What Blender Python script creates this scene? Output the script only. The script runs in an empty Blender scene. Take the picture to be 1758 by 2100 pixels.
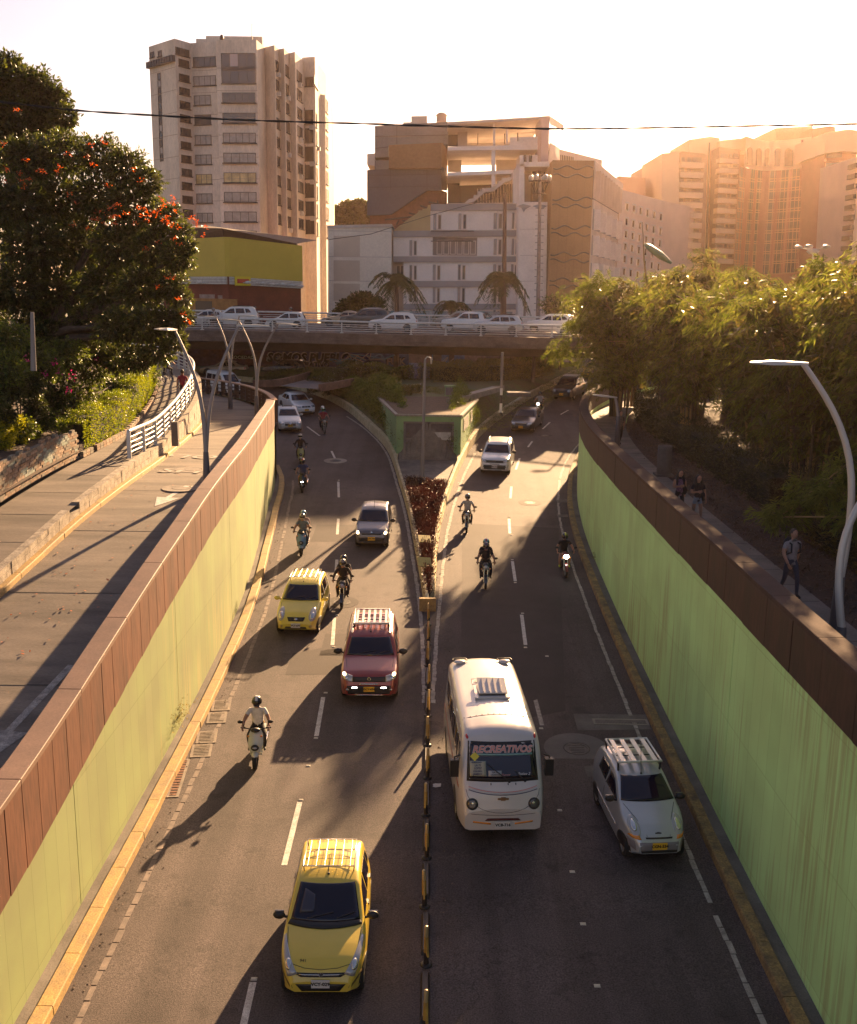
import bpy, bmesh, math, random
import numpy as np
from mathutils import Vector, Matrix
from mathutils.bvhtree import BVHTree
R_=math.radians
random.seed(7); RNG=np.random.default_rng(7)
sc=bpy.context.scene; COL=sc.collection
# ---------------------------------------------------------------- camera, sky, sun, exposure
FPX=2100.0; ZC=7.4; PITCH=math.atan(450/2100); ROLL=R_(0.74)
FW=Vector((0,math.cos(PITCH),-math.sin(PITCH))); UP=Vector((0,math.sin(PITCH),math.cos(PITCH))); RT=Vector((1,0,0))
CR=RT*math.cos(ROLL)+UP*math.sin(ROLL); CU=-RT*math.sin(ROLL)+UP*math.cos(ROLL)
cd=bpy.data.cameras.new('camera'); cam=bpy.data.objects.new('camera',cd); COL.objects.link(cam)
cd.sensor_fit='HORIZONTAL'; cd.sensor_width=36; cd.lens=FPX/1758*36; cd.clip_start=0.2; cd.clip_end=3000
cam.matrix_world=Matrix(((CR.x,CU.x,-FW.x,0),(CR.y,CU.y,-FW.y,0),(CR.z,CU.z,-FW.z,ZC),(0,0,0,1)))
sc.camera=cam
SUN_AZ=R_(17.0); SUN_EL=R_(18.5)
world=bpy.data.worlds.new('World'); sc.world=world; world.use_nodes=True
wn=world.node_tree; bg=wn.nodes['Background']
sky=wn.nodes.new('ShaderNodeTexSky'); sky.sky_type='NISHITA'; sky.sun_disc=False
sky.sun_elevation=SUN_EL; sky.sun_rotation=SUN_AZ; sky.air_density=1.0; sky.dust_density=1.5; sky.ozone_density=1.0
tint=wn.nodes.new('ShaderNodeMix'); tint.data_type='RGBA'; tint.blend_type='MULTIPLY'; tint.inputs[0].default_value=1
tint.inputs[7].default_value=(0.74,0.585,0.57,1)
wn.links.new(sky.outputs[0],tint.inputs[6]); wn.links.new(tint.outputs[2],bg.inputs[0]); bg.inputs[1].default_value=0.055
sd=bpy.data.lights.new('sun','SUN'); sun=bpy.data.objects.new('sun',sd); COL.objects.link(sun)
sd.energy=5.0; sd.angle=R_(0.6); sd.color=(1.0,0.64,0.33)
sv=Vector((math.sin(SUN_AZ)*math.cos(SUN_EL),math.cos(SUN_AZ)*math.cos(SUN_EL),math.sin(SUN_EL)))
sun.rotation_euler=sv.to_track_quat('Z','Y').to_euler(); sun.location=(60,200,80)
vs=sc.view_settings; vs.view_transform='Standard'; vs.look='None'; vs.gamma=1; vs.exposure=2.2
sc.cycles.max_bounces=6; sc.cycles.volume_bounces=0; sc.cycles.transparent_max_bounces=8
# ---------------------------------------------------------------- geometry of the place
def ray(x,y): return FW+CR*((x-879)/FPX)-CU*((y-1050)/FPX)
def PZ(x,y,z):
    d=ray(x,y); return Vector((0,0,ZC))+d*((z-ZC)/d.z)
def PY(x,y,Y):
    d=ray(x,y); return Vector((0,0,ZC))+d*(Y/d.y)
def PF(x,y,fn,dz=0.0):
    d=ray(x,y); lo,hi=1.0,900.0
    for i in range(50):
        m=(lo+hi)/2
        if ZC+m*d.z-fn(m*d.y)-dz>0: lo=m
        else: hi=m
    return Vector((0,0,ZC))+d*lo
def lin(tab):
    xs=[a for a,b in tab]; ys=[b for a,b in tab]
    return lambda v: float(np.interp(v,xs,ys))
def cos_(tab,w=3.0):
    f=lin(tab); return lambda v:(f(v-w)+f(v-w/2)+f(v)+f(v+w/2)+f(v+w))/5
fz=cos_([(-20,-5.3),(15,-5.3),(22,-5.2),(28,-5.0),(36,-4.6),(46,-4.0),(56,-3.4),(66,-2.8),(76,-2.1),(88,-1.3),(100,-.6),(112,-.1),(120,0),(900,0)],2)
ltop=cos_([(-20,-2.2),(10,-1.5),(15.6,-1.07),(18.6,-.78),(21.4,-.34),(26,.36),(32.3,1.12),(37,1.4),(48,1.4),(900,1.4)],1.6)
zs=lambda Y: ltop(Y)-1.0
_zp=lin([(0,.45),(25,.45),(45,.6),(60,1.9),(75,2.2),(100,2.6)])
zp=lambda Y: zs(Y)+_zp(Y)
LWALL=[(-7.25,-6),(-7.12,10),(-7.1,20),(-7.05,30),(-7.2,38),(-7.7,45),(-8.2,51),(-8.7,57),(-9.6,61),(-10.8,64.2),(-12.6,67.6),(-15.6,71.3),(-20,75),(-27,79)]
RWALL=[(7.1,-6),(7.12,16),(7.17,25),(7.22,36),(7.4,45.5),(7.75,51.4),(8.25,56),(8.95,60.4),(10.25,66),(12.5,72.6),(15.5,79),(20,87),(27,97)]
def dense(pts,step):
    # Catmull-Rom resample of plan polyline at a roughly even step -> list of Vector2
    P=[Vector(p) for p in pts]; P=[P[0]*2-P[1]]+P+[P[-1]*2-P[-2]]
    out=[]
    for i in range(1,len(P)-2):
        a,b,c,d=P[i-1:i+3]; n=max(1,int((c-b).length*8))
        for k in range(n):
            t=k/n
            out.append(.5*((2*b)+(c-a)*t+(2*a-5*b+4*c-d)*t*t+(3*b-a-3*c+d)*t**3))
    out.append(P[-2]); acc=[out[0]]; s=0; L=0
    seg=[(out[i+1]-out[i]).length for i in range(len(out)-1)]
    tot=sum(seg); n=max(1,round(tot/step)); st=tot/n; tgt=st
    for i,l in enumerate(seg):
        while L+l>=tgt-1e-9 and len(acc)<=n:
            acc.append(out[i].lerp(out[i+1],(tgt-L)/l if l else 0)); tgt+=st
        L+=l
    return acc
def normals(pl):
    out=[]
    for i in range(len(pl)):
        a=pl[max(0,i-1)]; b=pl[min(len(pl)-1,i+1)]; t=(b-a).normalized(); out.append(Vector((t.y,-t.x)))   # right-hand side of travel
    return out
# ---------------------------------------------------------------- materials
MATS={}
def N(nt,t,**k):
    n=nt.nodes.new(t)
    for a,b in k.items(): setattr(n,a,b)
    return n
def mat(name,c,rough=.7,metal=0.0,var=0.0,scale=3.0,c2=None,bump=0.0,bscale=30.0,coat=0.0,spec=.5,emit=None,estr=0,trans=0.0,stretch=None,grain=0.0,gscale=200.0,coord='pos'):
    if name in MATS: return MATS[name]
    m=bpy.data.materials.new(name); m.use_nodes=True; nt=m.node_tree; b=nt.nodes['Principled BSDF']
    b.inputs['Base Color'].default_value=(*c,1); b.inputs['Roughness'].default_value=rough; b.inputs['Metallic'].default_value=metal
    b.inputs['Specular IOR Level'].default_value=spec; b.inputs['Coat Weight'].default_value=coat; b.inputs['Coat Roughness'].default_value=.05
    if emit: b.inputs['Emission Color'].default_value=(*emit,1); b.inputs['Emission Strength'].default_value=estr
    pos=None
    if var or c2 or bump or grain:
        g=N(nt,'ShaderNodeNewGeometry') if coord=='pos' else N(nt,'ShaderNodeTexCoord')
        pos=g.outputs['Position'] if coord=='pos' else g.outputs['Object']
        if stretch:
            mp=N(nt,'ShaderNodeMapping'); mp.inputs['Scale'].default_value=stretch; nt.links.new(pos,mp.inputs[0]); pos=mp.outputs[0]
    col=None
    if var or c2:
        n=N(nt,'ShaderNodeTexNoise'); n.inputs['Scale'].default_value=scale; n.inputs['Detail'].default_value=6; n.inputs['Roughness'].default_value=.65
        nt.links.new(pos,n.inputs['Vector'])
        r=N(nt,'ShaderNodeValToRGB'); r.color_ramp.elements[0].position=.32; r.color_ramp.elements[1].position=.68
        cc=c2 or tuple(x*(1-var) for x in c); c1=c if c2 else tuple(min(1,x*(1+var*.6)) for x in c)
        r.color_ramp.elements[0].color=(*cc,1); r.color_ramp.elements[1].color=(*c1,1)
        nt.links.new(n.outputs[0],r.inputs[0]); col=r.outputs[0]
    if grain:
        n=N(nt,'ShaderNodeTexNoise'); n.inputs['Scale'].default_value=gscale; n.inputs['Detail'].default_value=2; nt.links.new(pos,n.inputs['Vector'])
        mr=N(nt,'ShaderNodeMapRange'); mr.inputs[1].default_value=.3; mr.inputs[2].default_value=.7; mr.inputs[3].default_value=1-grain; mr.inputs[4].default_value=1+grain
        nt.links.new(n.outputs[0],mr.inputs[0])
        mx=N(nt,'ShaderNodeMix',data_type='RGBA',blend_type='MULTIPLY'); mx.inputs[0].default_value=1
        if col: nt.links.new(col,mx.inputs[6])
        else: mx.inputs[6].default_value=(*c,1)
        nt.links.new(mr.outputs[0],mx.inputs[7]); col=mx.outputs[2]
    if col: nt.links.new(col,b.inputs['Base Color'])
    if bump:
        n=N(nt,'ShaderNodeTexNoise'); n.inputs['Scale'].default_value=bscale; n.inputs['Detail'].default_value=4; nt.links.new(pos,n.inputs['Vector'])
        bp=N(nt,'ShaderNodeBump'); bp.inputs['Strength'].default_value=bump; bp.inputs['Distance'].default_value=.02
        nt.links.new(n.outputs[0],bp.inputs['Height']); nt.links.new(bp.outputs[0],b.inputs['Normal'])
    MATS[name]=m; return m
def leafmat(name,c,c2,trans=.45,rough=.45,scale=1.2):
    if name in MATS: return MATS[name]
    m=bpy.data.materials.new(name); m.use_nodes=True; nt=m.node_tree; b=nt.nodes['Principled BSDF']; out=nt.nodes['Material Output']
    g=N(nt,'ShaderNodeNewGeometry'); oi=N(nt,'ShaderNodeObjectInfo')
    n=N(nt,'ShaderNodeTexNoise'); n.inputs['Scale'].default_value=scale; n.inputs['Detail'].default_value=3; nt.links.new(g.outputs['Position'],n.inputs['Vector'])
    mth=N(nt,'ShaderNodeMath',operation='MULTIPLY_ADD'); nt.links.new(g.outputs['Random Per Island'],mth.inputs[0]); mth.inputs[1].default_value=.5; nt.links.new(n.outputs[0],mth.inputs[2])
    r=N(nt,'ShaderNodeValToRGB'); r.color_ramp.elements[0].position=.45; r.color_ramp.elements[1].position=1.0
    r.color_ramp.elements[0].color=(*c,1); r.color_ramp.elements[1].color=(*c2,1); nt.links.new(mth.outputs[0],r.inputs[0])
    nt.links.new(r.outputs[0],b.inputs['Base Color']); b.inputs['Roughness'].default_value=rough
    t=N(nt,'ShaderNodeBsdfTranslucent'); hs=N(nt,'ShaderNodeHueSaturation'); hs.inputs['Value'].default_value=1.7; hs.inputs['Saturation'].default_value=1.15
    nt.links.new(r.outputs[0],hs.inputs['Color']); nt.links.new(hs.outputs[0],t.inputs[0])
    mx=N(nt,'ShaderNodeMixShader'); mx.inputs[0].default_value=trans; nt.links.new(b.outputs[0],mx.inputs[1]); nt.links.new(t.outputs[0],mx.inputs[2])
    nt.links.new(mx.outputs[0],out.inputs[0]); MATS[name]=m; return m
# ---------------------------------------------------------------- objects
def link(name,me,parent=None,loc=None):
    o=bpy.data.objects.new(name,me); COL.objects.link(o)
    if parent: o.parent=parent
    if loc is not None: o.location=loc
    return o
def tag(o,label=None,cat=None,group=None,kind=None):
    if label: o['label']=label
    if cat: o['category']=cat
    if group: o['group']=group
    if kind: o['kind']=kind
    return o
def thing(name,label,cat,loc=(0,0,0),rot=(0,0,0),group=None,scale=None):
    o=bpy.data.objects.new(name,None); COL.objects.link(o); o.location=loc; o.rotation_euler=rot; o.empty_display_size=.2
    if scale: o.scale=(scale,)*3
    return tag(o,label,cat,group)
def children(o): return [c for c in bpy.data.objects if c.parent==o]
def copy_tree(o,kids=None):
    if kids is None:
        kids={}
        for c in bpy.data.objects:
            if c.parent: kids.setdefault(c.parent,[]).append(c)
    def rec(o,par):
        c=o.copy(); COL.objects.link(c); c.parent=par
        for k in kids.get(o,[]): rec(k,c)
        return c
    return rec(o,None)
class MB:
    """collects shapes; build() links them as ONE mesh object"""
    def __init__(s): s.v=[];s.f=[];s.m=[];s.sm=[]
    def add(s,vs,fs,mi=0,smooth=False):
        b=len(s.v); s.v+= [tuple(v) for v in vs]
        for f in fs: s.f.append(tuple(i+b for i in f)); s.m.append(mi); s.sm.append(smooth)
        return s
    def box(s,x0,x1,y0,y1,z0,z1,mi=0):
        v=[(x,y,z) for z in (z0,z1) for y in (y0,y1) for x in (x0,x1)]
        return s.add(v,[(0,2,3,1),(4,5,7,6),(0,1,5,4),(1,3,7,5),(3,2,6,7),(2,0,4,6)],mi)
    def obox(s,c,ax,ay,az,hx,hy,hz,mi=0):
        c=Vector(c);ax=Vector(ax)*hx;ay=Vector(ay)*hy;az=Vector(az)*hz
        v=[c+ax*i+ay*j+az*k for k in(-1,1) for j in(-1,1) for i in(-1,1)]
        return s.add(v,[(0,2,3,1),(4,5,7,6),(0,1,5,4),(1,3,7,5),(3,2,6,7),(2,0,4,6)],mi)
    def quad(s,a,b,c,d,mi=0): return s.add([a,b,c,d],[(0,1,2,3)],mi)
    def tube(s,pts,r,n=8,mi=0,cap=True,smooth=True):
        pts=[Vector(p) for p in pts]; rs=r if isinstance(r,(list,tuple)) else [r]*len(pts)
        V=[];k=len(pts); up=None
        for i,p in enumerate(pts):
            t=(pts[min(k-1,i+1)]-pts[max(0,i-1)]).normalized()
            if up is None:
                up=Vector((0,0,1)) if abs(t.z)<.9 else Vector((1,0,0))
            a=t.cross(up).normalized(); up=a.cross(t).normalized()
            for j in range(n):
                q=2*math.pi*j/n; V.append(p+(a*math.cos(q)+up*math.sin(q))*rs[i])
        F=[(i*n+j,i*n+(j+1)%n,(i+1)*n+(j+1)%n,(i+1)*n+j) for i in range(k-1) for j in range(n)]
        s.add(V,F,mi,smooth)
        if cap: s.add(V[:n][::-1],[tuple(range(n))],mi); s.add(V[-n:],[tuple(range(n))],mi)
        return s
    def lathe(s,prof,n=16,c=(0,0,0),axis='z',mi=0,smooth=True):
        V=[];F=[];k=len(prof)
        for r,h in prof:
            for j in range(n):
                q=2*math.pi*j/n; a,b=r*math.cos(q),r*math.sin(q)
                p=(a,b,h) if axis=='z' else ((h,a,b) if axis=='x' else (a,h,b))
                V.append((p[0]+c[0],p[1]+c[1],p[2]+c[2]))
        F=[(i*n+j,i*n+(j+1)%n,(i+1)*n+(j+1)%n,(i+1)*n+j) for i in range(k-1) for j in range(n)]
        return s.add(V,F,mi,smooth)
    def ball(s,c,r,n=10,m=7,mi=0,sz=(1,1,1)):
        V=[];
        for i in range(m+1):
            a=math.pi*i/m
            for j in range(n):
                q=2*math.pi*j/n; V.append((c[0]+r*sz[0]*math.sin(a)*math.cos(q),c[1]+r*sz[1]*math.sin(a)*math.sin(q),c[2]+r*sz[2]*math.cos(a)))
        return s.add(V,[(i*n+j,(i+1)*n+j,(i+1)*n+(j+1)%n,i*n+(j+1)%n) for i in range(m) for j in range(n)],mi,True)
    def prism(s,poly,d,mi=0,mis=None):
        """poly: list of Vector in a plane; extruded by vector d"""
        n=len(poly); d=Vector(d); V=[Vector(p) for p in poly]+[Vector(p)+d for p in poly]
        s.add(V,[tuple(range(n))],mi); s.add(V,[tuple(range(2*n-1,n-1,-1))],mi)
        return s.add(V,[(i,(i+1)%n,(i+1)%n+n,i+n) for i in range(n)],mi if mis is None else mis)
    def mesh(s,name,mats,off=None,sharp=None):
        me=bpy.data.meshes.new(name)
        v=s.v if off is None else [(a-off[0],b-off[1],c-off[2]) for a,b,c in s.v]
        me.from_pydata(v,[],s.f)
        for m in (mats if isinstance(mats,(list,tuple)) else [mats]): me.materials.append(m)
        me.polygons.foreach_set('material_index',s.m); me.polygons.foreach_set('use_smooth',s.sm)
        me.validate(); me.update()
        if sharp: me.set_sharp_from_angle(angle=R_(sharp))
        return me
    def build(s,name,mats,parent=None,world=True,sharp=None):
        off=tuple(parent.location) if (parent and world) else None
        return link(name,s.mesh(name,mats,off,sharp),parent)
def ribbon(mb,pl,offs,zf,mi=0):
    """strip mesh along plan line; offs: lateral offsets (right +); zf(p2,offset_index)->z"""
    nr=normals(pl); V=[]
    for p,n in zip(pl,nr):
        for k,o in enumerate(offs):
            q=p+n*o; V.append((q.x,q.y,zf(q,k)))
    w=len(offs); mb.add(V,[(i*w+k,i*w+k+1,(i+1)*w+k+1,(i+1)*w+k) for i in range(len(pl)-1) for k in range(w-1)],mi)
    return mb
def text_obj(name,s,size,m,parent,mw,extr=.004,align='CENTER',shear=0,bold=0):
    c=bpy.data.curves.new('t','FONT'); c.body=s; c.size=size; c.extrude=extr; c.align_x=align; c.align_y='CENTER'; c.shear=shear; c.offset=bold; c.resolution_u=2
    o=bpy.data.objects.new('t',c); COL.objects.link(o); dg=bpy.context.evaluated_depsgraph_get(); dg.update()
    me=bpy.data.meshes.new_from_object(o.evaluated_get(dg)); bpy.data.objects.remove(o); bpy.data.curves.remove(c)
    me.transform(mw); me.materials.clear(); me.materials.append(m); me.name=name
    return link(name,me,parent)
def frame(o,x,z):
    """matrix whose local X is x, local Y is z (text up), at o"""
    x=Vector(x).normalized(); z=Vector(z); z=(z-x*z.dot(x)).normalized(); n=x.cross(z)
    return Matrix(((x.x,z.x,n.x,o[0]),(x.y,z.y,n.y,o[1]),(x.z,z.z,n.z,o[2]),(0,0,0,1)))
# ---------------------------------------------------------------- surfaces
asph=mat('asphalt',(.090,.071,.068),rough=.80,var=.30,scale=.35,grain=.5,gscale=32,bump=.45,bscale=60,spec=.28)
def tracks(m,sc_=(1.25,.035,1),lo=.74,hi=1.12):
    """tyre-polished bands and oil stains running along the lanes"""
    nt=m.node_tree; b=nt.nodes['Principled BSDF']; old=b.inputs['Base Color'].links[0].from_socket; g=N(nt,'ShaderNodeNewGeometry'); mp=N(nt,'ShaderNodeMapping'); mp.inputs['Scale'].default_value=sc_; nt.links.new(g.outputs['Position'],mp.inputs[0])
    n=N(nt,'ShaderNodeTexNoise'); n.inputs['Scale'].default_value=1; n.inputs['Detail'].default_value=4; nt.links.new(mp.outputs[0],n.inputs['Vector']); r=N(nt,'ShaderNodeMapRange'); r.inputs[1].default_value=.36; r.inputs[2].default_value=.64; r.inputs[3].default_value=lo; r.inputs[4].default_value=hi; nt.links.new(n.outputs[0],r.inputs[0])
    n2=N(nt,'ShaderNodeTexNoise'); n2.inputs['Scale'].default_value=1.7; n2.inputs['Detail'].default_value=5; nt.links.new(g.outputs['Position'],n2.inputs['Vector']); r2=N(nt,'ShaderNodeMapRange'); r2.inputs[1].default_value=.60; r2.inputs[2].default_value=.70; r2.inputs[3].default_value=1; r2.inputs[4].default_value=.72; nt.links.new(n2.outputs[0],r2.inputs[0])
    v=N(nt,'ShaderNodeTexVoronoi',feature='DISTANCE_TO_EDGE'); v.inputs['Scale'].default_value=.22; n3=N(nt,'ShaderNodeTexNoise'); n3.inputs['Scale'].default_value=1.3; n3.inputs['Detail'].default_value=5; nt.links.new(g.outputs['Position'],n3.inputs['Vector']); ad=N(nt,'ShaderNodeMix',data_type='RGBA'); ad.inputs[0].default_value=.55; nt.links.new(g.outputs['Position'],ad.inputs[6]); nt.links.new(n3.outputs[1],ad.inputs[7]); nt.links.new(ad.outputs[2],v.inputs['Vector'])
    r3=N(nt,'ShaderNodeMapRange'); r3.inputs[1].default_value=0; r3.inputs[2].default_value=.0035; r3.inputs[3].default_value=.72; r3.inputs[4].default_value=1; nt.links.new(v.outputs[0],r3.inputs[0])
    col=old
    for q in (r,r2,r3):
        mx=N(nt,'ShaderNodeMix',data_type='RGBA',blend_type='MULTIPLY'); mx.inputs[0].default_value=1; nt.links.new(col,mx.inputs[6]); nt.links.new(q.outputs[0],mx.inputs[7]); col=mx.outputs[2]
    nt.links.new(col,b.inputs['Base Color'])
tracks(asph)
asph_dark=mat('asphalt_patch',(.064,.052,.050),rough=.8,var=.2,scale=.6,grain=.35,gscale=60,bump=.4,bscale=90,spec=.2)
conc=mat('concrete',(.30,.26,.21),rough=.85,var=.35,scale=.7,grain=.12,gscale=40,bump=.25,bscale=40)
conc_dark=mat('concrete_dark',(.15,.13,.115),rough=.9,var=.4,scale=.8,grain=.15,gscale=30,bump=.3,bscale=30)
conc_road=mat('brushed_concrete',(.155,.125,.10),rough=.85,var=.45,scale=.5,grain=.2,gscale=25,bump=.3,bscale=35,stretch=(.5,2.5,1))
white=mat('road_paint',(.62,.60,.55),rough=.7,c2=(.36,.32,.28),scale=5,grain=.3,gscale=40)
white_worn=mat('worn_road_paint',(.42,.38,.33),rough=.8,c2=(.14,.12,.11),scale=6,grain=.3,gscale=50)
cobble_w=mat('white_setts',(.42,.38,.33),rough=.8,c2=(.20,.175,.15),scale=5,grain=.2,gscale=50)
cobble_w2=mat('worn_setts',(.22,.17,.145),rough=.8,c2=(.11,.088,.08),scale=4,grain=.2,gscale=50)
yellow=mat('yellow_kerb',(.42,.27,.085),rough=.75,c2=(.25,.17,.08),scale=2.2,grain=.25,gscale=30,bump=.2,bscale=30)
yellow_old=mat('old_yellow_kerb',(.34,.22,.075),rough=.85,c2=(.12,.085,.05),scale=3.0,grain=.3,gscale=25,bump=.3,bscale=25)
cream_k=mat('cream_kerb',(.66,.55,.33),rough=.8,c2=(.42,.33,.18),scale=3,grain=.2,gscale=30)
soil=mat('soil',(.085,.05,.035),rough=.95,c2=(.04,.026,.02),scale=2.5,grain=.4,gscale=18,bump=.6,bscale=14)
grass_m=mat('grass_ground',(.11,.14,.04),rough=.95,c2=(.13,.09,.05),scale=.7,grain=.35,gscale=12,bump=.6,bscale=12)
dark_joint=mat('dark_joint',(.03,.025,.022),rough=.9)
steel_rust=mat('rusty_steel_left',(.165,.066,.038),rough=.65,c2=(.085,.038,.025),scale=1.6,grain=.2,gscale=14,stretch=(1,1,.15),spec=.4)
steel_shaded=mat('rusty_steel_shaded',(.055,.024,.019),rough=.65,c2=(.028,.015,.013),scale=1.6,grain=.25,gscale=10,stretch=(1,1,.2),spec=.4)  # same brown steel as the left, darkened to paint in the right side's shade
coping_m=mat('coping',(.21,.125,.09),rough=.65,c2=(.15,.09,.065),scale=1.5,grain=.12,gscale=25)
coping_d=mat('coping_shaded',(.10,.065,.055),rough=.95,spec=.15,c2=(.065,.045,.04),scale=1.5,grain=.15,gscale=25)  # darker copy of the coping, shade of the right side put into its colour
metal_white=mat('white_railing',(.62,.60,.56),rough=.4,var=.2,scale=3,spec=.5)
metal_brown=mat('brown_railing',(.10,.05,.035),rough=.55,var=.3,scale=2)
black_m=mat('black',(.012,.011,.011),rough=.5)
def wallmat(name,c,c2,cl,streak,streak_amt,board=.62):
    m=bpy.data.materials.new(name); m.use_nodes=True; nt=m.node_tree; b=nt.nodes['Principled BSDF']; L=nt.links.new
    g=N(nt,'ShaderNodeNewGeometry')
    sx=N(nt,'ShaderNodeSeparateXYZ'); L(g.outputs['Position'],sx.inputs[0])
    cx=N(nt,'ShaderNodeCombineXYZ'); L(sx.outputs[1],cx.inputs[0]); L(sx.outputs[2],cx.inputs[1])
    n1=N(nt,'ShaderNodeTexNoise'); n1.inputs['Scale'].default_value=.55; n1.inputs['Detail'].default_value=5; L(g.outputs['Position'],n1.inputs['Vector'])
    r1=N(nt,'ShaderNodeValToRGB'); r1.color_ramp.elements[0].position=.35; r1.color_ramp.elements[1].position=.65
    r1.color_ramp.elements[0].color=(*c2,1); r1.color_ramp.elements[1].color=(*c,1); L(n1.outputs[0],r1.inputs[0])
    # faint formwork boards, each its own tone, with thin dark lines between
    br=N(nt,'ShaderNodeTexBrick'); br.offset=0; br.inputs['Scale'].default_value=1; br.inputs['Brick Width'].default_value=board; br.inputs['Row Height'].default_value=2.45
    br.inputs['Mortar Size'].default_value=.007; br.inputs['Mortar Smooth'].default_value=.6; br.inputs['Bias'].default_value=0
    br.inputs['Color1'].default_value=(1,1,1,1); br.inputs['Color2'].default_value=(.90,.91,.88,1); br.inputs['Mortar'].default_value=(*cl,1); L(cx.outputs[0],br.inputs[0])
    m1=N(nt,'ShaderNodeMix',data_type='RGBA',blend_type='MULTIPLY'); m1.inputs[0].default_value=.9; L(r1.outputs[0],m1.inputs[6]); L(br.outputs[0],m1.inputs[7])
    # runs of rust and damp
    mp=N(nt,'ShaderNodeMapping'); mp.inputs['Scale'].default_value=(7,7,.28); L(g.outputs['Position'],mp.inputs[0])
    n2=N(nt,'ShaderNodeTexNoise'); n2.inputs['Scale'].default_value=1; n2.inputs['Detail'].default_value=4; L(mp.outputs[0],n2.inputs['Vector'])
    n3=N(nt,'ShaderNodeTexNoise'); n3.inputs['Scale'].default_value=.19; n3.inputs['Detail'].default_value=2; L(g.outputs['Position'],n3.inputs['Vector'])
    mm=N(nt,'ShaderNodeMath',operation='MULTIPLY'); L(n2.outputs[0],mm.inputs[0]); L(n3.outputs[0],mm.inputs[1])
    mr=N(nt,'ShaderNodeMapRange'); mr.inputs[1].default_value=.30; mr.inputs[2].default_value=.40; mr.inputs[3].default_value=0; mr.inputs[4].default_value=streak_amt; L(mm.outputs[0],mr.inputs[0])
    m2=N(nt,'ShaderNodeMix',data_type='RGBA',blend_type='MIX'); L(mr.outputs[0],m2.inputs[0]); L(m1.outputs[2],m2.inputs[6]); m2.inputs[7].default_value=(*streak,1)
    L(m2.outputs[2],b.inputs['Base Color']); b.inputs['Roughness'].default_value=.75
    bp=N(nt,'ShaderNodeBump'); bp.inputs['Strength'].default_value=.25; bp.inputs['Distance'].default_value=.03; L(n1.outputs[0],bp.inputs['Height']); L(bp.outputs[0],b.inputs['Normal'])
    MATS[name]=m; return m
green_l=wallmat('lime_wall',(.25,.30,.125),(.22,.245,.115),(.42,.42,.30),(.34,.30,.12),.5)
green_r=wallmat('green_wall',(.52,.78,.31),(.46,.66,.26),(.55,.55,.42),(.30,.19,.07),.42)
# ---------------------------------------------------------------- ground, road
def gridsheet(name,xs,ys,zf,m,kind='structure'):
    mb=MB(); V=[(x,y,zf(x,y)) for y in ys for x in xs]; w=len(xs)
    mb.add(V,[(j*w+i,j*w+i+1,(j+1)*w+i+1,(j+1)*w+i) for j in range(len(ys)-1) for i in range(w-1)],0,True)
    return tag(mb.build(name,m),kind=kind)
ys=[-12]+[5+2*k for k in range(58)]+[121]
gridsheet('road',[-60,-30,-15,-7,0,7,15,30,60],ys,lambda x,y:fz(y),asph)
gridsheet('ground',[-1500,-400,-100,-40,0,40,100,400,1500],[120.9,130,160,220,400,900,2500],lambda x,y:0.0 if y<170 else 0.0,mat('far_ground',(.12,.11,.09),rough=.95,var=.4,scale=.05))
gridsheet('ground_behind',[-1500,-60.01],[-60,120.9],lambda x,y:0.0,MATS['far_ground']); gridsheet('ground_behind',[60.01,1500],[-60,120.9],lambda x,y:0.0,MATS['far_ground'])
LW=dense(LWALL,1.2); RW=dense(RWALL,1.2)
# service road (left), its kerb, the raised path, the sidewalk (right)
YK=[(-11.7,-6),(-11.7,10),(-11.45,22),(-11.15,30),(-10.95,38),(-11.3,46),(-12.0,54),(-13.2,60),(-15.2,66),(-18.6,71),(-24,75.5),(-31,79.5)]
YKd=dense(YK,1.2)
def xat(pl,Y):
    return float(np.interp(Y,[p.y for p in pl],[p.x for p in pl]))
mb=MB(); L1=[p for p in LW]; rows=[]
yy=[-6+1.5*k for k in range(54)]
V=[];W=6
for Y in yy:
    a=xat(YKd,Y); b=xat(LW,Y)-.05
    for i in range(W): V.append((a+(b-a)*i/(W-1),Y,zs(Y)))
mb.add(V,[(j*W+i,j*W+i+1,(j+1)*W+i+1,(j+1)*W+i) for j in range(len(yy)-1) for i in range(W-1)],0,True)
tag(mb.build('service_road',conc_road),kind='structure')
PE=[(-15.2,-6),(-14.6,20),(-13.7,31),(-13.4,39),(-13.7,47),(-14.6,54),(-16.0,60),(-18,65),(-21,70),(-27,75),(-33,79)]
PEd=dense(PE,1.2)
mb=MB();V=[]
for Y in yy:
    a=xat(PEd,Y); b=xat(YKd,Y)-.25
    for i in range(4): V.append((a+(b-a)*i/3,Y,zp(Y)))
mb.add(V,[(j*4+i,j*4+i+1,(j+1)*4+i+1,(j+1)*4+i) for j in range(len(yy)-1) for i in range(3)],0,True)
tag(mb.build('path',conc_road),kind='structure')
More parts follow.
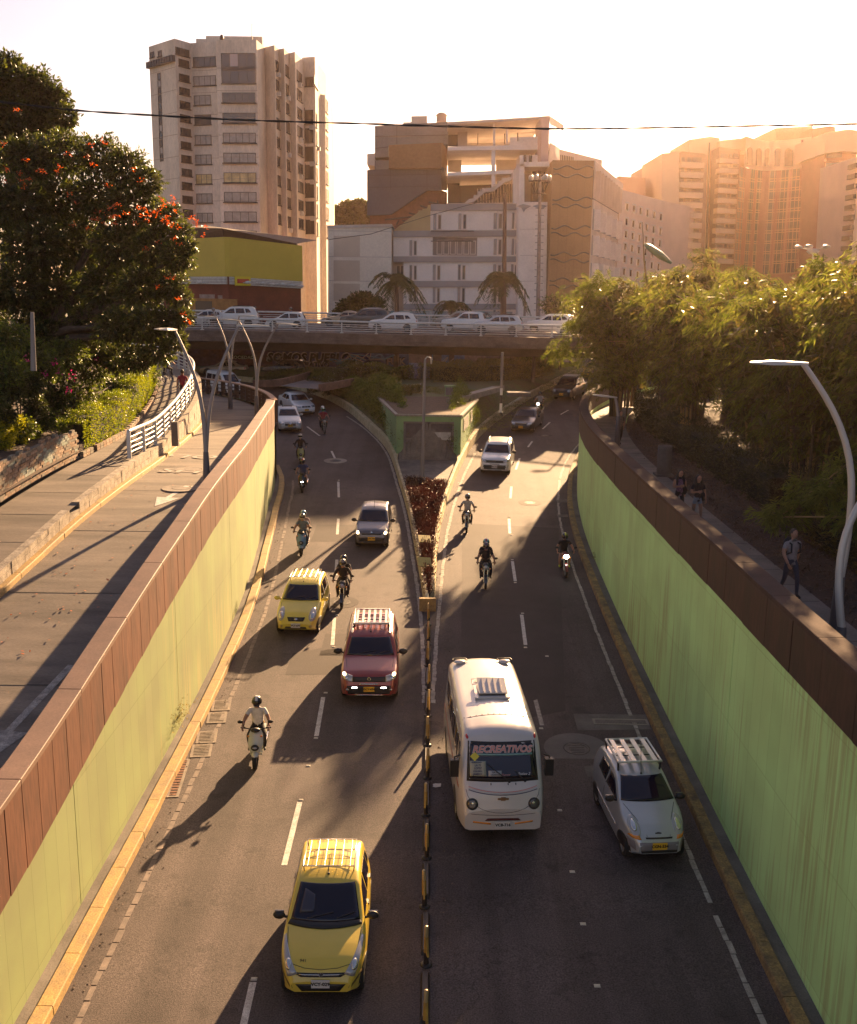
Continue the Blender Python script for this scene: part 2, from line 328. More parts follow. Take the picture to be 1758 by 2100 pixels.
# garden slope on the left
def gz(x,y):
    e=xat(PEd,y); d=max(0,e-x); return zp(y)+.25+min(3.2,d*.22)
mb=MB();V=[]
for Y in yy:
    e=xat(PEd,Y)
    for i,d in enumerate((.12,1,2.5,5,9,16,46)): V.append((e-d,Y,gz(e-d,Y)))
mb.add(V,[(j*7+i+1,j*7+i,(j+1)*7+i,(j+1)*7+i+1) for j in range(len(yy)-1) for i in range(6)],0,True)
tag(mb.build('garden_soil',soil),kind='structure')
mb=MB();V=[];ry=[-6+1.5*k for k in range(68)]
for Y in ry:
    a=xat(RW,Y)+.05
    for i in range(4): V.append((a+2.6*i/3,Y,0.0))
mb.add(V,[(j*4+i,j*4+i+1,(j+1)*4+i+1,(j+1)*4+i) for j in range(len(ry)-1) for i in range(3)],0)
tag(mb.build('sidewalk',mat('sidewalk_concrete',(.19,.165,.145),rough=.85,var=.4,scale=.9,grain=.2,gscale=30,bump=.3,bscale=30)),kind='structure')
mb=MB();V=[]
for Y in ry:
    a=xat(RW,Y)+2.7
    for i,d in enumerate((0,.8,4,14,60)): V.append((a+d,Y,[-.04,.06,.12,.2,.3][i]))
mb.add(V,[(j*5+i,j*5+i+1,(j+1)*5+i+1,(j+1)*5+i) for j in range(len(ry)-1) for i in range(4)],0,True)
tag(mb.build('planting_bed_soil',soil),kind='structure')
# sidewalk slab joints (recessed lines)
mb=MB()
for k in range(50):
    Y=14+1.5*k; a=xat(RW,Y); mb.box(a+.1,a+2.6,Y-.012,Y+.012,-.02,.003)
tag(mb.build('sidewalk_joints',dark_joint),kind='structure')
mb=MB()
for k in range(26):
    Y=12+2.4*k; a=xat(PEd,Y); b=xat(YKd,Y)-.3; z=zp(Y); mb.quad((a,Y-.015,z+.004),(b,Y-.015,z+.004),(b,Y+.015,z+.004),(a,Y+.015,z+.004))
    if k%2==0:
        a=xat(YKd,Y); b=xat(LW,Y)-.3; z=zs(Y); mb.quad((a,Y-.02,z+.004),(b,Y-.02,z+.004),(b,Y+.02,z+.004),(a,Y+.02,z+.004))
tag(mb.build('paving_joints',dark_joint),kind='structure')
# ---------------------------------------------------------------- retaining walls
def cut(pl,y0,y1): return [p for p in pl if y0<=p.y<=y1]
def wall_with_parapet(side):
    left=side=='L'; pl=LW if left else RW; sgn=1 if left else -1      # sgn: towards the carriageway
    m_w=green_l if left else green_r; m_p=steel_rust if left else steel_shaded; m_c=coping_m if left else coping_d
    topf=ltop if left else (lambda Y:1.4)
    hpan=lin([(0,1.85),(15,1.8),(19,1.66),(26,1.5),(32,1.42),(90,1.42)]) if left else lin([(0,1.22),(30,1.2),(60,1.25),(90,1.3)])
    root=thing('retaining_wall','lime green retaining wall with brown steel panels on the left of the underpass, sunlit' if left else 'shaded pale green retaining wall with shade-toned brown steel panels on the right of the underpass','retaining wall',(pl[0].x,pl[0].y,0))
    sol=[p for p in pl if p.y<(58.2 if left else 200)]
    full=pl if left else pl
    nr=dict((id(p),n) for p,n in zip(full,normals(full)))
    # green concrete face in bays with open joints
    per=7 if left else 8; i=0
    idx=0
    while idx<len(full)-1:
        seg=full[idx:idx+per+1]; 
        if len(seg)<2: break
        mb=MB(); V=[]; ns=normals(full)[idx:idx+per+1]
        for q,(p,n) in enumerate(zip(seg,ns)):
            p=p.copy()
            if q==0: p=p.lerp(seg[1],.012)
            if q==len(seg)-1: p=p.lerp(seg[-2],.012)
            f=p+n*(.0*sgn); bk=p-n*(.4*sgn)
            zt=topf(p.y)-hpan(p.y)+.12; zb=fz(p.y)-.3
            V+= [(f.x,f.y,zb),(f.x,f.y,zb+(zt-zb)*.5),(f.x,f.y,zt),(bk.x,bk.y,zt),(bk.x,bk.y,zb)]
        F=[]
        for j in range(len(seg)-1):
            for k in range(4):
                F.append((j*5+k,j*5+k+1,(j+1)*5+k+1,(j+1)*5+k) if left else (j*5+k+1,j*5+k,(j+1)*5+k,(j+1)*5+k+1))
        F.append((0,1,2,3,4)); e=(len(seg)-1)*5; F.append((e+4,e+3,e+2,e+1,e))
        mb.add(V,F); mb.build('wall_bay',m_w,root)
        idx+=per
    # steel panels, one by one, slightly uneven, proud of the concrete
    fine=dense(LWALL if left else RWALL,.75 if left else 1.55); fn=normals(fine)
    for j in range(len(fine)-1):
        a,b=fine[j],fine[j+1]
        if left and b.y>58.3: break
        na,nb=fn[j],fn[j+1]; g=(b-a).normalized()*.012; o=(.035+random.uniform(-.004,.006))*sgn
        mb=MB(); A=a+g+na*o; B=b-g+nb*o; Ai=a+g-na*(.06*sgn); Bi=b-g-nb*(.06*sgn)
        za,zb_=topf(a.y)-.1,topf(b.y)-.1; ha,hb=topf(a.y)-hpan(a.y),topf(b.y)-hpan(b.y); rag=random.uniform(-.015,.02)
        V=[(A.x,A.y,ha+rag),(B.x,B.y,hb+rag),(B.x,B.y,zb_),(A.x,A.y,za),(Ai.x,Ai.y,ha+rag),(Bi.x,Bi.y,hb+rag),(Bi.x,Bi.y,zb_),(Ai.x,Ai.y,za)]
        F=[(0,1,2,3),(5,4,7,6),(1,5,6,2),(4,0,3,7),(3,2,6,7),(4,5,1,0)]
        if left: F=[f[::-1] for f in F]
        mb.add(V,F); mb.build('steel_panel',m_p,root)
    # light ragged strip of mortar under the panels (left), drip edge
    # coping pieces
    cp=dense(LWALL if left else RWALL,3.2 if left else 2.6)
    for j in range(len(cp)-1):
        if left and cp[j+1].y>58.6: break
        sub=[cp[j].lerp(cp[j+1],t) for t in (.004,.25,.5,.75,.996)]
        # follow the fine curve
        sub=[Vector((xat(fine,s.y),s.y)) if s.y<70 else s for s in sub]
        n=(sub[-1]-sub[0]).normalized(); n=Vector((n.y,-n.x)); mb=MB(); V=[]
        wi,wo=(.06,.42)
        for s in sub:
            f=s+n*(wi*sgn); bk=s-n*(wo*sgn); z=topf(s.y)
            V+=[(f.x,f.y,z-.11),(f.x,f.y,z-.01),(f.x-n.x*.012*sgn,f.y-n.y*.012*sgn,z),(bk.x,bk.y,z),(bk.x,bk.y,z-.11)]
        F=[(a_*5+k,a_*5+(k+1)%5,(a_+1)*5+(k+1)%5,(a_+1)*5+k) for a_ in range(4) for k in range(5)]+[(4,3,2,1,0),(20,21,22,23,24)]
        if not left: F=[f[::-1] for f in F]
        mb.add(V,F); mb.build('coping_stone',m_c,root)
    # inner face of the parapet
    mb=MB()
    seg=[p for p in fine if p.y<(58.5 if left else 200)]
    ribbon(mb,seg,(-.36*sgn,-.36*sgn),lambda p,k:(topf(p.y)-.1) if k else ((zs(p.y) if left else 0)-.3))
    ribbon(mb,seg,(-.05*sgn,-.36*sgn),lambda p,k:topf(p.y)-.105)
    mb.build('inner_face',conc_dark if not left else conc,root)
    return root
wl=wall_with_parapet('L'); wr=wall_with_parapet('R')
wl['label']='lime green retaining wall with brown steel panels, sunlit, left of the underpass'
# vertical open joint marks: dark filler
# ---------------------------------------------------------------- kerbs
def kerb(name,label,line,side,h,w,m,step,cat='kerb',base=fz,y0=-5,y1=120,off=0.0):
    pl=dense(line,step); root=thing(name,label,cat,(pl[0].x,pl[0].y,base(pl[0].y)))
    ns=normals(pl); k=0
    for j in range(len(pl)-1):
        a,b=pl[j],pl[j+1]
        if a.y<y0 or b.y>y1: continue
        g=(b-a).normalized()*.008; jit=random.uniform(-.008,.008); n0=ns[j]*side; n1=ns[j+1]*side
        mb=MB(); V=[]
        for p,n,gg in ((a,n0,g),(b,n1,-g)):
            p=p+gg+n*jit
            f0=p; f1=p+n*.015; t0=p+n*.035; bk=p+n*w; zb=base(p.y)
            V+=[(f0.x,f0.y,zb-.1),(f1.x,f1.y,zb+h-.025),(t0.x,t0.y,zb+h),(bk.x,bk.y,zb+h),(bk.x,bk.y,zb-.1)]
        F=[(q,(q+1)%5,(q+1)%5+5,q+5) for q in range(5)]+[(4,3,2,1,0),(5,6,7,8,9)]
        if side>0: F=[f[::-1] for f in F]
        mb.add(V,F); mb.build('kerb_stone',m,root); k+=1
    return root
def offs(pl,d): return [tuple(p+n*d) for p,n in zip([Vector(q) for q in pl],normals([Vector(q) for q in pl]))]
LWk=[p for p in LWALL]; 
kl=kerb('kerb','yellow kerb stones at the foot of the sunlit wall, left edge of the left carriageway',offs(dense(LWALL[:9],3),.55),-1,.2,.3,yellow,1.45,y1=62)
kr=kerb('kerb','grimy dark yellow kerb stones at the foot of the shaded wall, right edge of the right carriageway',offs(dense(RWALL[:11],3),-.55),1,.2,.27,yellow_old,1.6,y1=76)
# ledge between kerb and wall
mb=MB(); ribbon(mb,[p for p in LW if p.y<62],(0,.3),lambda p,k:fz(p.y)+.14); tag(mb.build('gutter_ledge',conc_dark),kind='structure')
mb=MB(); ribbon(mb,[p for p in RW if p.y<76],(-.3,0),lambda p,k:fz(p.y)+.14); tag(mb.build('gutter_ledge',conc_dark),kind='structure')
ks=kerb('kerb','bright yellow kerb along the service road beside the low white wall',[p for p in YK],-1,.16,.28,yellow,1.6,base=zs,y0=2,y1=66)
# low white-painted wall above the service road kerb: two courses of blocks
root=thing('low_wall','low whitewashed two course block wall above the yellow kerb of the service road','wall',(-11.3,20,zs(20)))
wht=mat('whitewash',(.42,.36,.28),rough=.85,c2=(.15,.12,.09),scale=3.2,grain=.25,gscale=20,bump=.4,bscale=16)
wl2=dense(YK,.85); nn=normals(wl2)
for j in range(len(wl2)-1):
    a,b=wl2[j],wl2[j+1]
    if a.y<4 or a.y>64: continue
    lo=zs(a.y)+.16; lo2=zs(b.y)+.16; hi=zp(a.y)+.06; hi2=zp(b.y)+.06; nc=2 if hi-lo<.9 else 3
    for c in range(nc):
        j2=random.uniform(-.012,.012)
        if c==nc-1 and a.y<38 and random.random()<.08: continue
        n=nn[j]; g=(b-a)*.012; V=[]
        for p,lo_,hi_,gg in ((a,lo,hi,g),(b,lo2,hi2,-g)):
            f=p+gg-n*(.28+j2-.1); f=p+gg-n*(.2+j2); bk=p+gg-n*.46; z0=lo_+(hi_-lo_)*c/nc+.006; z1=lo_+(hi_-lo_)*(c+1)/nc-.006
            V+=[(f.x,f.y,z0),(f.x,f.y,z1),(bk.x,bk.y,z1),(bk.x,bk.y,z0)]
        mb=MB(); mb.add(V,[(0,1,5,4),(1,2,6,5),(2,3,7,6),(3,0,4,7),(3,2,1,0),(4,5,6,7)]); mb.build('block',wht,root)
# setts along the road edges
def setts(label,line,m,w,step,y0,y1,gaps=0.04,maxn=290,group=None):
    pl=dense(line,step); root=thing('sett_line',label,'paving strip',(pl[0].x,pl[0].y,fz(pl[0].y)))
    ns=normals(pl); cnt=0; rest=MB()
    for j in range(len(pl)-1):
        a,b=pl[j],pl[j+1]
        if a.y<y0 or a.y>y1 or random.random()<gaps: continue
        g=(b-a)*random.uniform(.012,.035); n=ns[j]; ww=w*random.uniform(.85,1.08); jx=random.uniform(-.015,.015); V=[]
        c=[a+g+n*jx,b-g+n*jx,b-g+n*(jx+ww),a+g+n*(jx+ww)]; h=.008+random.uniform(-.003,.004)
        mb=rest if cnt>=maxn else MB()
        V=[(p.x,p.y,fz(p.y)-.02) for p in c]; q=[(c[0]+c[2])/2]*4
        V+=[(p.x*.94+q[0].x*.06,p.y*.96+q[0].y*.04,fz(p.y)+h) for p in c]
        mb.add(V,[(4,5,6,7)[::-1],(0,1,5,4),(1,2,6,5),(2,3,7,6),(3,0,4,7)])
        if cnt<maxn: mb.build('sett',m,root)
        cnt+=1
    if rest.f: tag(rest.build('far_setts',m,root),kind='stuff')
    return root
IL=[(.0,30.5),(-.12,37.7),(-.28,40.5),(-.6,45),(-1.05,51),(-1.65,57),(-2.75,66.4),(-4.5,73.5),(-6.7,81),(-9.3,87.0),(-11.8,90.6),(-14.5,93.2),(-20,97)]
IR=[(.16,30.5),(.30,38.7),(.40,43),(.62,49),(1.45,58),(2.55,66),(3.8,72.3),(6.05,80),(8.2,86.4),(11.1,94.2),(14.2,102.5),(19,114)]
setts('line of worn pale setts along the left edge of the left carriageway',offs(dense(LWALL[:9],3),.95),cobble_w2,.13,.42,6,58,.02)
setts('white painted setts curving along the right edge of the left carriageway',[(-.12,29.5),(-.22,34),(-.42,39),(-.75,44),(-1.25,51),(-1.85,57),(-2.9,66),(-4.6,73),(-7.1,80)],cobble_w,.15,.27,29,78,.0)
setts('white painted setts along the left edge of the right carriageway',[(.12,29.5),(.25,34),(.42,38.5),(.62,43.5),(.92,49),(1.78,58),(2.9,66)],cobble_w,.15,.27,29,66,.0)
setts('broken white painted setts along the right edge of the right carriageway',offs(dense(RWALL[:11],3),-1.08),cobble_w,.12,.42,6,70,.05)
# ---------------------------------------------------------------- lane paint, patches, manholes, studs
def decal(name,label,cat,poly,m,dz=.005,zf=fz,thick=.004,group=None):
    mb=MB(); c=[Vector(p) for p in poly]
    # subdivide along Y so that it follows the road
    n=len(c); top=[(p.x,p.y,zf(p.y)+dz) for p in c]; mb.add(top,[tuple(range(n))])
    o=mb.mesh(name,m); me=o
    if me.polygons[0].normal.z<0: me.flip_normals()
    return tag(link(name,me),label,cat,group)
def strip(a,b,w):
    a=Vector(a);b=Vector(b);d=(b-a).normalized();n=Vector((d.y,-d.x))*w/2
    k=max(1,int((b-a).length/2)); L=[a.lerp(b,i/k)-n for i in range(k+1)]; Rr=[a.lerp(b,i/k)+n for i in range(k+1)]
    return L,Rr
def dash(a,b,label,w=.13,m=white,zf=fz,group='broken white lane dashes'):
    L,Rr=strip(a,b,w); mb=MB()
    V=[(p.x,p.y,zf(p.y)+.006) for p in L]+[(p.x,p.y,zf(p.y)+.006) for p in Rr]; k=len(L)
    mb.add(V,[(i,k+i,k+i+1,i+1) for i in range(k-1)])
    return tag(mb.build('lane_dash',m),label,'road marking',group)
DL=[((500,2100),(519,2015)),((583,1775),(615,1645)),((649,1510),(663,1430)),((682,1323),(686,1267)),((689,1180),(691,1148)),((692,1096),(694,1064)),((695,1020),(694,988)),((688,942),(680,925)),((656,894),(630,875))]
nL=['nearest','second from the camera','third from the camera, left of the red car','beside the yellow hatchback','behind the rider in black','left of the grey hatchback','beyond the grey hatchback','leading into the near round manhole','beside the pillion rider in red']
for (a,b),t in zip(DL,nL):
    p,q=PF(*a,fz),PF(*b,fz)
    if a[1]>2090: p=p+(p-q)*.6
    dash((p.x,p.y),(q.x,q.y),'white lane dash of the left carriageway, '+t)
DR=[((1112,1488),(1096,1427)),((1078,1323),(1070,1261)),((1057,1192),(1051,1151)),((1046,1094),(1044,1064)),((1047,1022),(1049,998)),((1058,963),(1066,940)),((1083,917),(1092,905)),((1113,880),(1128,866)),((1150,850),(1166,841))]
nR=['beside the minibus roof, worn','ahead of the minibus','right of the two men in black','right of the rider in white','second ahead of the white SUV','beside the white SUV','where the bright sun patch starts','beside the dark sedan','in the sun ahead of the black pickup']
for i,((a,b),t) in enumerate(zip(DR,nR)):
    p,q=PF(*a,fz),PF(*b,fz); dash((p.x,p.y),(q.x,q.y),'white lane dash of the right carriageway, '+t,m=white_worn if i==0 else white)
def polypx(px,zf=fz): return [tuple(PF(*p,zf).xy) for p in px]
def patch(px,label,dz=.003,m=asph_dark):
    P=[Vector(p) for p in polypx(px)]
    # triangulated between left and right sides (4 corners), following the slope
    a,b,c,d=P; k=10; mb=MB(); V=[]
    for i in range(k+1):
        l=a.lerp(d,i/k); r=b.lerp(c,i/k); V+=[(l.x,l.y,fz(l.y)+dz),(r.x,r.y,fz(r.y)+dz)]
    mb.add(V,[(2*i,2*i+1,2*i+3,2*i+2) for i in range(k)]); o=mb.mesh('road_patch',m)
    if o.polygons[0].normal.z<0: o.flip_normals()
    return tag(link('road_patch',o),label,'road patch')
patch([(637,1111),(762,1111),(772,1076),(650,1076)],'dark square asphalt repair left of the grey hatchback')
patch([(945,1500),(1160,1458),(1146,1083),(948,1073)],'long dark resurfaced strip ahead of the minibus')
patch([(585,1384),(716,1384),(700,1322),(600,1340)],'dark asphalt repair left of the red car')
patch([(655,1345),(735,1345),(735,1300),(668,1300)],'small darker asphalt seam between the dashes and red car')
def rnd(cx,cy,rx,label,m_ring,inner=.42,m_in=None,h=.012):
    c=PF(cx,cy,fz); e=PF(cx+rx,cy,fz); R=(e-c).length
    root=thing('manhole',label,'manhole',(c.x,c.y,fz(c.y)),(math.atan(.055) if c.y>20 else 0,0,0))
    MB().lathe([(R,-.03),(R,h),(R*inner+.03,h),(R*inner+.03,0)],28,mi=0,smooth=False).build('collar',m_ring,root,world=False)
    mb=MB().lathe([(R*inner,-.02),(R*inner,h+.004),(R*inner*.85,h+.004),(R*inner*.85,h-.006),(0.001,h-.004)],24,smooth=False)
    for a in range(-2,3): mb.box(-R*inner*.6,R*inner*.6,a*R*inner*.28-.03,a*R*inner*.28+.03,h-.006,h+.003)
    mb.build('lid',m_in or conc_dark,root,world=False)
iron=mat('cast_iron',(.06,.052,.048),rough=.6,var=.4,scale=6)
rnd(688,945,24,'pale round concrete manhole collar in the bend of the left carriageway',conc,.45,iron)
rnd(702,1235,34,'flat round manhole under the rider in black',asph_dark,.5,iron,.004)
rnd(1183,1536,67,'large round concrete manhole right of the minibus',mat('manhole_concrete',(.15,.13,.12),rough=.85,var=.2,scale=1,grain=.2,gscale=40),.38,iron)
rnd(1087,1031,24,'round manhole in the right carriageway where sun meets shade',asph_dark,.45,iron,.004)
rnd(1118,893,15,'small round manhole beside the dark sedan',asph_dark,.5,iron,.004)
def grate(cx,cy,w,l,nbar,label,rotz=0,horiz=True,m=None,frame_m=None):
    c=PF(cx,cy,fz); root=thing('drain_grate',label,'drain',(c.x,c.y,fz(c.y)),(math.atan(.03),0,rotz))
    fm=frame_m or conc_dark
    mb=MB(); t=.07
    for b in ((-w/2-t,w/2+t,-l/2-t,-l/2),(-w/2-t,w/2+t,l/2,l/2+t),(-w/2-t,-w/2,-l/2,l/2),(w/2,w/2+t,-l/2,l/2)): mb.box(*b,-.05,.014)
    mb.build('frame',fm,root,world=False); MB().box(-w/2,w/2,-l/2,l/2,-.2,-.0+.004).build('pit',black_m,root,world=False)
    for i in range(nbar):
        q=(i+.5)/nbar-.5; mb=MB()
        if horiz: mb.box(-w/2,w/2,q*l-l/nbar*.27,q*l+l/nbar*.27,.002,.013)
        else: mb.box(q*w-w/nbar*.27,q*w+w/nbar*.27,-l/2,l/2,.002,.013)
        mb.build('bar',m or conc_dark,root,world=False)
conc_g=mat('grate_concrete',(.20,.165,.135),rough=.85,var=.3,scale=3,grain=.2,gscale=40)
for (x,y,t) in ((454,1447,'topmost of four by the left kerb'),(445,1472,'second from the top of four by the left kerb'),(424,1512,'third from the top of four by the left kerb'),(413,1540,'lowest of four by the left kerb')):
    grate(x,y,.42,.62,7,'slotted concrete drain cover, '+t,.12,m=conc_g,frame_m=conc_g)
grate(366,1595,.18,1.9,14,'long narrow rusty drain at the kerb opening on the left',.08,m=mat('rust',(.2,.08,.04),rough=.8,var=.4,scale=8),frame_m=conc_g)
grate(1273,1481,1.5,.26,34,'wide slotted cross drain right of the minibus',0,False,m=conc_g,frame_m=conc)
grate(1153,1027,.45,.7,7,'upper square drain near the right kerb',0,m=conc_g); grate(1155,1058,.45,.5,7,'lower square drain near the right kerb',0,m=conc_g)
patch([(1185,1498),(1335,1496),(1325,1466),(1176,1464)],'concrete apron around the wide cross drain',.004,conc_dark)
patch([(1205,1594),(1262,1590),(1240,1568),(1198,1572)],'small square concrete patch between minibus and silver hatchback',.004,conc_dark)
# cat's eye studs
stud_m=mat('stud',(.5,.45,.35),rough=.4)
st=None
for i,(x,y) in enumerate([(521,2008),(632,1571),(668,1421),(648,1514),(691,1262),(684,1327),(617,1641),(1110,1494),(1072,1258),(1078,1328),(1051,1148),(1057,1195),(1044,1061),(1148,1662),(1174,1788),(1196,1895),(1225,2022),(695,985),(1122,1346),(1049,1098)]):
    p=PF(x,y,fz)
    if st is None:
        st=MB().add([(-.06,-.05,0),(.06,-.05,0),(.06,.05,0),(-.06,.05,0),(-.045,-.02,.02),(.045,-.02,.02),(.045,.02,.02),(-.045,.02,.02)],[(4,5,6,7),(0,1,5,4),(1,2,6,5),(2,3,7,6),(3,0,4,7)]).build('road_stud',stud_m); o=st
    else: o=st.copy(); COL.objects.link(o)
    o.location=(p.x,p.y,p.z+.002); tag(o,'small pale reflective road stud between the lane dashes','road stud','road studs')
# service road markings
def zsd(Y): return zs(Y)+.006
for s,px,sz,rot in (('SOLO',(392,936),1.5,R_(173)),('BUS',(395,966),1.5,R_(173))):
    p=PF(*px,zs); c=frame((p.x,p.y,p.z+.012),(math.cos(rot),math.sin(rot),0),(-math.sin(rot),math.cos(rot),.03))
    tag(text_obj('painted_word',s,sz,white_worn,None,c,0.0,bold=.02),'worn painted word %s on the service road'%s,'road marking')
def arrow(px,label,m,L=3.0,ang=-8):
    p=PF(*px,zs); a=R_(ang); mb=MB()
    pts=[(-.09,L*.5),(.09,L*.5),(.09,-L*.1),(.42,-L*.1),(0,-L*.5),(-.42,-L*.1),(-.09,-L*.1)]
    V=[(p.x+x*math.cos(a)-y*math.sin(a),p.y+x*math.sin(a)+y*math.cos(a)) for x,y in pts]
    V=[(x,y,zs(y)+.008) for x,y in V]
    mb.add(V,[(0,6,2,1),(3,5,4)][0:0]+[(0,6,2,1)[::1],(3,5,4)]); me=mb.mesh('painted_arrow',m)
    if me.polygons[0].normal.z<0: me.flip_normals()
    me.update(); tag(link('painted_arrow',me),label,'road marking')
arrow((352,1016),'white painted arrow on the service road beside the twin lamp mast',white)
arrow((42,1475),'faded wide arrow low on the service road in the wall shadow',white_worn,4.6)
for cx,cy,rx,lab in ((372,1001,26,'round concrete manhole on the service road beside the painted arrow'),(396,963,26,'round concrete manhole on the service road below the painted words')):
    c=PF(cx,cy,zs); MBq=MB().lathe([(.7,-.02),(.7,.012),(.36,.012),(.36,.0),(.33,.0),(.33,.014),(.001,.014)],26,smooth=False)
    o=MBq.mesh('manhole',conc_g); tag(link('manhole',o,None,(c.x,c.y,c.z)),lab,'manhole')
c=PF(235,951,zp); o=MB().lathe([(.55,-.02),(.55,.012),(.3,.012),(.3,0),(.27,0),(.27,.014),(.001,.014)],26,smooth=False).mesh('manhole',conc_g); tag(link('manhole',o,None,(c.x,c.y,c.z)),'round concrete manhole on the raised path at the end of the white railing','manhole')
# ---------------------------------------------------------------- central island, planter, garage
ILd=dense(IL[1:],1.3); IRd=dense(IR[1:],1.3)
xL=lambda Y: xat(ILd,Y) if Y<96.8 else -20-(Y-97)*1.5
xR=lambda Y: xat(IRd,Y)
def kerbh(Y): return float(np.interp(Y,[30,58,70,90,120],[.42,.45,.6,.5,.2]))
def park_z(x,Y):
    a,b=xL(Y),xR(Y); e=fz(Y)+kerbh(Y)-.04; d=max(0,min(x-a,b-x)-.3)
    if Y<63.3: return fz(Y)+.25
    return e+(max(e,0.0)-e)*min(1,d/1.5)
mb=MB();V=[];py=[38.5+.9*k for k in range(90)];W=17
for Y in py:
    a,b=xL(Y)+.2,xR(Y)-.2
    for i in range(W):
        u=i/(W-1); u=.5-.5*math.cos(math.pi*u); x=a+(b-a)*u; V.append((x,Y,park_z(x,Y)))
F=[(j*W+i,j*W+i+1,(j+1)*W+i+1,(j+1)*W+i) for j in range(len(py)-1) for i in range(W-1)]
mi=[0 if py[f//(W-1)]>63.2 else 1 for f in range(len(F))]
mb.add(V,[F[k] for k in range(len(F)) if mi[k]==0],0,True); mb.add(V,[F[k] for k in range(len(F)) if mi[k]==1],1)
tag(mb.build('park_ground',[grass_m,mat('apron_concrete',(.20,.17,.14),rough=.85,var=.4,scale=1.2,grain=.2,gscale=25)]),kind='structure')
def kerb_isl(label,line,side,m,y0,y1,step=1.1):
    pl=dense(line,step); root=thing('kerb',label,'kerb',(pl[0].x,pl[0].y,fz(pl[0].y))); ns=normals(pl)
    for j in range(len(pl)-1):
        a,b=pl[j],pl[j+1]
        if a.y<y0 or b.y>y1: continue
        g=(b-a)*.01; V=[]; jt=random.uniform(-.01,.01)
        for p,n,gg in ((a,ns[j]*side,g),(b,ns[j+1]*side,-g)):
            p=p+gg; h=kerbh(p.y)+jt; zb=fz(p.y); bt=.05; kw=.19 if p.y<62 else .34
            V+=[(p.x,p.y,zb-.1),(p.x+n.x*bt,p.y+n.y*bt,zb+h-.02),(p.x+n.x*(bt+.03),p.y+n.y*(bt+.03),zb+h),(p.x+n.x*kw,p.y+n.y*kw,zb+h),(p.x+n.x*kw,p.y+n.y*kw,zb-.1)]
        F=[(q,(q+1)%5,(q+1)%5+5,q+5) for q in range(5)]+[(4,3,2,1,0),(5,6,7,8,9)]
        if side>0: F=[f[::-1] for f in F]
        mb=MB(); mb.add(V,F); mb.build('kerb_stone',m,root)
    return root
kerb_isl('cream topped kerb curving along the right edge of the left carriageway beside the red planting and hedge',IL[1:],1,cream_k,37,96)
kerb_isl('sunlit yellow kerb curving along the left edge of the right carriageway beside the hedge',IR[1:],-1,cream_k,37,113)
# planter nose
nose=MB(); nose.box(-.31,.33,37.45,37.62,fz(37.6)-.1,fz(37.6)+.5); tag(nose.build('planter_nose',yellow),'yellow concrete nose of the red planter facing the posts','kerb')
# garage building in the island
G0=63.3; gz0=fz(G0)+.15
gfront=[Vector((-2.05,G0)),Vector((1.95,G0))]
gp=[(-2.05,G0),(1.95,G0),(3.35,73.2),(2.7,74.6),(-3.7,74.0)]
gm=wallmat('garage_green',(.26,.42,.19),(.19,.31,.15),(.6,.6,.5),(.05,.07,.035),.8,1.3)
gr_=thing('pump_house','green flat roofed concrete garage with grey louvred double doors in the middle island','building',(0,G0,gz0))
def wall_poly(mb,a,b,z0,z1,mi=0): mb.quad((a[0],a[1],z0),(b[0],b[1],z0),(b[0],b[1],z1),(a[0],a[1],z1),mi)
mb=MB(); ZR=.02
# front wall as frame round the door opening
dx0,dx1,dz1=-1.62,1.52,gz0+2.38
def bxw(x0,x1,z0,z1,y0=G0,y1=G0+.3): return mb.box(x0,x1,y0,y1,z0,z1)
bxw(-2.05,dx0,gz0-.2,ZR-.12); bxw(dx1,1.95,gz0-.2,ZR-.12); bxw(dx0,dx1,dz1,ZR-.12)
for a,b in ((gp[1],gp[2]),(gp[2],gp[3]),(gp[3],gp[4]),(gp[4],gp[0])): wall_poly(mb,a,b,gz0-.3,ZR-.12)
mb.build('wall',gm,gr_)
mb=MB(); mb.prism([Vector((x*1.04,y+(-.12 if y<70 else .12),ZR-.12)) for x,y in gp],(0,0,.12)); mb.build('roof_edge',mat('roof_edge',(.33,.30,.24),rough=.9,var=.4,scale=4),gr_)
mb=MB(); mb.prism([Vector((x*.96,y+(.12 if y<70 else -.12),ZR+.002)) for x,y in gp],(0,0,.02)); mb.build('roof_litter',mat('roof_litter',(.13,.075,.045),rough=.95,c2=(.07,.05,.03),scale=2.5,grain=.5,gscale=16,bump=.6,bscale=20),gr_)
door_m=mat('door_steel',(.16,.14,.14),rough=.5,var=.3,scale=2,spec=.5); frame_m=mat('door_frame',(.20,.175,.17),rough=.5,var=.2,scale=3)
for k,(x0,x1) in enumerate(((dx0+.06,-.12),(-.02,dx1-.04))):
    mb=MB(); y=G0+.08
    for b in ((x0,x0+.09,gz0,dz1-.05),(x1-.09,x1,gz0,dz1-.05),(x0,x1,gz0,gz0+.08),(x0,x1,dz1-.13,dz1-.05),(x0,x1,gz0+1.2,gz0+1.36)): mb.box(b[0],b[1],y,y+.05,b[2],b[3])
    fr=mb.build('door',frame_m,gr_)
    zz=gz0+.1
    while zz<dz1-.16:
        if not(gz0+1.17<zz<gz0+1.36):
            q=MB(); q.add([(x0+.1,y+.0,zz),(x1-.1,y+.0,zz),(x1-.1,y+.05,zz+.055),(x0+.1,y+.05,zz+.055),(x0+.1,y+.01,zz-.008),(x1-.1,y+.01,zz-.008)],[(0,1,2,3),(4,5,1,0)]); o=q.mesh('slat',door_m); l=link('slat',o,fr)
            l.location=Vector((0,0,0)); 
            for v in o.vertices: v.co.x-=0; v.co.y-=G0; v.co.z-=gz0
        zz+=.062
    MB().box(x0,x1,y+.055,y+.08,gz0,dz1-.05).build('backing',black_m,gr_)
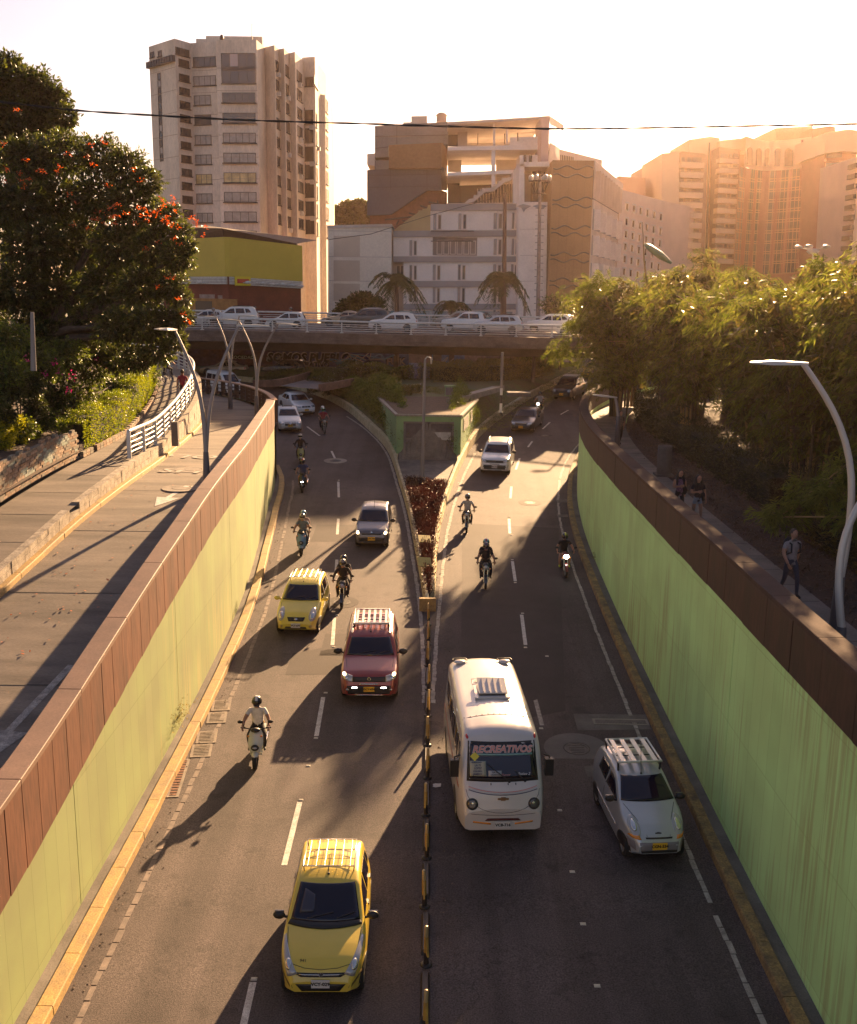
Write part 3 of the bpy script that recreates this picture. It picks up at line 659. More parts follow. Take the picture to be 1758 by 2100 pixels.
bx=MB().box(dx0-.02,dx1+.03,G0+.02,G0+.1,dz1-.05,dz1+.02); bx.box(dx0,dx0+.06,G0+.03,G0+.1,gz0,dz1); bx.box(dx1-.04,dx1,G0+.03,G0+.1,gz0,dz1); bx.build('door_frame',frame_m,gr_)
MB().box(.13,1.32,G0+.04,G0+.075,gz0+1.24,gz0+1.72).build('painted_panel',mat('panel_white',(.5,.47,.42),rough=.8,var=.3,scale=4),gr_)
text_obj('graffiti_mark','06',.22,black_m,gr_,frame((1.2,-.275+.31-.0,1.33),(0.05,0,1),(-1,0,0.05)),.002).location=(0,0,0)
MB().box(-.95,-.75,G0+.05,G0+.07,gz0+1.0,gz0+1.16).build('warning_plate',mat('plate_yellow',(.62,.40,.03),rough=.5),gr_)
MB().box(.03,.45,G0-.02,G0+.05,gz0+1.07,gz0+1.17).build('lock_bar',frame_m,gr_)
mb=MB().tube([(1.78,G0-.05,gz0),(1.78,G0-.05,ZR-.15)],.04); mb.build('downpipe',gm,gr_)
# louvred vents on the right side wall
def sidept(t,z): a=Vector(gp[1]);b=Vector(gp[2]); p=a.lerp(b,t); return Vector((p.x,p.y,z))
sd_=(Vector(gp[2])-Vector(gp[1])).normalized(); sn=Vector((sd_.y,-sd_.x))
for t0,t1 in ((.13,.42),(.55,.68)):
    for i in range(9):
        z=ZR-.45-i*.09; a=sidept(t0,z);b=sidept(t1,z); n=Vector((sn.x,sn.y,0))
        MB().quad(a+n*.05,b+n*.05,b+n*.01+Vector((0,0,.06)),a+n*.01+Vector((0,0,.06))).build('vent_slat',conc_dark,gr_)
# green junction box on the ground behind the garage roof
p=PZ(923,812,0.0); r=thing('cabinet','small green utility cabinet standing behind the garage roof','utility box',(p.x,p.y,.0))
MB().box(-.38,.38,-.3,.3,0,.72).build('body',gm,r,world=False); MB().box(-.42,.42,-.34,.34,.72,.78).build('lid',gm,r,world=False); MB().box(-.33,.33,-.32,-.301,.1,.65).build('door',frame_m,r,world=False)
# slanting concrete channel on the lawn
p1=PZ(930,826,.05); p2=PZ(1022,800,.05); mb=MB(); d=(p2-p1); d.z=0; d.normalize(); n=Vector((d.y,-d.x,0))
mb.prism([p1+n*.5,p1-n*.5,p2-n*.5,p2+n*.5],(0,0,.28)); mb.prism([p1+n*.5+Vector((0,0,.28)),p1+n*.35+Vector((0,0,.28)),p2+n*.35+Vector((0,0,.28)),p2+n*.5+Vector((0,0,.28))],(0,0,.1))
tag(mb.build('concrete_channel',conc),'long low concrete channel slanting across the lawn right of the garage','wall')
p=PZ(1064,812,0.0); tag(MB().box(p.x-.85,p.x+.85,p.y-.6,p.y+.6,0,.3).build('manhole_box',conc_dark),'low dark square concrete block on the lawn near the sunlit kerb','concrete block')
# curved low brown planter walls with paved plaza
brown_w=mat('planter_brown',(.20,.10,.065),rough=.85,var=.35,scale=2,grain=.2,gscale=20)
def lowwall(px,h,label,z=0.0,w=.28):
    pl=dense([tuple(PZ(x,y,z).xy) for x,y in px],.8); mb=MB()
    ns=normals(pl); V=[]
    for p,n in zip(pl,ns): V+=[(p.x,p.y,z-.1),(p.x,p.y,z+h),(p.x-n.x*w,p.y-n.y*w,z+h),(p.x-n.x*w,p.y-n.y*w,z-.1)]
    mb.add(V,[(i*4+k,i*4+(k+1)%4,(i+1)*4+(k+1)%4,(i+1)*4+k) for i in range(len(pl)-1) for k in range(4)]); mb.add(V[:4],[(0,1,2,3)]); mb.add(V[-4:],[(3,2,1,0)])
    return tag(mb.build('planter_wall',brown_w),label,'planter wall')
lowwall([(520,792),(570,790),(615,780),(638,772),(640,764)],.45,'curved brown planter wall left of the paved plaza',.0)
lowwall([(660,800),(700,793),(735,785),(744,777),(742,771)],.45,'curved brown planter wall right of the paved plaza',.0)
pz_=[PZ(x,y,.03) for x,y in ((575,792),(655,799),(735,782),(738,772),(650,768),(640,776))]
tag(MB().add([(p.x,p.y,.06) for p in pz_],[(0,1,2,3,4,5)]).build('plaza',mat('plaza_paving',(.15,.12,.11),rough=.85,var=.3,scale=1)),kind='structure')
# ---------------------------------------------------------------- divider posts
post_y=mat('post_yellow',(.50,.30,.05),rough=.4,c2=(.30,.17,.05),scale=6,spec=.5); post_b=mat('post_black',(.03,.022,.02),rough=.5)
post_g=mat('post_tip',(.45,.33,.16),rough=.35,metal=.3)
def divider_post():
    r=thing('divider_post','flexible yellow and brown divider post','post')
    MB().lathe([(.14,0),(.14,.02),(.09,.045),(.07,.05)],12).build('base',black_m,r,world=False)
    MB().lathe([(.062,.05),(.058,.3),(.055,.34)],12).build('lower_sleeve',post_b,r,world=False)
    MB().lathe([(.057,.34),(.052,.72),(.05,.74)],12).build('upper_sleeve',post_y,r,world=False)
    MB().lathe([(.047,.74),(.045,.98),(.035,1.0),(.001,1.0)],12).build('cap',post_g,r,world=False)
    MB().add([(-.02,.05,.3),(-.02,-.16,.3),(-.02,-.05,.72),(-.02,.05,.72),(.02,.05,.3),(.02,-.16,.3),(.02,-.05,.72),(.02,.05,.72)],[(0,1,2,3),(7,6,5,4),(0,4,5,1),(1,5,6,2),(2,6,7,3),(3,7,4,0)]).build('fin',post_y,r,world=False)
    return r
Yp=15.0; posts=[]; first=divider_post(); k=0
pnames=['nearest to the camera, low at the bottom edge','second from the bottom edge, beside the yellow taxi','third from the bottom edge, level with the taxi windscreen','fourth from the bottom edge, level with taxi roof','fifth from the bottom, level with the minibus bumper','sixth from the bottom, beside the crumpled paper','seventh from the bottom, beside the minibus windscreen','eighth from the bottom, beside the minibus roof hatch','ninth from the bottom, beside the minibus rear roof','tenth from the bottom, right of the red car bonnet','eleventh from the bottom, right of the red car roof','twelfth from the bottom, below the planter nose']
spots=[]
Y=15.6
while Y<37.6: spots.append(Y); Y+=1.86
for Y in spots[:12]:
    o=first if k==0 else copy_tree(first); o.scale=(.85,.85,.85); o.location=(.05+random.uniform(-.03,.03),Y,fz(Y)); o.rotation_euler=(random.uniform(-.06,.03),random.uniform(-.04,.04),random.uniform(-.3,.3))
    tag(o,'flexible yellow and brown divider post, '+pnames[k],'post','divider posts along the centre line'); k+=1
# low rubber separators between the posts
sepm=MB().add([(-.09,-.65,0),(.09,-.65,0),(.09,.65,0),(-.09,.65,0),(-.05,-.6,.1),(.05,-.6,.1),(.05,.6,.1),(-.05,.6,.1)],[(4,5,6,7),(0,1,5,4),(1,2,6,5),(2,3,7,6),(3,0,4,7)]).mesh('lane_separator',[post_b])
for i,Y in enumerate(spots[:11]):
    o=link('lane_separator',sepm,None,(.05,Y+.93,fz(Y+.93))); o.rotation_euler=(math.atan((fz(Y+1.5)-fz(Y))/1.5),0,0); tag(o,'low dark rubber separator between two divider posts','separator','rubber separators between the divider posts')
p=PF(896,1616,fz); mb=MB(); rr=random.Random(3)
V=[(x*.07+rr.uniform(-.01,.01),y*.06+rr.uniform(-.01,.01),rr.uniform(0,.05)) for y in range(4) for x in range(4)]
mb.add(V,[(j*4+i,j*4+i+1,(j+1)*4+i+1,(j+1)*4+i) for j in range(3) for i in range(3)]); o=mb.mesh('crumpled_paper',mat('paper',(.7,.62,.55),rough=.8)); tag(link('crumpled_paper',o,None,(p.x-.1,p.y,p.z+.01)),'crumpled white paper lying on the road left of the minibus','litter')
ybm=mat('yellow_board',(.62,.48,.13),rough=.7,c2=(.45,.33,.10),scale=6)
for px,lab,rx in (((871,1105),'upper pale yellow board lying in the red planting',.05),((871,1153),'lower pale yellow board tilted in the red planting',.22)):
    p=PF(*px,fz,.7); o=MB().box(-.28,.28,-.3,.3,-.01,.015).mesh('board',ybm); b=link('board',o,None,(p.x,p.y,p.z)); b.rotation_euler=(rx+.25,.08,.15); tag(b,lab,'board')
# ---------------------------------------------------------------- flyover
def zb_top(X): return float(np.interp(X,[-45,-18,-4,9,20,45],[4.1,4.0,3.85,3.85,3.95,4.2]))
BR=[(-60,78),(-40,86),(-20,89.6),(-5,89.4),(9,87),(22,82.5),(40,74),(58,62)]
BRd=dense(BR,1.0); BN=normals(BRd)   # travel to +x: right-hand normal points to the camera side (-y)
bconc=mat('bridge_concrete',(.16,.115,.095),rough=.88,var=.4,scale=1.2,grain=.2,gscale=14,bump=.3,bscale=10,stretch=(1,1,1.5))
bdark=mat('bridge_underside_shaded',(.075,.055,.05),rough=.9,var=.4,scale=.6,grain=.2,gscale=10)  # girder concrete darkened, shade under the deck painted into the colour
br=thing('flyover','long curved concrete flyover with white railings crossing above both carriageways','bridge',(0,90,0))
def off(i,d): p=BRd[i]-BN[i]*d; return p
WB=12.5
mb=MB();V=[]
for i,p in enumerate(BRd):
    z=zb_top(p.x)
    for d,h in ((0,-.95),(0,-.02),(.35,-.0),(.35,-.05),(WB*.5,.17),(WB-.35,.36),(WB-.35,.40),(WB,.40),(WB,-.3)):
        q=off(i,d); V.append((q.x,q.y,z+h))
k=9; mb.add(V,[(i*k+j,i*k+j+1,(i+1)*k+j+1,(i+1)*k+j)[::-1] for i in range(len(BRd)-1) for j in range(k-1)],0,False)
mb.build('deck',bconc,br)
mb=MB();V=[]
for i,p in enumerate(BRd):
    z=zb_top(p.x)
    for d,h in ((.02,-.93),(.8,-1.05),(1.6,-1.75),(WB-1.6,-1.7),(WB-.3,-.4)): q=off(i,d); V.append((q.x,q.y,z+h))
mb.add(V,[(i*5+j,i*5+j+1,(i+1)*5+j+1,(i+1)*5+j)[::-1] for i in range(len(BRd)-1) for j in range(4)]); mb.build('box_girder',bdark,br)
mb=MB()
for i in range(0,len(BRd)-1):
    pass
# thin moulding line along the fascia
V=[]
for i,p in enumerate(BRd):
    z=zb_top(p.x)
    for d,h in ((-.04,-.62),(-.04,-.55),(.02,-.53),(.02,-.64)): q=off(i,d); V.append((q.x,q.y,z+h))
mb=MB(); mb.add(V,[(i*4+j,i*4+(j+1)%4,(i+1)*4+(j+1)%4,(i+1)*4+j)[::-1] for i in range(len(BRd)-1) for j in range(4)]); mb.build('moulding',bconc,br)
# railings: near and far, each with posts and rails
def bridge_rail(label,dist,dz):
    r=thing('railing',label,'railing',(0,86,zb_top(0)),group='white railings of the flyover')
    idx=[i for i,p in enumerate(BRd) if -26<p.x<30]
    for h,rad in ((.98,.085),(.72,.03),(.54,.03),(.36,.03),(.18,.03)):
        pts=[]
        for i in idx: q=off(i,dist); pts.append((q.x,q.y,zb_top(BRd[i].x)+dz+h))
        mb=MB(); mb.tube(pts,rad,7); mb.build('rail',metal_white,r)
    j=0
    for i in idx[::3]:
        q=off(i,dist); z=zb_top(BRd[i].x)+dz; mb=MB(); mb.obox((q.x,q.y,z+.45),(1,0,0),(0,1,0),(0,0,1),.05,.09,.46); mb.obox((q.x,q.y,z+.02),(1,0,0),(0,1,0),(0,0,1),.14,.14,.03); mb.build('post',metal_white,r)
bridge_rail('white tubular railing along the near edge of the flyover',.17,0.0)
bridge_rail('white tubular railing along the far edge of the flyover behind the cars',WB-.17,.40)
# yellow road divider strip on the deck
mb=MB(); V=[]
for i,p in enumerate(BRd):
    for d,h in ((WB*.5-.3,.0),(WB*.5-.3,.0)): pass
# pillars
for px,w,lab in (((862,730),1.9,'thick square concrete pillar under the middle of the flyover, graffiti at its foot'),((250,730),1.9,'hidden square pillar under the left end of the flyover'),((1500,730),1.9,'hidden square pillar under the right end of the flyover')):
    X=px[0]; x=(X-879)/FPX*90
    if lab.startswith('hidden'): continue
    r=thing('pillar',lab,'pillar',(x,92,0))
    MB().box(-w/2-.25,w/2-.1,-1.4,1.4,-.4,2.4).build('column',mat('pillar_conc',(.22,.12,.08),rough=.85,var=.3,scale=1.5,grain=.15,gscale=14),r,world=False)
    MB().box(w/2,w/2+.75,-1.0,1.2,-.4,2.4).build('side_column',bconc,r,world=False)
    g=mat('graffiti_blue',(.10,.11,.18),rough=.8,c2=(.30,.28,.30),scale=5,grain=.3,gscale=14)
    MB().box(-w/2-.2,w/2-.25,-1.45,-1.405,-.3,1.35).build('graffiti_patch',g,r,world=False)
# ---------------------------------------------------------------- graffiti wall beyond the roundabout
gw=thing('graffiti_wall','long low wall covered in blue and brown graffiti behind the roundabout under the flyover','wall',(0,104,0))
gws=[(-60,101),(-30,102),(-8,104),(2,106),(12,111),(24,120)]
gcols=[('g1',(.10,.09,.24),(.22,.10,.08)),('g2',(.09,.11,.28),(.07,.07,.14)),('g3',(.16,.28,.46),(.10,.12,.26)),('g4',(.32,.21,.17),(.19,.13,.11)),('g5',(.34,.23,.19),(.24,.21,.25)),('g6',(.32,.25,.21),(.19,.15,.13))]
gpl=dense(gws,5.0)
for i in range(len(gpl)-1):
    a,b=gpl[i],gpl[i+1]; nm,c,c2=gcols[min(5,max(0,int((a.x+26)/9)))]
    mb=MB(); mb.prism([Vector((a.x,a.y,-.8)),Vector((b.x,b.y,-.8)),Vector((b.x,b.y,2.0)),Vector((a.x,a.y,2.0))],(0,.3,0)); mb.build('wall_section',mat(nm,c,rough=.85,c2=c2,scale=.45,grain=.25,gscale=3),gw)
gblack=mat('spray_black',(.012,.01,.012),rough=.7); gpale=mat('spray_pale',(.7,.66,.7),rough=.7); gblue=mat('spray_blue',(.2,.42,.6),rough=.7); gwht=mat('spray_white',(.5,.47,.45),rough=.7)
def spray(s,px,py,size,m1,m2,shear=.15,bold=.05):
    X=(px-879)/FPX; t=None
    for i in range(len(gpl)-1):
        a,b=gpl[i],gpl[i+1]; d=ray(px,py)
        den=d.x*(b.y-a.y)-d.y*(b.x-a.x)
        if abs(den)<1e-9: continue
        tt=(a.x*(b.y-a.y)-a.y*(b.x-a.x))/den; X_=d.x*tt
        if tt>0 and min(a.x,b.x)<=X_<=max(a.x,b.x): t=tt; u=(b-a).normalized(); break
    if t is None: return
    p=Vector((0,0,ZC))+d*t; n=Vector((u.y,-u.x,0)); q=p-Vector(gw.location)
    text_obj('graffiti',s,size,m2,gw,frame(q+n*.03+Vector((-.05,0,.04)),(u.x,u.y,0),(0,0,1)),.004,shear=shear,bold=bold+.045)
    text_obj('graffiti',s,size,m1,gw,frame(q+n*.05,(u.x,u.y,0),(0,0,1)),.004,shear=shear,bold=bold)
spray('SOMOS PUEBLO',634,734,1.15,gblack,gpale); spray('COMBATIVO',634,748,.7,gblack,gpale,.05,.03)
spray('SOCIEDAD',498,733,.45,gwht,gblack,.0,.01); spray('FU K',812,742,.9,gwht,gblack,.0,.03); spray('VEN hasta',955,747,.5,gwht,gblack,0,.01); spray('mismo',962,756,.45,gwht,gblack,0,.01)
# loose curved tags
def tagcurve(px,py,s,m,seed):
    d=ray(px,py); r=random.Random(seed); p=Vector((0,0,ZC))+d*((103.2+max(0,(px-879)*.035))/d.y); mb=MB(); pts=[]
    for i in range(14): pts.append((p.x+s*math.sin(i*1.3+r.random()*2)*1.2*(.4+.6*r.random()),p.y-.02,p.z+s*math.cos(i*1.9)*.5*(.4+.6*r.random())))
    P=dense([(a,c) for a,b,c in pts],.15); mb.tube([(q.x,p.y,q.y) for q in P],.05,5); o=mb.build('graffiti',m,gw)
for a in ((455,738,1.6,gblue,1),(420,742,1.4,gwht,2),(765,740,2.0,gblue,3),(742,738,1.6,gwht,4),(700,742,1.2,gblue,5),(900,745,1.4,gwht,6),(560,738,1.0,gwht,8)): tagcurve(*a)
# railing with coloured panel behind (ramp seen right of the pillar)
r=thing('railing','white railing along the ramp wall seen under the right half of the flyover','railing',(6,112,1.6))
A=PY(882,752,106); B=PY(1085,750,117)
for h in (1.1,.8,.5,.2): MB().tube([Vector((A.x,A.y-1,1.95+h)),Vector((B.x,B.y-1,1.75+h))],.045,6).build('rail',metal_white,r)
for i in range(12):
    q=Vector((A.x,A.y-1,1.95)).lerp(Vector((B.x,B.y-1,1.75)),i/11); MB().box(q.x-.05,q.x+.05,q.y-.05,q.y+.05,q.z,q.z+1.1).build('post',metal_white,r)
gw2=thing('mural_wall','turquoise and white mural wall behind the ramp railing under the flyover','wall',(10,128,0))
A=PY(780,740,125);B=PY(1150,738,132); MB().prism([Vector((A.x,A.y,0)),Vector((B.x,B.y,0)),Vector((B.x,B.y,5.2)),Vector((A.x,A.y,5.2))],(0,.4,0)).build('wall_panel',mat('mural',(.14,.30,.30),rough=.8,c2=(.42,.36,.38),scale=.9,grain=.3,gscale=3),gw2)
trim=mat('black_trim',(.02,.018,.018),rough=.5)
# ---------------------------------------------------------------- buildings
wglass=mat('window_glass',(.05,.05,.055),rough=.12,spec=.6,coat=.2); wdark=mat('window_dark',(.03,.026,.03),rough=.3); wcurt=mat('window_curtain',(.34,.29,.26),rough=.35,var=.3,scale=1.2,coat=.4); wframe=mat('window_frame',(.05,.04,.04),rough=.5); wfw=mat('window_frame_white',(.62,.56,.52),rough=.6); wlit=mat('window_warm',(.55,.38,.15),rough=.3,coat=.5,var=.5,scale=1)
ac_m=mat('air_conditioner',(.50,.46,.42),rough=.6)
class Face:
    """vertical facade plane through plan points a,b (left to right seen from the street)"""
    def __init__(s,a,b): s.a=Vector((a[0],a[1],0)); s.b=Vector((b[0],b[1],0)); s.u=(s.b-s.a).normalized(); s.n=Vector((s.u.y,-s.u.x,0))
    def at(s,px,py,o=0.0):
        d=ray(px,py); C=Vector((0,0,ZC)); t=(s.a-C).dot(s.n)/d.dot(s.n); return C+d*t+s.n*o
    def uz(s,px,py): p=s.at(px,py); return (p-s.a).dot(s.u),p.z
    def P(s,u,z,o=0.0): return s.a+s.u*u+Vector((0,0,z))+s.n*o
    def rect(s,x0,y0,x1,y1):
        """pixel box -> (u0,u1,z0,z1) using the box centre lines"""
        xm,ym=(x0+x1)/2,(y0+y1)/2; u0=s.uz(x0,ym)[0];u1=s.uz(x1,ym)[0]; z1=s.uz(xm,y0)[1]; z0=s.uz(xm,y1)[1]; return u0,u1,z0,z1
def facebox(mb,f,u0,u1,z0,z1,o0,o1,mi=0):
    V=[f.P(u,z,o) for o in (o0,o1) for z in (z0,z1) for u in (u0,u1)]
    return mb.add(V,[(0,1,3,2),(5,4,6,7),(4,5,1,0),(5,7,3,1),(7,6,2,3),(6,4,0,2)],mi)
def window(f,r,parent,nm=3,gl=None,fr=None,sill=True,name='window',fw=.07,dep=.10,surround=None):
    u0,u1,z0,z1=r; mb=MB(); gl=gl or wglass
    facebox(mb,f,u0,u1,z0,z1,.0,.012,0)
    for a,b,c,d in ((u0,u1,z1-fw,z1),(u0,u1,z0,z0+fw),(u0,u0+fw,z0,z1),(u1-fw,u1,z0,z1)): facebox(mb,f,a,b,c,d,.0,dep*.6,1)
    for k in range(1,nm):
        u=u0+(u1-u0)*k/nm; facebox(mb,f,u-fw*.4,u+fw*.4,z0,z1,.0,dep*.5,1)
    if sill: facebox(mb,f,u0-.08,u1+.08,z0-.12,z0,.0,dep+.08,1 if surround is None else 2); 
    if surround:
        for a,b,c,d in ((u0-.16,u1+.16,z1,z1+.16),(u0-.16,u0,z0,z1),(u1,u1+.16,z0,z1)): facebox(mb,f,a,b,c,d,.0,.1,2)
    return mb.build(name,[gl,fr or wframe]+([surround] if surround else []),parent)
def prism_building(name,label,plan,z1,m,z0=-.5,roof=None,cat='building',parap=.35):
    """plan: list of xy, counterclockwise seen from above is not required"""
    o=thing(name,label,cat,(sum(p[0] for p in plan)/len(plan),sum(p[1] for p in plan)/len(plan),0)); return o
def tower_mass(mb,plan,z0,z1,mi=0): mb.prism([Vector((x,y,z0)) for x,y in plan],(0,0,z1-z0),mi)
def floors(mb,f,u0,u1,zs_,m=1,h=.06,o=.03):
    for z in zs_: facebox(mb,f,u0,u1,z,z+h,-.01,o,m)
# ---- tower on the left
ivory=mat('tower_plaster',(.72,.61,.50),rough=.9,var=.25,scale=.25,grain=.10,gscale=5,stretch=(1,1,.35)); ivory_l=mat('tower_line',(.36,.25,.18),rough=.9)
H0=PY(526,81,148).z
def roofpt(px,py,h=0.0): p=PZ(px,py,H0+h); return (p.x,p.y)
A_=(PY(305,93,153).x,153.0)
pl=[roofpt(526,81),roofpt(543,97),roofpt(563,92),roofpt(572,100.5),roofpt(583,98.5),roofpt(593,108.5),roofpt(605,106),roofpt(621,123)]
tw=thing('apartment_tower','tall beige apartment tower with zigzag side and stacked ribbon windows, left of centre','building',(pl[0][0],155,0))
xm=PY(389,89,150).x; xm2=PY(445,88,149.2).x; B_=(PY(358,82,148).x,148.0)
front=[A_,B_,(xm,150.5),(xm2,149.4),(xm2,148.4),pl[0]]
low=PZ(646,130,H0); low2=(PZ(646,130,H0).x,PZ(646,130,H0).y)
plan=front+pl[1:]+[(pl[-1][0]+.5,pl[-1][1]+14),(A_[0]-2,pl[-1][1]+14)]
mb=MB(); tower_mass(mb,plan,-.5,H0)
e1=PY(653,139,pl[-1][1]+4.5); e0=(pl[-1][0]-.2,pl[-1][1]+.8); e1=(e1.x,e1.y); h2=PY(640,302/1,100).z
z1a=PY(640,124,e0[1]+2).z
mb2=[e0,(PY(646,130,e0[1]-.6).x,e0[1]-.6),(e1[0],e1[1]),(e1[0]+.4,e1[1]+8),(e0[0],e1[1]+8)]
tower_mass(mb,mb2,-.5,z1a)
g1=PY(674,198,e1[1]+7); mb3=[(e1[0]-.3,e1[1]+1.5),(PY(668,198,e1[1]+3).x,e1[1]+2.2),(g1.x,g1.y),(g1.x,g1.y+9),(e1[0]-.3,g1.y+9)]
tower_mass(mb,mb3,-.5,PY(660,196,e1[1]+3).z)
mb.build('wall',ivory,tw)
# roof parapet trims and roof houses
mb=MB(); mb.box(front[2][0]+1,front[2][0]+9,156,164,H0,H0+2.2); mb.box(pl[0][0]-9,pl[0][0]-2,152,160,H0,H0+.9); mb.build('roof_house',ivory,tw); MB().tube([PY(517,82,152),PY(517,48,152)],.06,5).build('antenna_mast',trim,tw)
MB().ball(tuple(PY(455,78,149)),.3,6,5,0,(1,1,1.6)).build('roof_ornament',trim,tw)
fA=Face(A_,B_); fB=Face(B_,(xm,150.5)); fC=Face((xm,150.5),(xm2,149.4)); fD=Face((xm2,148.4),pl[0])
tx=lambda zx:(560+.4778*zx)/1.9505; ty=lambda zy:(100+.4778*zy)/1.9505
def tr(f,a,b,c,d): return f.rect(tx(a),ty(b),tx(c),ty(d))
rnd_=random.Random(11)
# narrow slot window column on the far left
for i in range(12): 
    y0=400+i*62; window(fA,tr(fA,148+i*1.9,y0,176+i*1.9,y0+60),tw,1,[wdark,wcurt,wdark][i%3] if i%4 else wglass,sill=False,fw=.08)
mb=MB(); r_=tr(fA,80,292,240,345); facebox(mb,fA,-.1,(fA.b-fA.a).length,r_[2],r_[3],.0,.5,0); mb.build('terrace_glazing',wdark,tw)
for k in range(10): u=(fA.b-fA.a).length*k/10; mb=MB(); facebox(mb,fA,u,u+.1,r_[2],r_[3],.5,.56); mb.build('mullion',wframe,tw)
for (a,b,c,d) in ((85,225,120,270),(152,213,184,262)): window(fA,tr(fA,a,b,c,d),tw,1,wdark)
# stair windows column
for i in range(13):
    y0=190+i*0 if i==0 else (285 if i==1 else 408+(i-2)*113); h=65
    if i>13: break
    x0=(296 if i==0 else 320)+i*3.2; 
    if y0>1700: continue
    o=window(fB,tr(fB,max(x0,294),y0+5,410+max(0,i-1)*3,y0+h),tw,3,wdark if i%3 else wglass)
# second column
for i,y0 in enumerate([265,425,588,752,920,1085,1248,1410,1572]):
    x0=445+i*4.2; x1=(668 if i<2 else 588)+i*(1.5 if i<2 else 2.8); g=[wglass,wcurt,wcurt,wdark,wcurt,wcurt,wlit,wcurt,wcurt][i]; window(fC,tr(fC,x0,y0,min(x1,636+i),y0+82),tw,4 if i<2 else 3,g)
# bay windows third column (project a little)
for i,y0 in enumerate([565,735,902,1070,1235,1398,1562,1722]):
    r_=tr(fD,690+i*3,y0,966+i*2,y0+84); u0,u1,z0,z1=r_; mb=MB(); facebox(mb,fD,u0,u1,z0,z1,-.3,.02); 
    o=window(fD,r_,tw,5 if i in(0,2) else 4,[wglass,wglass,wcurt,wcurt,wlit,wcurt,wcurt,wcurt][i])
    mb=MB(); facebox(mb,fD,u0-.1,u1+.15,z0-.16,z0-.02,0,.35); mb.build('window_ledge',wframe,tw)
r_=tr(fD,682,235,968,488); window(fD,r_,tw,4,wglass,fw=.1); 
mb=MB(); u0,u1,z0,z1=r_; zc=z0+(z1-z0)*.43; facebox(mb,fD,u0,u1,zc,zc+.5,.02,.10); mb.build('spandrel',wdark,tw); mb=MB(); facebox(mb,fD,u0+(u1-u0)*.25,u0+(u1-u0)*.5,zc+.5,z1-.1,.02,.04); mb.build('curtain',mat('curtain_pink',(.55,.45,.43),rough=.7),tw)
for i in range(13):
    z=H0-3.6-i*2.87
    for f in (fA,fC,fD): mb=MB(); facebox(mb,f,0,(f.b-f.a).length,z,z+.05,.0,.02); mb.build('floor_line',ivory_l,tw)
# zigzag side: one window column in every receding facet
cols=[(1,0,1132,1158,300,160,9),(3,0,1218,1244,340,158,9),(5,0,1303,1330,375,155,9)]
def sidecol(f,x0,x1,y0,dy,n,dx,hh,acs,du=(.18,.82)):
    L=(f.b-f.a).length
    for k in range(n):
        ym=y0+k*dy; z1=f.uz(tx((x0+x1)/2+k*dx),ty(ym))[1]; z0=f.uz(tx((x0+x1)/2+k*dx),ty(ym+hh))[1]
        window(f,(L*du[0],L*du[1],z0,z1),tw,2,wglass if k%3 else wdark,fw=.09)
        if k in acs: mb=MB(); facebox(mb,f,L*.35,L*.35+.75,z0-.75,z0-.15,.0,.45); mb.build('air_conditioner',ac_m,tw)
sidecol(Face(pl[0],pl[1]),990,1030,260,160,0,2,90,())
sidecol(Face(pl[2],pl[3]),1132,1160,300,160,9,3,88,(0,1))
sidecol(Face(pl[4],pl[5]),1218,1244,340,158,9,2.6,90,(1,4,8))
sidecol(Face(pl[6],pl[7]),1303,1330,375,155,9,2.2,88,(0,3,5,7))
fE=Face(mb2[0],mb2[1]); fF=Face(mb2[1],mb2[2])
sidecol(Face(pl[-1],(pl[-1][0]+.4,pl[-1][1]+3)),1390,1415,710,154,7,2,80,())
window(fE,tr(fE,1385,435,1452,512),tw,3,wglass); window(fF,tr(fF,1460,440,1490,520),tw,2,wcurt)
for k in range(7): z1=fE.uz(tx(1400),ty(712+k*153))[1]; window(fE,(.3,1.7,z1-2.0,z1),tw,2,wglass if k%2 else wdark); mb=MB(); facebox(mb,fE,1.2,1.9,z1-2.8,z1-2.2,0,.4); (mb.build('air_conditioner',ac_m,tw) if k in (0,2,3,5) else None)
for k in range(7): z1=fF.uz(tx(1480),ty(740+k*151))[1]; window(fF,(.6,2.0,z1-2.0,z1),tw,2,wdark if k%2 else wglass); mb=MB(); facebox(mb,fF,2.0,2.7,z1-2.6,z1-2.1,0,.4); (mb.build('air_conditioner',ac_m,tw) if k in (1,) else None)
fG=Face(mb3[1],mb3[2]); 
for k in range(8): z1=fG.uz(tx(1560),ty(620+k*150))[1]; window(fG,(.6,3.4,z1-1.9,z1),tw,3,wcurt if k%2 else wglass)
# ---- billboard building (left, low)
yb=lambda zx:358.9+.2333*zx; yy_=lambda zy:451.2+.2333*zy
bb=thing('billboard_building','low maroon building carrying a huge blank yellow billboard left behind the flyover','building',(-28,118,0))
K=(PY(466,486,112).x,112.0); Lf=(PY(330,486,121).x,121.0); Rt=(PY(616,503,119).x,119.0)
maroon=mat('maroon_wall',(.17,.035,.025),rough=.85,var=.3,scale=.5,grain=.12,gscale=6); ybill=mat('billboard_yellow',(.60,.44,.05),rough=.55,var=.12,scale=.25,bump=.35,bscale=.5)
f1=Face(Lf,K); f2_=Face(K,Rt)
zt=PY(466,486,112).z; zb0=PY(466,567,112).z; zs0=PY(466,583,112).z
ztr=PY(616,504,119).z; zbr=PY(616,577,119).z
mb=MB()
for f,za,zb_,off_ in ((f1,zt,zt,0),(f2_,zt,ztr,0)):
    L=(f.b-f.a).length; V=[f.P(0,zb0,.35),f.P(L,zb0 if f is f1 else zbr,.35),f.P(L,zb_,.35),f.P(0,za,.35)]; V+=[v-f.n*.2 for v in V]; mb.add(V,[(0,1,2,3),(7,6,5,4),(0,4,5,1),(1,5,6,2),(2,6,7,3),(3,7,4,0)])
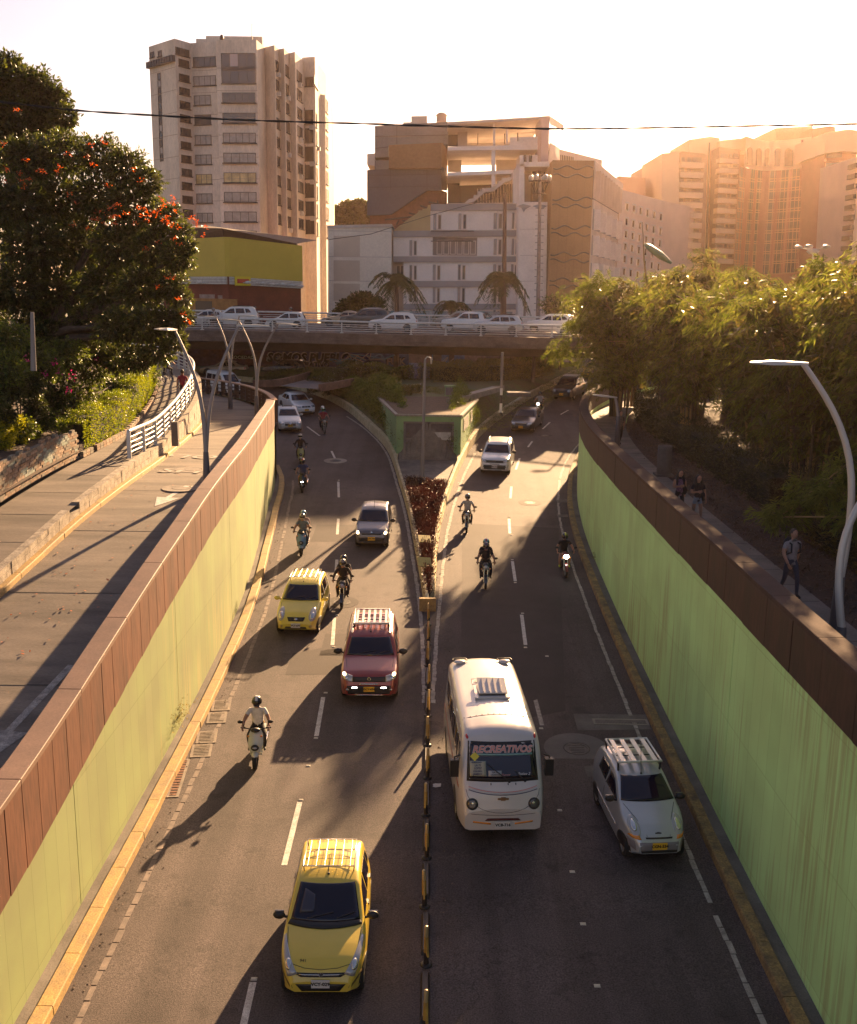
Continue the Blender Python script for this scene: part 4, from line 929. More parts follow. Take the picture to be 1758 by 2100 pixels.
L1=(f1.b-f1.a).length; V=[f1.P(L1-.05,zb0,.34),f2_.P(.05,zb0,.34),f2_.P(.05,zt,.34),f1.P(L1-.05,zt,.34)]; V+=[v-f2_.n*.2 for v in V]; mb.add(V,[(0,1,2,3),(7,6,5,4),(1,5,6,2),(3,7,4,0)])
mb.build('billboard',ybill,bb)
mb=MB()
for f in (f1,f2_):
    L=(f.b-f.a).length; e=(zbr-zb0) if f is f2_ else 0
    for i in range(5):
        z=zs0+(zb0-zs0)*i/5; V=[f.P(0,z+.02,.38),f.P(L,z+e+.02,.38),f.P(L,z+e+(zb0-zs0)/5-.02,.38),f.P(0,z+(zb0-zs0)/5-.02,.38)]; V+=[v-f.n*.25 for v in V]; q=MB(); q.add(V,[(0,1,2,3),(0,4,5,1),(2,6,7,3),(1,5,6,2),(3,7,4,0)]); q.build('slat',metal_white,bb)
# maroon body
mb=MB(); mb.prism([Vector((*Lf,-.3)),Vector((*K,-.3)),Vector((*Rt,-.3)),Vector((Rt[0]*1.11-.4,132,-.3)),Vector((Lf[0],132,-.3))],(0,0,zs0+.3+.1)); mb.build('wall',maroon,bb)
mb=MB(); mb.prism([Vector((*Lf,zs0)),Vector((*K,zs0)),Vector((Rt[0],Rt[1],zs0)),Vector((Rt[0]*1.11-.4,132,zs0)),Vector((Lf[0],132,zs0))],(0,0,ztr-zs0-.4)); mb.build('upper_wall',maroon,bb)
mb=MB(); rr0=PY(370,466,121);rr1=PY(459,469,112.5);rr2=PY(610,500,119); mb.add([tuple(rr0+Vector((0,-.5,0))),tuple(rr1+Vector((0,-.8,0))),tuple(rr2+Vector((0,-.6,0))),(rr2.x+1,131,rr2.z+1.0),(rr0.x,131,rr1.z+1.5),(rr0.x,rr0.y,zt-.3),(rr1.x,rr1.y,zt-.3),(rr2.x,rr2.y,ztr-.3)],[(0,1,2,3,4),(5,6,1,0),(6,7,2,1)]); mb.build('roof',mat('corrugated_roof',(.05,.028,.025),rough=.7,var=.3,scale=2),bb)
for k,(zx,zy) in enumerate(((148,545),(318,548),(697,555),(780,562),(873,565),(952,572),(1035,580),(570,548))):
    f=f1 if yb(zx)<466 else f2_; p=f.at(yb(zx),yy_(zy),.4); MB().tube([p,p+f.n*1.0+Vector((0,0,-.1))],.05,5).ball(tuple(p+f.n*1.1),.28,8,5,0,(1.3,.7,.6)).build('spotlight',metal_white,bb)
p=f2_.at(yb(572),yy_(536),.5); mb=MB(); mb.obox(p,f2_.u,f2_.n,(0,0,1),1.0,.06,.48); mb.build('logo_plate',mat('logo_yellow',(.7,.55,.02),rough=.5),bb); MB().obox(p+f2_.n*.08,f2_.u,f2_.n,(0,0,1),.75,.03,.22).build('logo_mark',mat('logo_red',(.5,.04,.02),rough=.5),bb)
for zx,zy,w,h in ((285,690,2.9,.9),(400,695,.8,.8)):
    f=f1 if yb(zx)<466 else f2_; p=f.at(yb(zx),yy_(zy),.03); MB().obox(p,f.u,f.n,(0,0,1),w/2,.02,h/2).build('bare_patch',mat('plaster_patch',(.34,.25,.22),rough=.9,var=.4,scale=2),bb)
p=f1.at(400,644,.05); 
for dx in (-3.2,1.4): MB().obox(f1.at(405,645,.06)+f1.u*dx,f1.u,f1.n,(0,0,1),1.6,.03,1.5).build('shop_opening',wdark,bb)
MB().obox(f1.at(420,642,.04)+f1.u*.2,f1.u,f1.n,(0,0,1),6,.02,1.6).build('shop_wall',mat('ochre_wall',(.38,.18,.06),rough=.85,var=.3,scale=1),bb)
# ---- central group. every mass is a pixel outline at its own distance, extruded back
def ext_poly(mb,px,Y,depth,mi=0,mis=None): mb.prism([PY(x,y,Y) for x,y in px],(0,depth,0),mi,mis)
cx=lambda zx:656.2+.24497*zx; cy=lambda zy:215.3+.24497*zy
def CP(L): return [(cx(a),cy(b)) for a,b in L]
creamw=mat('cream_render',(.78,.70,.60),rough=.9,var=.15,scale=.2,grain=.06,gscale=4); pinkw=mat('white_render',(.80,.73,.68),rough=.9,var=.10,scale=.4,grain=.05,gscale=5); greyb=mat('grey_band',(.28,.29,.31),rough=.85,var=.15,scale=.5); dgrey=mat('dark_grey_cladding',(.10,.10,.118),rough=.8,var=.15,scale=.3,grain=.06,gscale=3); lgrey=mat('grey_cladding',(.20,.20,.205),rough=.8,var=.12,scale=.3,grain=.06,gscale=3); brnc=mat('brown_cladding',(.26,.135,.07),rough=.8,var=.18,scale=.3,grain=.08,gscale=3); brick_m=mat('far_brick',(.20,.09,.06),rough=.9,var=.3,scale=1.5); ochre=mat('ochre_gable',(.46,.34,.18),rough=.9,var=.15,scale=.4); conc_f=mat('far_concrete',(.55,.48,.43),rough=.9,var=.2,scale=.3)
# cream block
o=thing('cream_building','plain windowless cream building left of the grey striped apartment block','building',(PY(735,600,128).x,128,0))
mb=MB(); ext_poly(mb,[(673,464),(803,461),(803,700),(673,700)],128,12); mb.build('wall',creamw,o)
mb=MB(); ext_poly(mb,[(672,462),(804,459),(804,465),(672,468)],127.85,12.2); mb.build('roof_edge',conc_f,o)
mb=MB(); f=Face((PY(673,500,128).x,128),(PY(803,500,128).x,128))
for zy in (1055,1270,1473): r_=f.rect(cx(70),cy(zy),cx(598),cy(zy+5)); facebox(mb,f,r_[0],r_[1],r_[3]-.05,r_[3]+.03,0,.03)
mb.build('floor_line',conc_f,o)
for y0,y1 in ((1095,1270),(1300,1475),(1495,1640)): mb=MB(); r_=f.rect(cx(115),cy(y0),cx(335),cy(y1)); facebox(mb,f,*r_,0,.04); mb.build('blind_panel',mat('blind_panel',(.58,.48,.39),rough=.9,var=.1,scale=.4),o)
# grey/white striped apartment block
o=thing('apartment_block','white apartment block with grey bands and stepped ochre gable behind the palms','building',(PY(930,600,130).x,130,0)); Yb=130.0
f=Face((PY(807,500,Yb).x,Yb),(PY(1065,500,Yb).x,Yb))
mb=MB(); ext_poly(mb,CP([(615,1100),(925,1100),(925,885),(1668,878),(1668,2000),(700,2000),(700,1310),(615,1310)]),Yb,14); mb.build('wall',pinkw,o)
mb=MB(); ext_poly(mb,CP([(615,1052),(640,1030),(700,985),(745,950),(800,915),(825,895),(825,882),(858,882),(858,868),(890,868),(903,856),(903,838),(925,836),(925,1052)]),Yb-.1,8); mb.build('stepped_gable',ochre,o)
mb=MB(); ext_poly(mb,CP([(602,1310),(705,1310),(705,2000),(602,2000)]),Yb+1.5,12); mb.build('recess_wall',conc_f,o)
for a in ((930,830,1668,884),(615,1053,1668,1104),(615,1266,1665,1314),(615,1472,1665,1524),(700,1664,1665,1712)):
    mb=MB(); ext_poly(mb,CP([(a[0],a[1]),(a[2],a[1]-(6 if a[1]<1200 else 0)),(a[2],a[3]-(6 if a[1]<1200 else 0)),(a[0],a[3])]),Yb-.25,.4); mb.build('grey_band',greyb,o)
def cw(a,b,c,d,nm=2,gl=None,fr=None): return window(f,f.rect(cx(a),cy(b),cx(c),cy(d)),o,nm,gl or wglass,fr or wfw,fw=.10,sill=False)
for (a,b,c,d) in ((950,912,1020,1045),(1160,908,1230,1042),(1455,902,1530,1038),(1608,900,1664,1036),(750,1130,815,1262),(1455,1120,1525,1256),(1605,1118,1662,1254),(750,1338,815,1468),(945,1336,1012,1468),(1155,1335,1222,1466),(1450,1333,1520,1466),(1600,1333,1655,1465),(750,1528,812,1650),(945,1526,1008,1655),(1152,1526,1218,1655),(1455,1524,1520,1655),(750,1716,812,1760),(945,1716,1008,1760),(1452,1716,1510,1765)): 
    cw(a,b,a+(c-a)*.36,d,1,wcurt if (a+b)%3 else wglass,greyb); cw(a+(c-a)*.5,b+2,c,d,1,wglass if (a*b)%2 else wdark)
mb=MB(); r_=f.rect(cx(945),cy(1108),cx(1316),cy(1260)); facebox(mb,f,*r_,.0,.02); mb.build('broken_recess',mat('recess_grey',(.22,.19,.18),rough=.9,var=.3,scale=.6),o)
for k in range(6): cw(978+k*56,1135,1026+k*56,1252,1,[wdark,wcurt,wcurt,wcurt,wlit,wlit][k])
for (a,b,c,d) in ((640,1135,705,1262),(640,1340,705,1465)): fr_=Face((PY(700,500,Yb+1.5).x,Yb+1.5),(PY(900,500,Yb+1.5).x,Yb+1.5)); window(fr_,fr_.rect(cx(a),cy(b),cx(c),cy(d)),o,2,wdark,wfw,fw=.09)
mb=MB(); 
for k in range(8): p=f.at(cx(935+k*50),cy(1062),.3); mb.tube([p,p+f.n*1.3],.05,4)
p=f.at(cx(930),cy(1060),1.5);q=f.at(cx(1282),cy(1060),1.5); mb.tube([p,q],.07,4); mb.tube([p-Vector((0,0,1.2)),q-Vector((0,0,1.2))],.06,4); mb.build('broken_awning_frame',wframe,o)
mb=MB()
for (a,b,c,d) in ((545,960,770,935),(640,1000,660,965),(745,905,800,915),(840,842,900,862),(912,812,1010,832),(690,965,740,985),(985,800,988,832)): mb.tube([PY(cx(a),cy(b),Yb+.3),PY(cx(c),cy(d),Yb+.3)],.09,4)
mb.build('bent_beams',wframe,o)
# grey and brown clad building with stairs behind
o=thing('half_demolished_building','half demolished office block with grey and brown cladding, open floors and an outside stair','building',(PY(900,400,140).x,145,0)); Y2=142.0
mb=MB(); ext_poly(mb,CP([(460,175),(1075,140),(1075,335),(1065,330),(575,345),(575,435),(460,440)]),Y2+1,24); ext_poly(mb,CP([(460,462),(578,462),(578,545),(460,545)]),Y2+1,20); mb.build('upper_cladding',lgrey,o)
mb=MB(); ext_poly(mb,CP([(577,335),(1018,315),(1018,530),(577,530)]),Y2-2,16); mb.build('brown_box',brnc,o)
mb=MB(); ext_poly(mb,CP([(395,543),(1018,516),(1018,712),(898,712),(595,915),(395,922)]),Y2-1,14); mb.build('dark_cladding',dgrey,o)
mb=MB(); ext_poly(mb,CP([(418,918),(596,916),(898,714),(1018,712),(1018,835),(925,838),(620,1045),(418,1040)]),Y2,12); mb.build('brick_wall',brick_m,o)
mb=MB(); A=PY(cx(1018),cy(315),Y2-2); 
for (z0,z1,m_) in ((315,530,brnc),(516,712,dgrey),(712,835,brick_m)):
    a0=PY(cx(1018),cy(z0),Y2-1.5); a1=PY(cx(1018),cy(z1),Y2-1.5); b0=PY(cx(1066),cy(z0+18),Y2+6); b1=PY(cx(1066),cy(z1+5),Y2+6); q=MB(); q.add([a0,a1,b1,b0],[(0,1,2,3)]); q.build('side_cladding',m_,o)
mb=MB(); ext_poly(mb,CP([(395,408),(460,404),(460,510),(395,498)]),Y2+4,10); mb.build('side_wing',creamw,o)
mb=MB()
for zx in (643,): ext_poly(mb,CP([(zx,150),(zx+3,150),(zx+3,330),(zx,330)]),Y2+.9,.2)
for zy,x0,x1 in ((262,460,1075),(362,460,575),(590,395,1018),(690,395,1018)): ext_poly(mb,CP([(x0,zy),(x1,zy-14),(x1,zy-11),(x0,zy+3)]),Y2+.9 if zy<500 else Y2-1.1,.2)
for zx in (590,895): ext_poly(mb,CP([(zx,535),(zx+3,535),(zx+3,712),(zx,712)]),Y2-1.1,.2)
mb.build('panel_joints',wframe,o)
mb=MB(); ext_poly(mb,CP([(765,92),(898,90),(898,150),(765,155)]),Y2+8,6); ext_poly(mb,CP([(697,143),(765,143),(765,160),(697,160)]),Y2+8,6); mb.build('roof_house',conc_f,o); MB().lathe([(.7,0),(.7,.8),(.85,.85),(.4,1.2)],12,tuple(PY(cx(1018),cy(142),Y2+6))).build('water_tank',mat('tank',(.55,.4,.33),rough=.7),o)
# open concrete frame (floors, columns, back walls, stair)
fr=thing('open_floors','open floors and white columns of the half demolished block under a thin roof slab','building',(PY(1000,350,138).x,140,0)); Y3=138.0
def slab(L,Y,d,m,n='floor_slab'): mb=MB(); ext_poly(mb,CP(L),Y,d); mb.build(n,m,fr)
slab([(1072,350),(1182,345),(1900,330),(1900,372),(1182,378),(1072,380)],Y3,16,pinkw); slab([(1070,565),(1690,540),(1690,572),(1070,592)],Y3,16,pinkw); slab([(1070,140),(1300,128),(1890,92),(1890,110),(1300,150),(1075,162)],Y3-1,20,conc_f,'roof_slab')
slab([(1060,822),(1690,815),(1690,835),(1060,835)],Y3,16,conc_f)
for a,b,y0,y1 in ((1438,1468,365,685),(1452,1468,130,330),(1560,1574,190,325),(1320,1326,238,325),(1545,1551,238,325),(1655,1661,230,300)): slab([(a,y0),(b,y0),(b,y1),(a,y1)],Y3+.2,.8,pinkw if b-a>12 else wframe,'column')
for L,Y,m in (([(1155,195),(1235,190),(1235,345),(1155,348)],Y3+6,conc_f),([(1070,155),(1160,155),(1160,345),(1070,345)],Y3+8,dgrey),([(1070,590),(1170,590),(1170,830),(1070,830)],Y3+10,dgrey),([(1170,590),(1900,580),(1900,830),(1170,830)],Y3+13,wdark),([(1475,375),(1690,370),(1690,560),(1475,560)],Y3+10,conc_f),([(1072,380),(1185,380),(1185,560),(1072,560)],Y3+10,conc_f),([(1240,160),(1900,130),(1900,235),(1240,242)],Y3+10,conc_f),([(1590,270),(1900,262),(1900,345),(1590,345)],Y3+.5,pinkw),([(1236,322),(1590,310),(1590,345),(1236,345)],Y3+12,conc_f)): slab(L,Y,.3,m,'wall')
st_=thing('outside_stair','thin zigzag concrete stair climbing across the open floors of the half demolished block','stair',tuple(PY(cx(1210),cy(825),Y3-1)))
path=[(1205,825),(1250,785),(1285,780),(1385,695),(1450,690),(1555,610),(1590,605),(1680,525)]
for (a,b),(c,d) in zip(path,path[1:]):
    p,q=PY(cx(a),cy(b),Y3-1),PY(cx(c),cy(d),Y3-1); mb=MB(); mb.prism([p,q,q+Vector((0,0,-.45)),p+Vector((0,0,-.45))],(0,2.2,0)); mb.build('flight',conc_f,st_)
    k=max(2,int((q.x-p.x)/.45))
    if abs(q.z-p.z)>1:
        for i in range(k): s_=p.lerp(q,(i+.5)/k); MB().box(s_.x-.17,s_.x+.17,s_.y,s_.y+2.2,s_.z,s_.z+.22).build('step',conc_f,st_)
mb=MB()
for a in range(1320,1660,24): mb.tube([PY(cx(a),cy(640 if a>1480 else 700),Y3+2),PY(cx(a+4),cy(822),Y3+2)],.06,4)
mb.build('hanging_rods',conc_f,fr)
# white block to the right with the dark opening and the tall slab
dx=lambda zx:1066.4+.21*zx; dy=lambda zy:215.3+.21*zy
def DP(L): return [(dx(a),dy(b)) for a,b in L]
o=thing('white_block','tall white wall block with a dark curtained opening, behind the floodlight mast','building',(PY(1090,500,127).x,127,0)); Y4=126.5
mb=MB(); ext_poly(mb,[(1064,414),(1123,414),(1119,700),(1062,700)],Y4,16); ext_poly(mb,DP([(-5,575),(45,572),(45,950),(-5,950)]),Y4,10); ext_poly(mb,DP([(-5,560),(290,550),(290,600),(-5,602)]),Y4,10); mb.build('wall',pinkw,o)
mb=MB(); ext_poly(mb,DP([(45,598),(292,595),(292,950),(45,950)]),Y4+7,.3); mb.build('dark_opening',wdark,o)
for a,b in ((45,110),(120,185),(200,215),(262,285)): mb=MB(); ext_poly(mb,DP([(a,600),(b,600),(b-6,945),(a+4,945)]),Y4+5,.2); mb.build('hanging_cloth',[dgrey,lgrey,brnc,dgrey][a%4],o)
mb=MB(); 
for zy in (1210,1465,1718): ext_poly(mb,DP([(0,zy),(268,zy-2),(268,zy+3),(0,zy+5)]),Y4-.03,.05)
mb.build('floor_line',conc_f,o)
for sx_ in (40,195): p=PY(dx(sx_),dy(988),Y4-.1); MB().add([tuple(p+Vector(q)) for q in ((-.9,0,0),(-.1,-.05,.25),(.9,0,.05),(.2,-.05,-.35),(0,-.05,-.7),(-.3,-.05,-.2))],[(0,5,1),(1,5,3),(1,3,2),(3,5,4)]).build('wall_stain',greyb,o)
# tall slab and lilac column with rooftop
o2=thing('stair_tower','narrow lilac stair tower carrying the right end of the thin roof slab','building',(PY(1110,300,134).x,134,0))
mb=MB(); ext_poly(mb,DP([(215,108),(292,104),(278,555),(205,555)]),134,8); mb.build('wall',mat('lilac_render',(.42,.33,.34),rough=.9,var=.12,scale=.4),o2)
a=[PY(dx(292),dy(104),134),PY(dx(428),dy(195),144),PY(dx(428),dy(245),144),PY(dx(300),dy(180),134.5)]; mb=MB(); mb.prism(a,(0,.6,0)); mb.build('roof_fascia',conc_f,o2)
a=[PY(dx(298),dy(365),134),PY(dx(385),dy(420),141),PY(dx(388),dy(560),141),PY(dx(278),dy(552),134)]; mb=MB(); mb.prism(a,(0,5,0)); mb.build('side_wall',creamw,o2)
mb=MB()
for zx in (305,345,382): mb.tube([PY(dx(zx),dy(300+(zx-300)*.55),134+(zx-298)*.07),PY(dx(zx),dy(370+(zx-300)*.55),134+(zx-298)*.07)],.06,4)
mb.tube([PY(dx(300),dy(300),134),PY(dx(385),dy(345),141)],.07,4); mb.build('balcony_frame',wframe,o2)
for a_,b_ in ((38,65),(88,118),(176,205)): mb=MB(); ext_poly(mb,DP([(a_,485),(b_,484),(b_,555),(a_,556)]),Y3-.1,.2); mb.build('slot_window',wdark,o2)
mb=MB(); ext_poly(mb,DP([(0,488),(205,484),(205,560),(0,562)]),Y3+.1,6); mb.build('attic_wall',pinkw,o2)
o3=thing('rear_office','peach office building with pergola roof behind the wavy brown facade','building',(PY(1190,330,165).x,165,0))
mb=MB(); ext_poly(mb,DP([(385,428),(540,468),(805,535),(805,700),(385,700)]),150,14); mb.build('wall',creamw,o3)
mb=MB(); 
for k in range(8): ext_poly(mb,DP([(398+k*17,485+k*3),(404+k*17,485+k*3),(404+k*17,545),(398+k*17,545)]),149.7,.3)
mb.build('pergola',wframe,o3)
# brown building with wavy mouldings
o=thing('brown_building','brown building with wavy mouldings across its blank facade and a finned window strip','building',(PY(1170,500,126).x,126,0)); Y5=125.0
Fl=(PY(1128,500,Y5).x,Y5); Fr=(PY(1211,500,Y5).x,Y5); Fb=(PY(1270,500,150).x,150.0)
zr_=PY(1200,329,Y5).z
mb=MB(); mb.prism([Vector((*Fl,-.3)),Vector((*Fr,-.3)),Vector((Fb[0],Fb[1],-.3)),Vector((Fl[0],Fb[1],-.3))],(0,0,zr_+.3)); me_o=mb.build('wall',mat('khaki_brown',(.27,.165,.095),rough=.85,var=.15,scale=.4,grain=.08,gscale=5),o)
fs=Face(Fr,Fb); L=(fs.b-fs.a).length; mb=MB(); facebox(mb,fs,0,L,-.3,zr_,.0,.15); mb.build('side_wall',conc_f,o)
fw_=Face(Fl,Fr); Lw=(fw_.b-fw_.a).length
for zy in (610,690,915,985,1195,1262,1455,1520,1705,1775):
    z=fw_.uz(dx(480),dy(zy))[1]; s_=1 if (zy in(610,915,1195,1455,1705)) else -1; pts=[fw_.P(u,z-.2*s_*math.sin(u/Lw*math.pi*4+.3),.05) for u in np.linspace(.1,Lw-.1,40)]; MB().tube(pts,.09,5).build('wavy_moulding',wframe,o)
for k in range(1,5): z=fw_.P(Lw*k/5,0)[0]; mb=MB(); facebox(mb,fw_,Lw*k/5-.02,Lw*k/5+.02,0,zr_,0,.02); mb.build('panel_joint',mat('brown_joint',(.2,.12,.07),rough=.9),o)
r_=fs.rect(dx(712),dy(660),dx(965),dy(1030)); zt_=fs.uz(dx(712),dy(660))[1]; zb_=fs.uz(dx(712),dy(915))[1]
zt2=fs.uz(dx(965),dy(795))[1]
zt_=(zt_+zt2)/2
u0=fs.uz(dx(712),dy(800))[0]; u1=fs.uz(dx(965),dy(900))[0]
window(fs,(u0,u1,zb_,zt_),o,1,wglass,wframe,fw=.1)
for k in range(9): u=u0+(u1-u0)*(k+.5)/9; mb=MB(); facebox(mb,fs,u-.13,u+.13,zb_,zt_,.15,.7); mb.build('fin',conc_f,o)
for (ya,yb_) in ((1012,1215),(1275,1468),(1545,1710),(1790,1930)):
    z1=fs.uz(dx(700),dy(ya))[1]; z0=fs.uz(dx(695),dy(yb_))[1]; mb=MB(); facebox(mb,fs,u0,u1,z0,z1,.15,.2); mb.build('recess',greyb,o)
    for k in range(5): u=u0+(u1-u0)*(k+.2)/4.6; mb=MB(); facebox(mb,fs,u-.22,u+.22,z0,z1,.2,.9); mb.build('white_fin',pinkw,o)
# pale building with small white-framed windows
o=thing('pale_hotel','pale pink building with rows of small white framed windows behind the bamboo','building',(PY(1320,500,150).x,155,0))
Pa=(PY(1272,400,146).x,146.0); Pb=(PY(1378,412,166).x,166.0); zt_=PY(1274,388,146).z
mb=MB(); mb.prism([Vector((*Pa,-.3)),Vector((*Pb,-.3)),Vector((Pb[0]+6,Pb[1]+8,-.3)),Vector((Pa[0],Pa[1]+22,-.3))],(0,0,zt_+.3)); mb.build('wall',mat('pale_pink',(.75,.60,.52),rough=.9,var=.1,scale=.3),o)
f=Face(Pa,Pb); 
for j in range(7):
    for i in range(6):
        zx=1045+i*66-j*6; zy=(945+i*20)+ (155,)[0]*0 + j*(122-(i*1.2)) + 12
        if j>0: zy+=25
        if j>5 and i>2: continue
        r_=f.rect(dx(zx-11),dy(zy),dx(zx+11),dy(zy+72)); u0,u1,z0,z1=r_; u0,u1=min(u0,u1),max(u0,u1); c0=(u0+u1)/2; window(f,(c0-.55,c0+.55,z0,z1),o,1,wglass,wfw,fw=.06,surround=wfw)
o=thing('peach_block','low peach block between the brown building and the distant high-rises','building',(PY(1290,360,185).x,185,0)); mb=MB(); ext_poly(mb,DP([(965,692),(1060,700),(1225,712),(1225,960),(965,960)]),178,14); mb.build('wall',mat('peach',(.58,.36,.25),rough=.9,var=.1,scale=.2),o)
o=thing('ornate_tower','slim cream tower with white pilasters behind the pale pink building','building',(PY(1338,360,200).x,200,0))
mb=MB(); ext_poly(mb,DP([(1228,590),(1290,570),(1380,570),(1380,1000),(1218,1000)]),195,14); mb.build('wall',mat('peach2',(.56,.38,.27),rough=.9,var=.1,scale=.2),o)
for zx in (1216,1262,1322,1372): mb=MB(); ext_poly(mb,DP([(zx,670),(zx+22,668),(zx+20,1000),(zx,1000)]),194.5,.6); mb.build('pilaster',wfw,o)
for j in range(5):
    for zx in (1242,1298,1350): mb=MB(); ext_poly(mb,DP([(zx,690+j*62),(zx+16,690+j*62),(zx+16,730+j*62),(zx,730+j*62)]),194.7,.3); mb.build('window',wdark,o)
# high-rises on the right
ex=lambda zx:1312.5+.2534*zx; ey=lambda zy:225.6+.2534*zy
def EP(L): return [(ex(a),ey(b)) for a,b in L]
yel=mat('highrise_cream',(.72,.52,.34),rough=.9,var=.08,scale=.2); redb=mat('highrise_brick',(.42,.17,.11),rough=.9,var=.12,scale=.25,grain=.06,gscale=3); redb2=mat('highrise_brick_dark',(.36,.15,.10),rough=.9,var=.12,scale=.25); wred=mat('highrise_window',(.13,.075,.055),rough=.3,var=.4,scale=1.5)
o=thing('balcony_highrise','cream high-rise with two stacks of deep balconies, hazy in the low sun','building',(PY(1430,400,175).x,175,0)); Y6=172.0
def mass(par,L,Y,d,m,n='wall'): mb=MB(); ext_poly(mb,EP(L),Y,d); return mb.build(n,m,par)
mass(o,[(180,350),(320,336),(310,1900),(165,1900)],Y6,16,yel); mass(o,[(398,238),(570,213),(648,225),(640,1900),(390,1900)],Y6+8,14,yel); mass(o,[(560,262),(570,262),(530,1900),(505,1900)],Y6+7.8,.3,wdark,'dark_slot')
mass(o,[(320,345),(345,335),(525,352),(545,370),(505,1900),(290,1900)],Y6+1.5,12,redb2 if False else mat('balcony_back',(.34,.20,.13),rough=.9,var=.2,scale=.4),'balcony_back'); mass(o,[(640,300),(808,318),(760,1900),(600,1900)],Y6+3.5,12,mat('balcony_back',(.4,.2,.1)),'balcony_back')
for j in range(12):
    y0=418+j*81.5; xo=-j*3.2
    mb=MB(); ext_poly(mb,EP([(330+xo,y0),(522+xo,y0+6),(520+xo,y0+52),(328+xo,y0+44)]),Y6-.2,2.2); mb.build('balcony',yel,o)
    for k,(a,b) in enumerate(((338,362),(388,418),(428,500))): mb=MB(); ext_poly(mb,EP([(a+xo,y0-36),(b+xo,y0-35),(b+xo,y0-2),(a+xo,y0-2)]),Y6+1.3,.2); mb.build('window',wred,o)
for j in range(11):
    y0=385+j*81; xo=-j*4.6
    mb=MB(); ext_poly(mb,EP([(648+xo,y0),(805+xo,y0+12),(803+xo,y0+50),(646+xo,y0+40)]),Y6+1.8,2.2); mb.build('balcony',yel,o)
    for k,(a,b) in enumerate(((655,715),(728,745),(760,795))): mb=MB(); ext_poly(mb,EP([(a+xo,y0-36),(b+xo,y0-32),(b+xo,y0-2),(a+xo,y0-2)]),Y6+3.3,.2); mb.build('window',wred,o)
mass(o,[(650,300),(650,245),(825,226),(940,238),(940,330),(820,330),(806,318)],Y6+6,10,yel,'roof_wall')
o=thing('red_highrise','large brick red high-rise with concave windowed facade and five tall arches at the top','building',(PY(1580,450,176).x,180,0))
arc=[]
for i in range(15):
    u=i/14; X0=PY(ex(795),500,174).x; X1=PY(ex(1312),500,174).x; arc.append((X0+(X1-X0)*u,174+5.0*math.sin(math.pi*u)))
zt_=PY(ex(1050),ey(243),178).z; zm_=PY(ex(1050),ey(487),178).z
mb=MB()
for i in range(14):
    a,b=arc[i],arc[i+1]; wall_poly(mb,a,b,-.3,zm_,0); wall_poly(mb,(a[0],a[1]-.25),(b[0],b[1]-.25),zm_,zt_,1)
mb.add([(a[0],a[1],zt_) for a in arc]+[(arc[-1][0],192,zt_),(arc[0][0],192,zt_)],[tuple(range(17))],1); mb.build('curved_wall',[redb,yel],o)
for c_ in range(6):
    i=min(13,int((c_+.45)/6*14)); f=Face(arc[i],arc[i+1]); 
    for j in range(10):
        zyc=520+j*84+[-4,6,8,4,-2,-10][c_]; xo=-j*6.5+[10,3,-2,-4,-8,-12][c_]*0
        p=f.uz(ex(828+c_*88-j*5),ey(zyc)); u=p[0]; z=p[1]; 
        if z<8: continue
        window(f,(u-1.5,u+1.5,z-1.1,z+1.1),o,4,wred,mat('highrise_frame',(.50,.26,.15),rough=.8),sill=False,fw=.13)
for k,(a,y0,b,y1) in enumerate(((858,300,898,440),(930,308,975,448),(1006,308,1058,455),(1092,308,1155,455),(1182,308,1245,455))):
    f=Face(arc[min(13,int((k+.8)/6*14))],arc[min(13,int((k+.8)/6*14))+1]); P_=[f.at(ex(x),ey(y),.32) for x,y in [(a,y1),(b,y1),(b,y0+35)]+[((a+b)/2+(b-a)/2*math.cos(t),y0+35-35*math.sin(t)) for t in np.linspace(0,math.pi,8)][1:-1]+[(a,y0+35)]]
    mb=MB(); mb.prism(P_,-f.n*.3); mb.build('arched_window',wred,o)
mass(o,[(785,235),(860,232),(850,1900),(735,1900)],183,8,yel,'link_wall')
mass(o,[(1312,240),(1428,234),(1375,1900),(1240,1900)],175,14,redb); mass(o,[(1100,145),(1400,128),(1400,260),(1095,260)],190,16,redb,'rear_tower'); mass(o,[(1395,150),(1540,128),(1582,135),(1582,190),(1500,520),(1440,1900),(1375,1900)],184,16,redb2,'rear_tower')
o=thing('right_highrise','brick red high-rise with a cream top block and grey barred windows at the right','building',(PY(1720,450,165).x,168,0))
mass(o,[(1505,182),(1690,153),(1800,170),(1800,345),(1650,330),(1497,350)],163,14,yel); mass(o,[(1497,350),(1650,330),(1758,345),(1640,1900),(1430,1900)],165,12,redb)
for j in range(12):
    y0=343+j*84.5; xo=-j*5.8; mb=MB(); ext_poly(mb,EP([(1518+xo,y0),(1640+xo,y0-6),(1636+xo,y0+36),(1514+xo,y0+42)]),164.7,.4); mb.build('window',wred if j<1 else wglass,o)
    mb=MB(); ext_poly(mb,EP([(1516+xo,y0+44),(1640+xo,y0+38),(1638+xo,y0+64),(1514+xo,y0+70)]),164.2,.9); mb.build('balcony',redb,o)
o=thing('edge_highrise','pale cream high-rise with notched corner at the right edge of the picture','building',(PY(1750,450,150).x,150,0))
mass(o,[(1765,375),(1900,375),(1900,1900),(1668,1900)],150,14,mat('edge_cream',(.56,.42,.33),rough=.9,var=.1,scale=.3))
for j in range(13): mb=MB(); ext_poly(mb,EP([(1752-j*7.3,425+j*84),(1775-j*7,425+j*84),(1775-j*7,465+j*84),(1750-j*7.3,465+j*84)]),149.5,3); mb.build('notch',wdark,o)
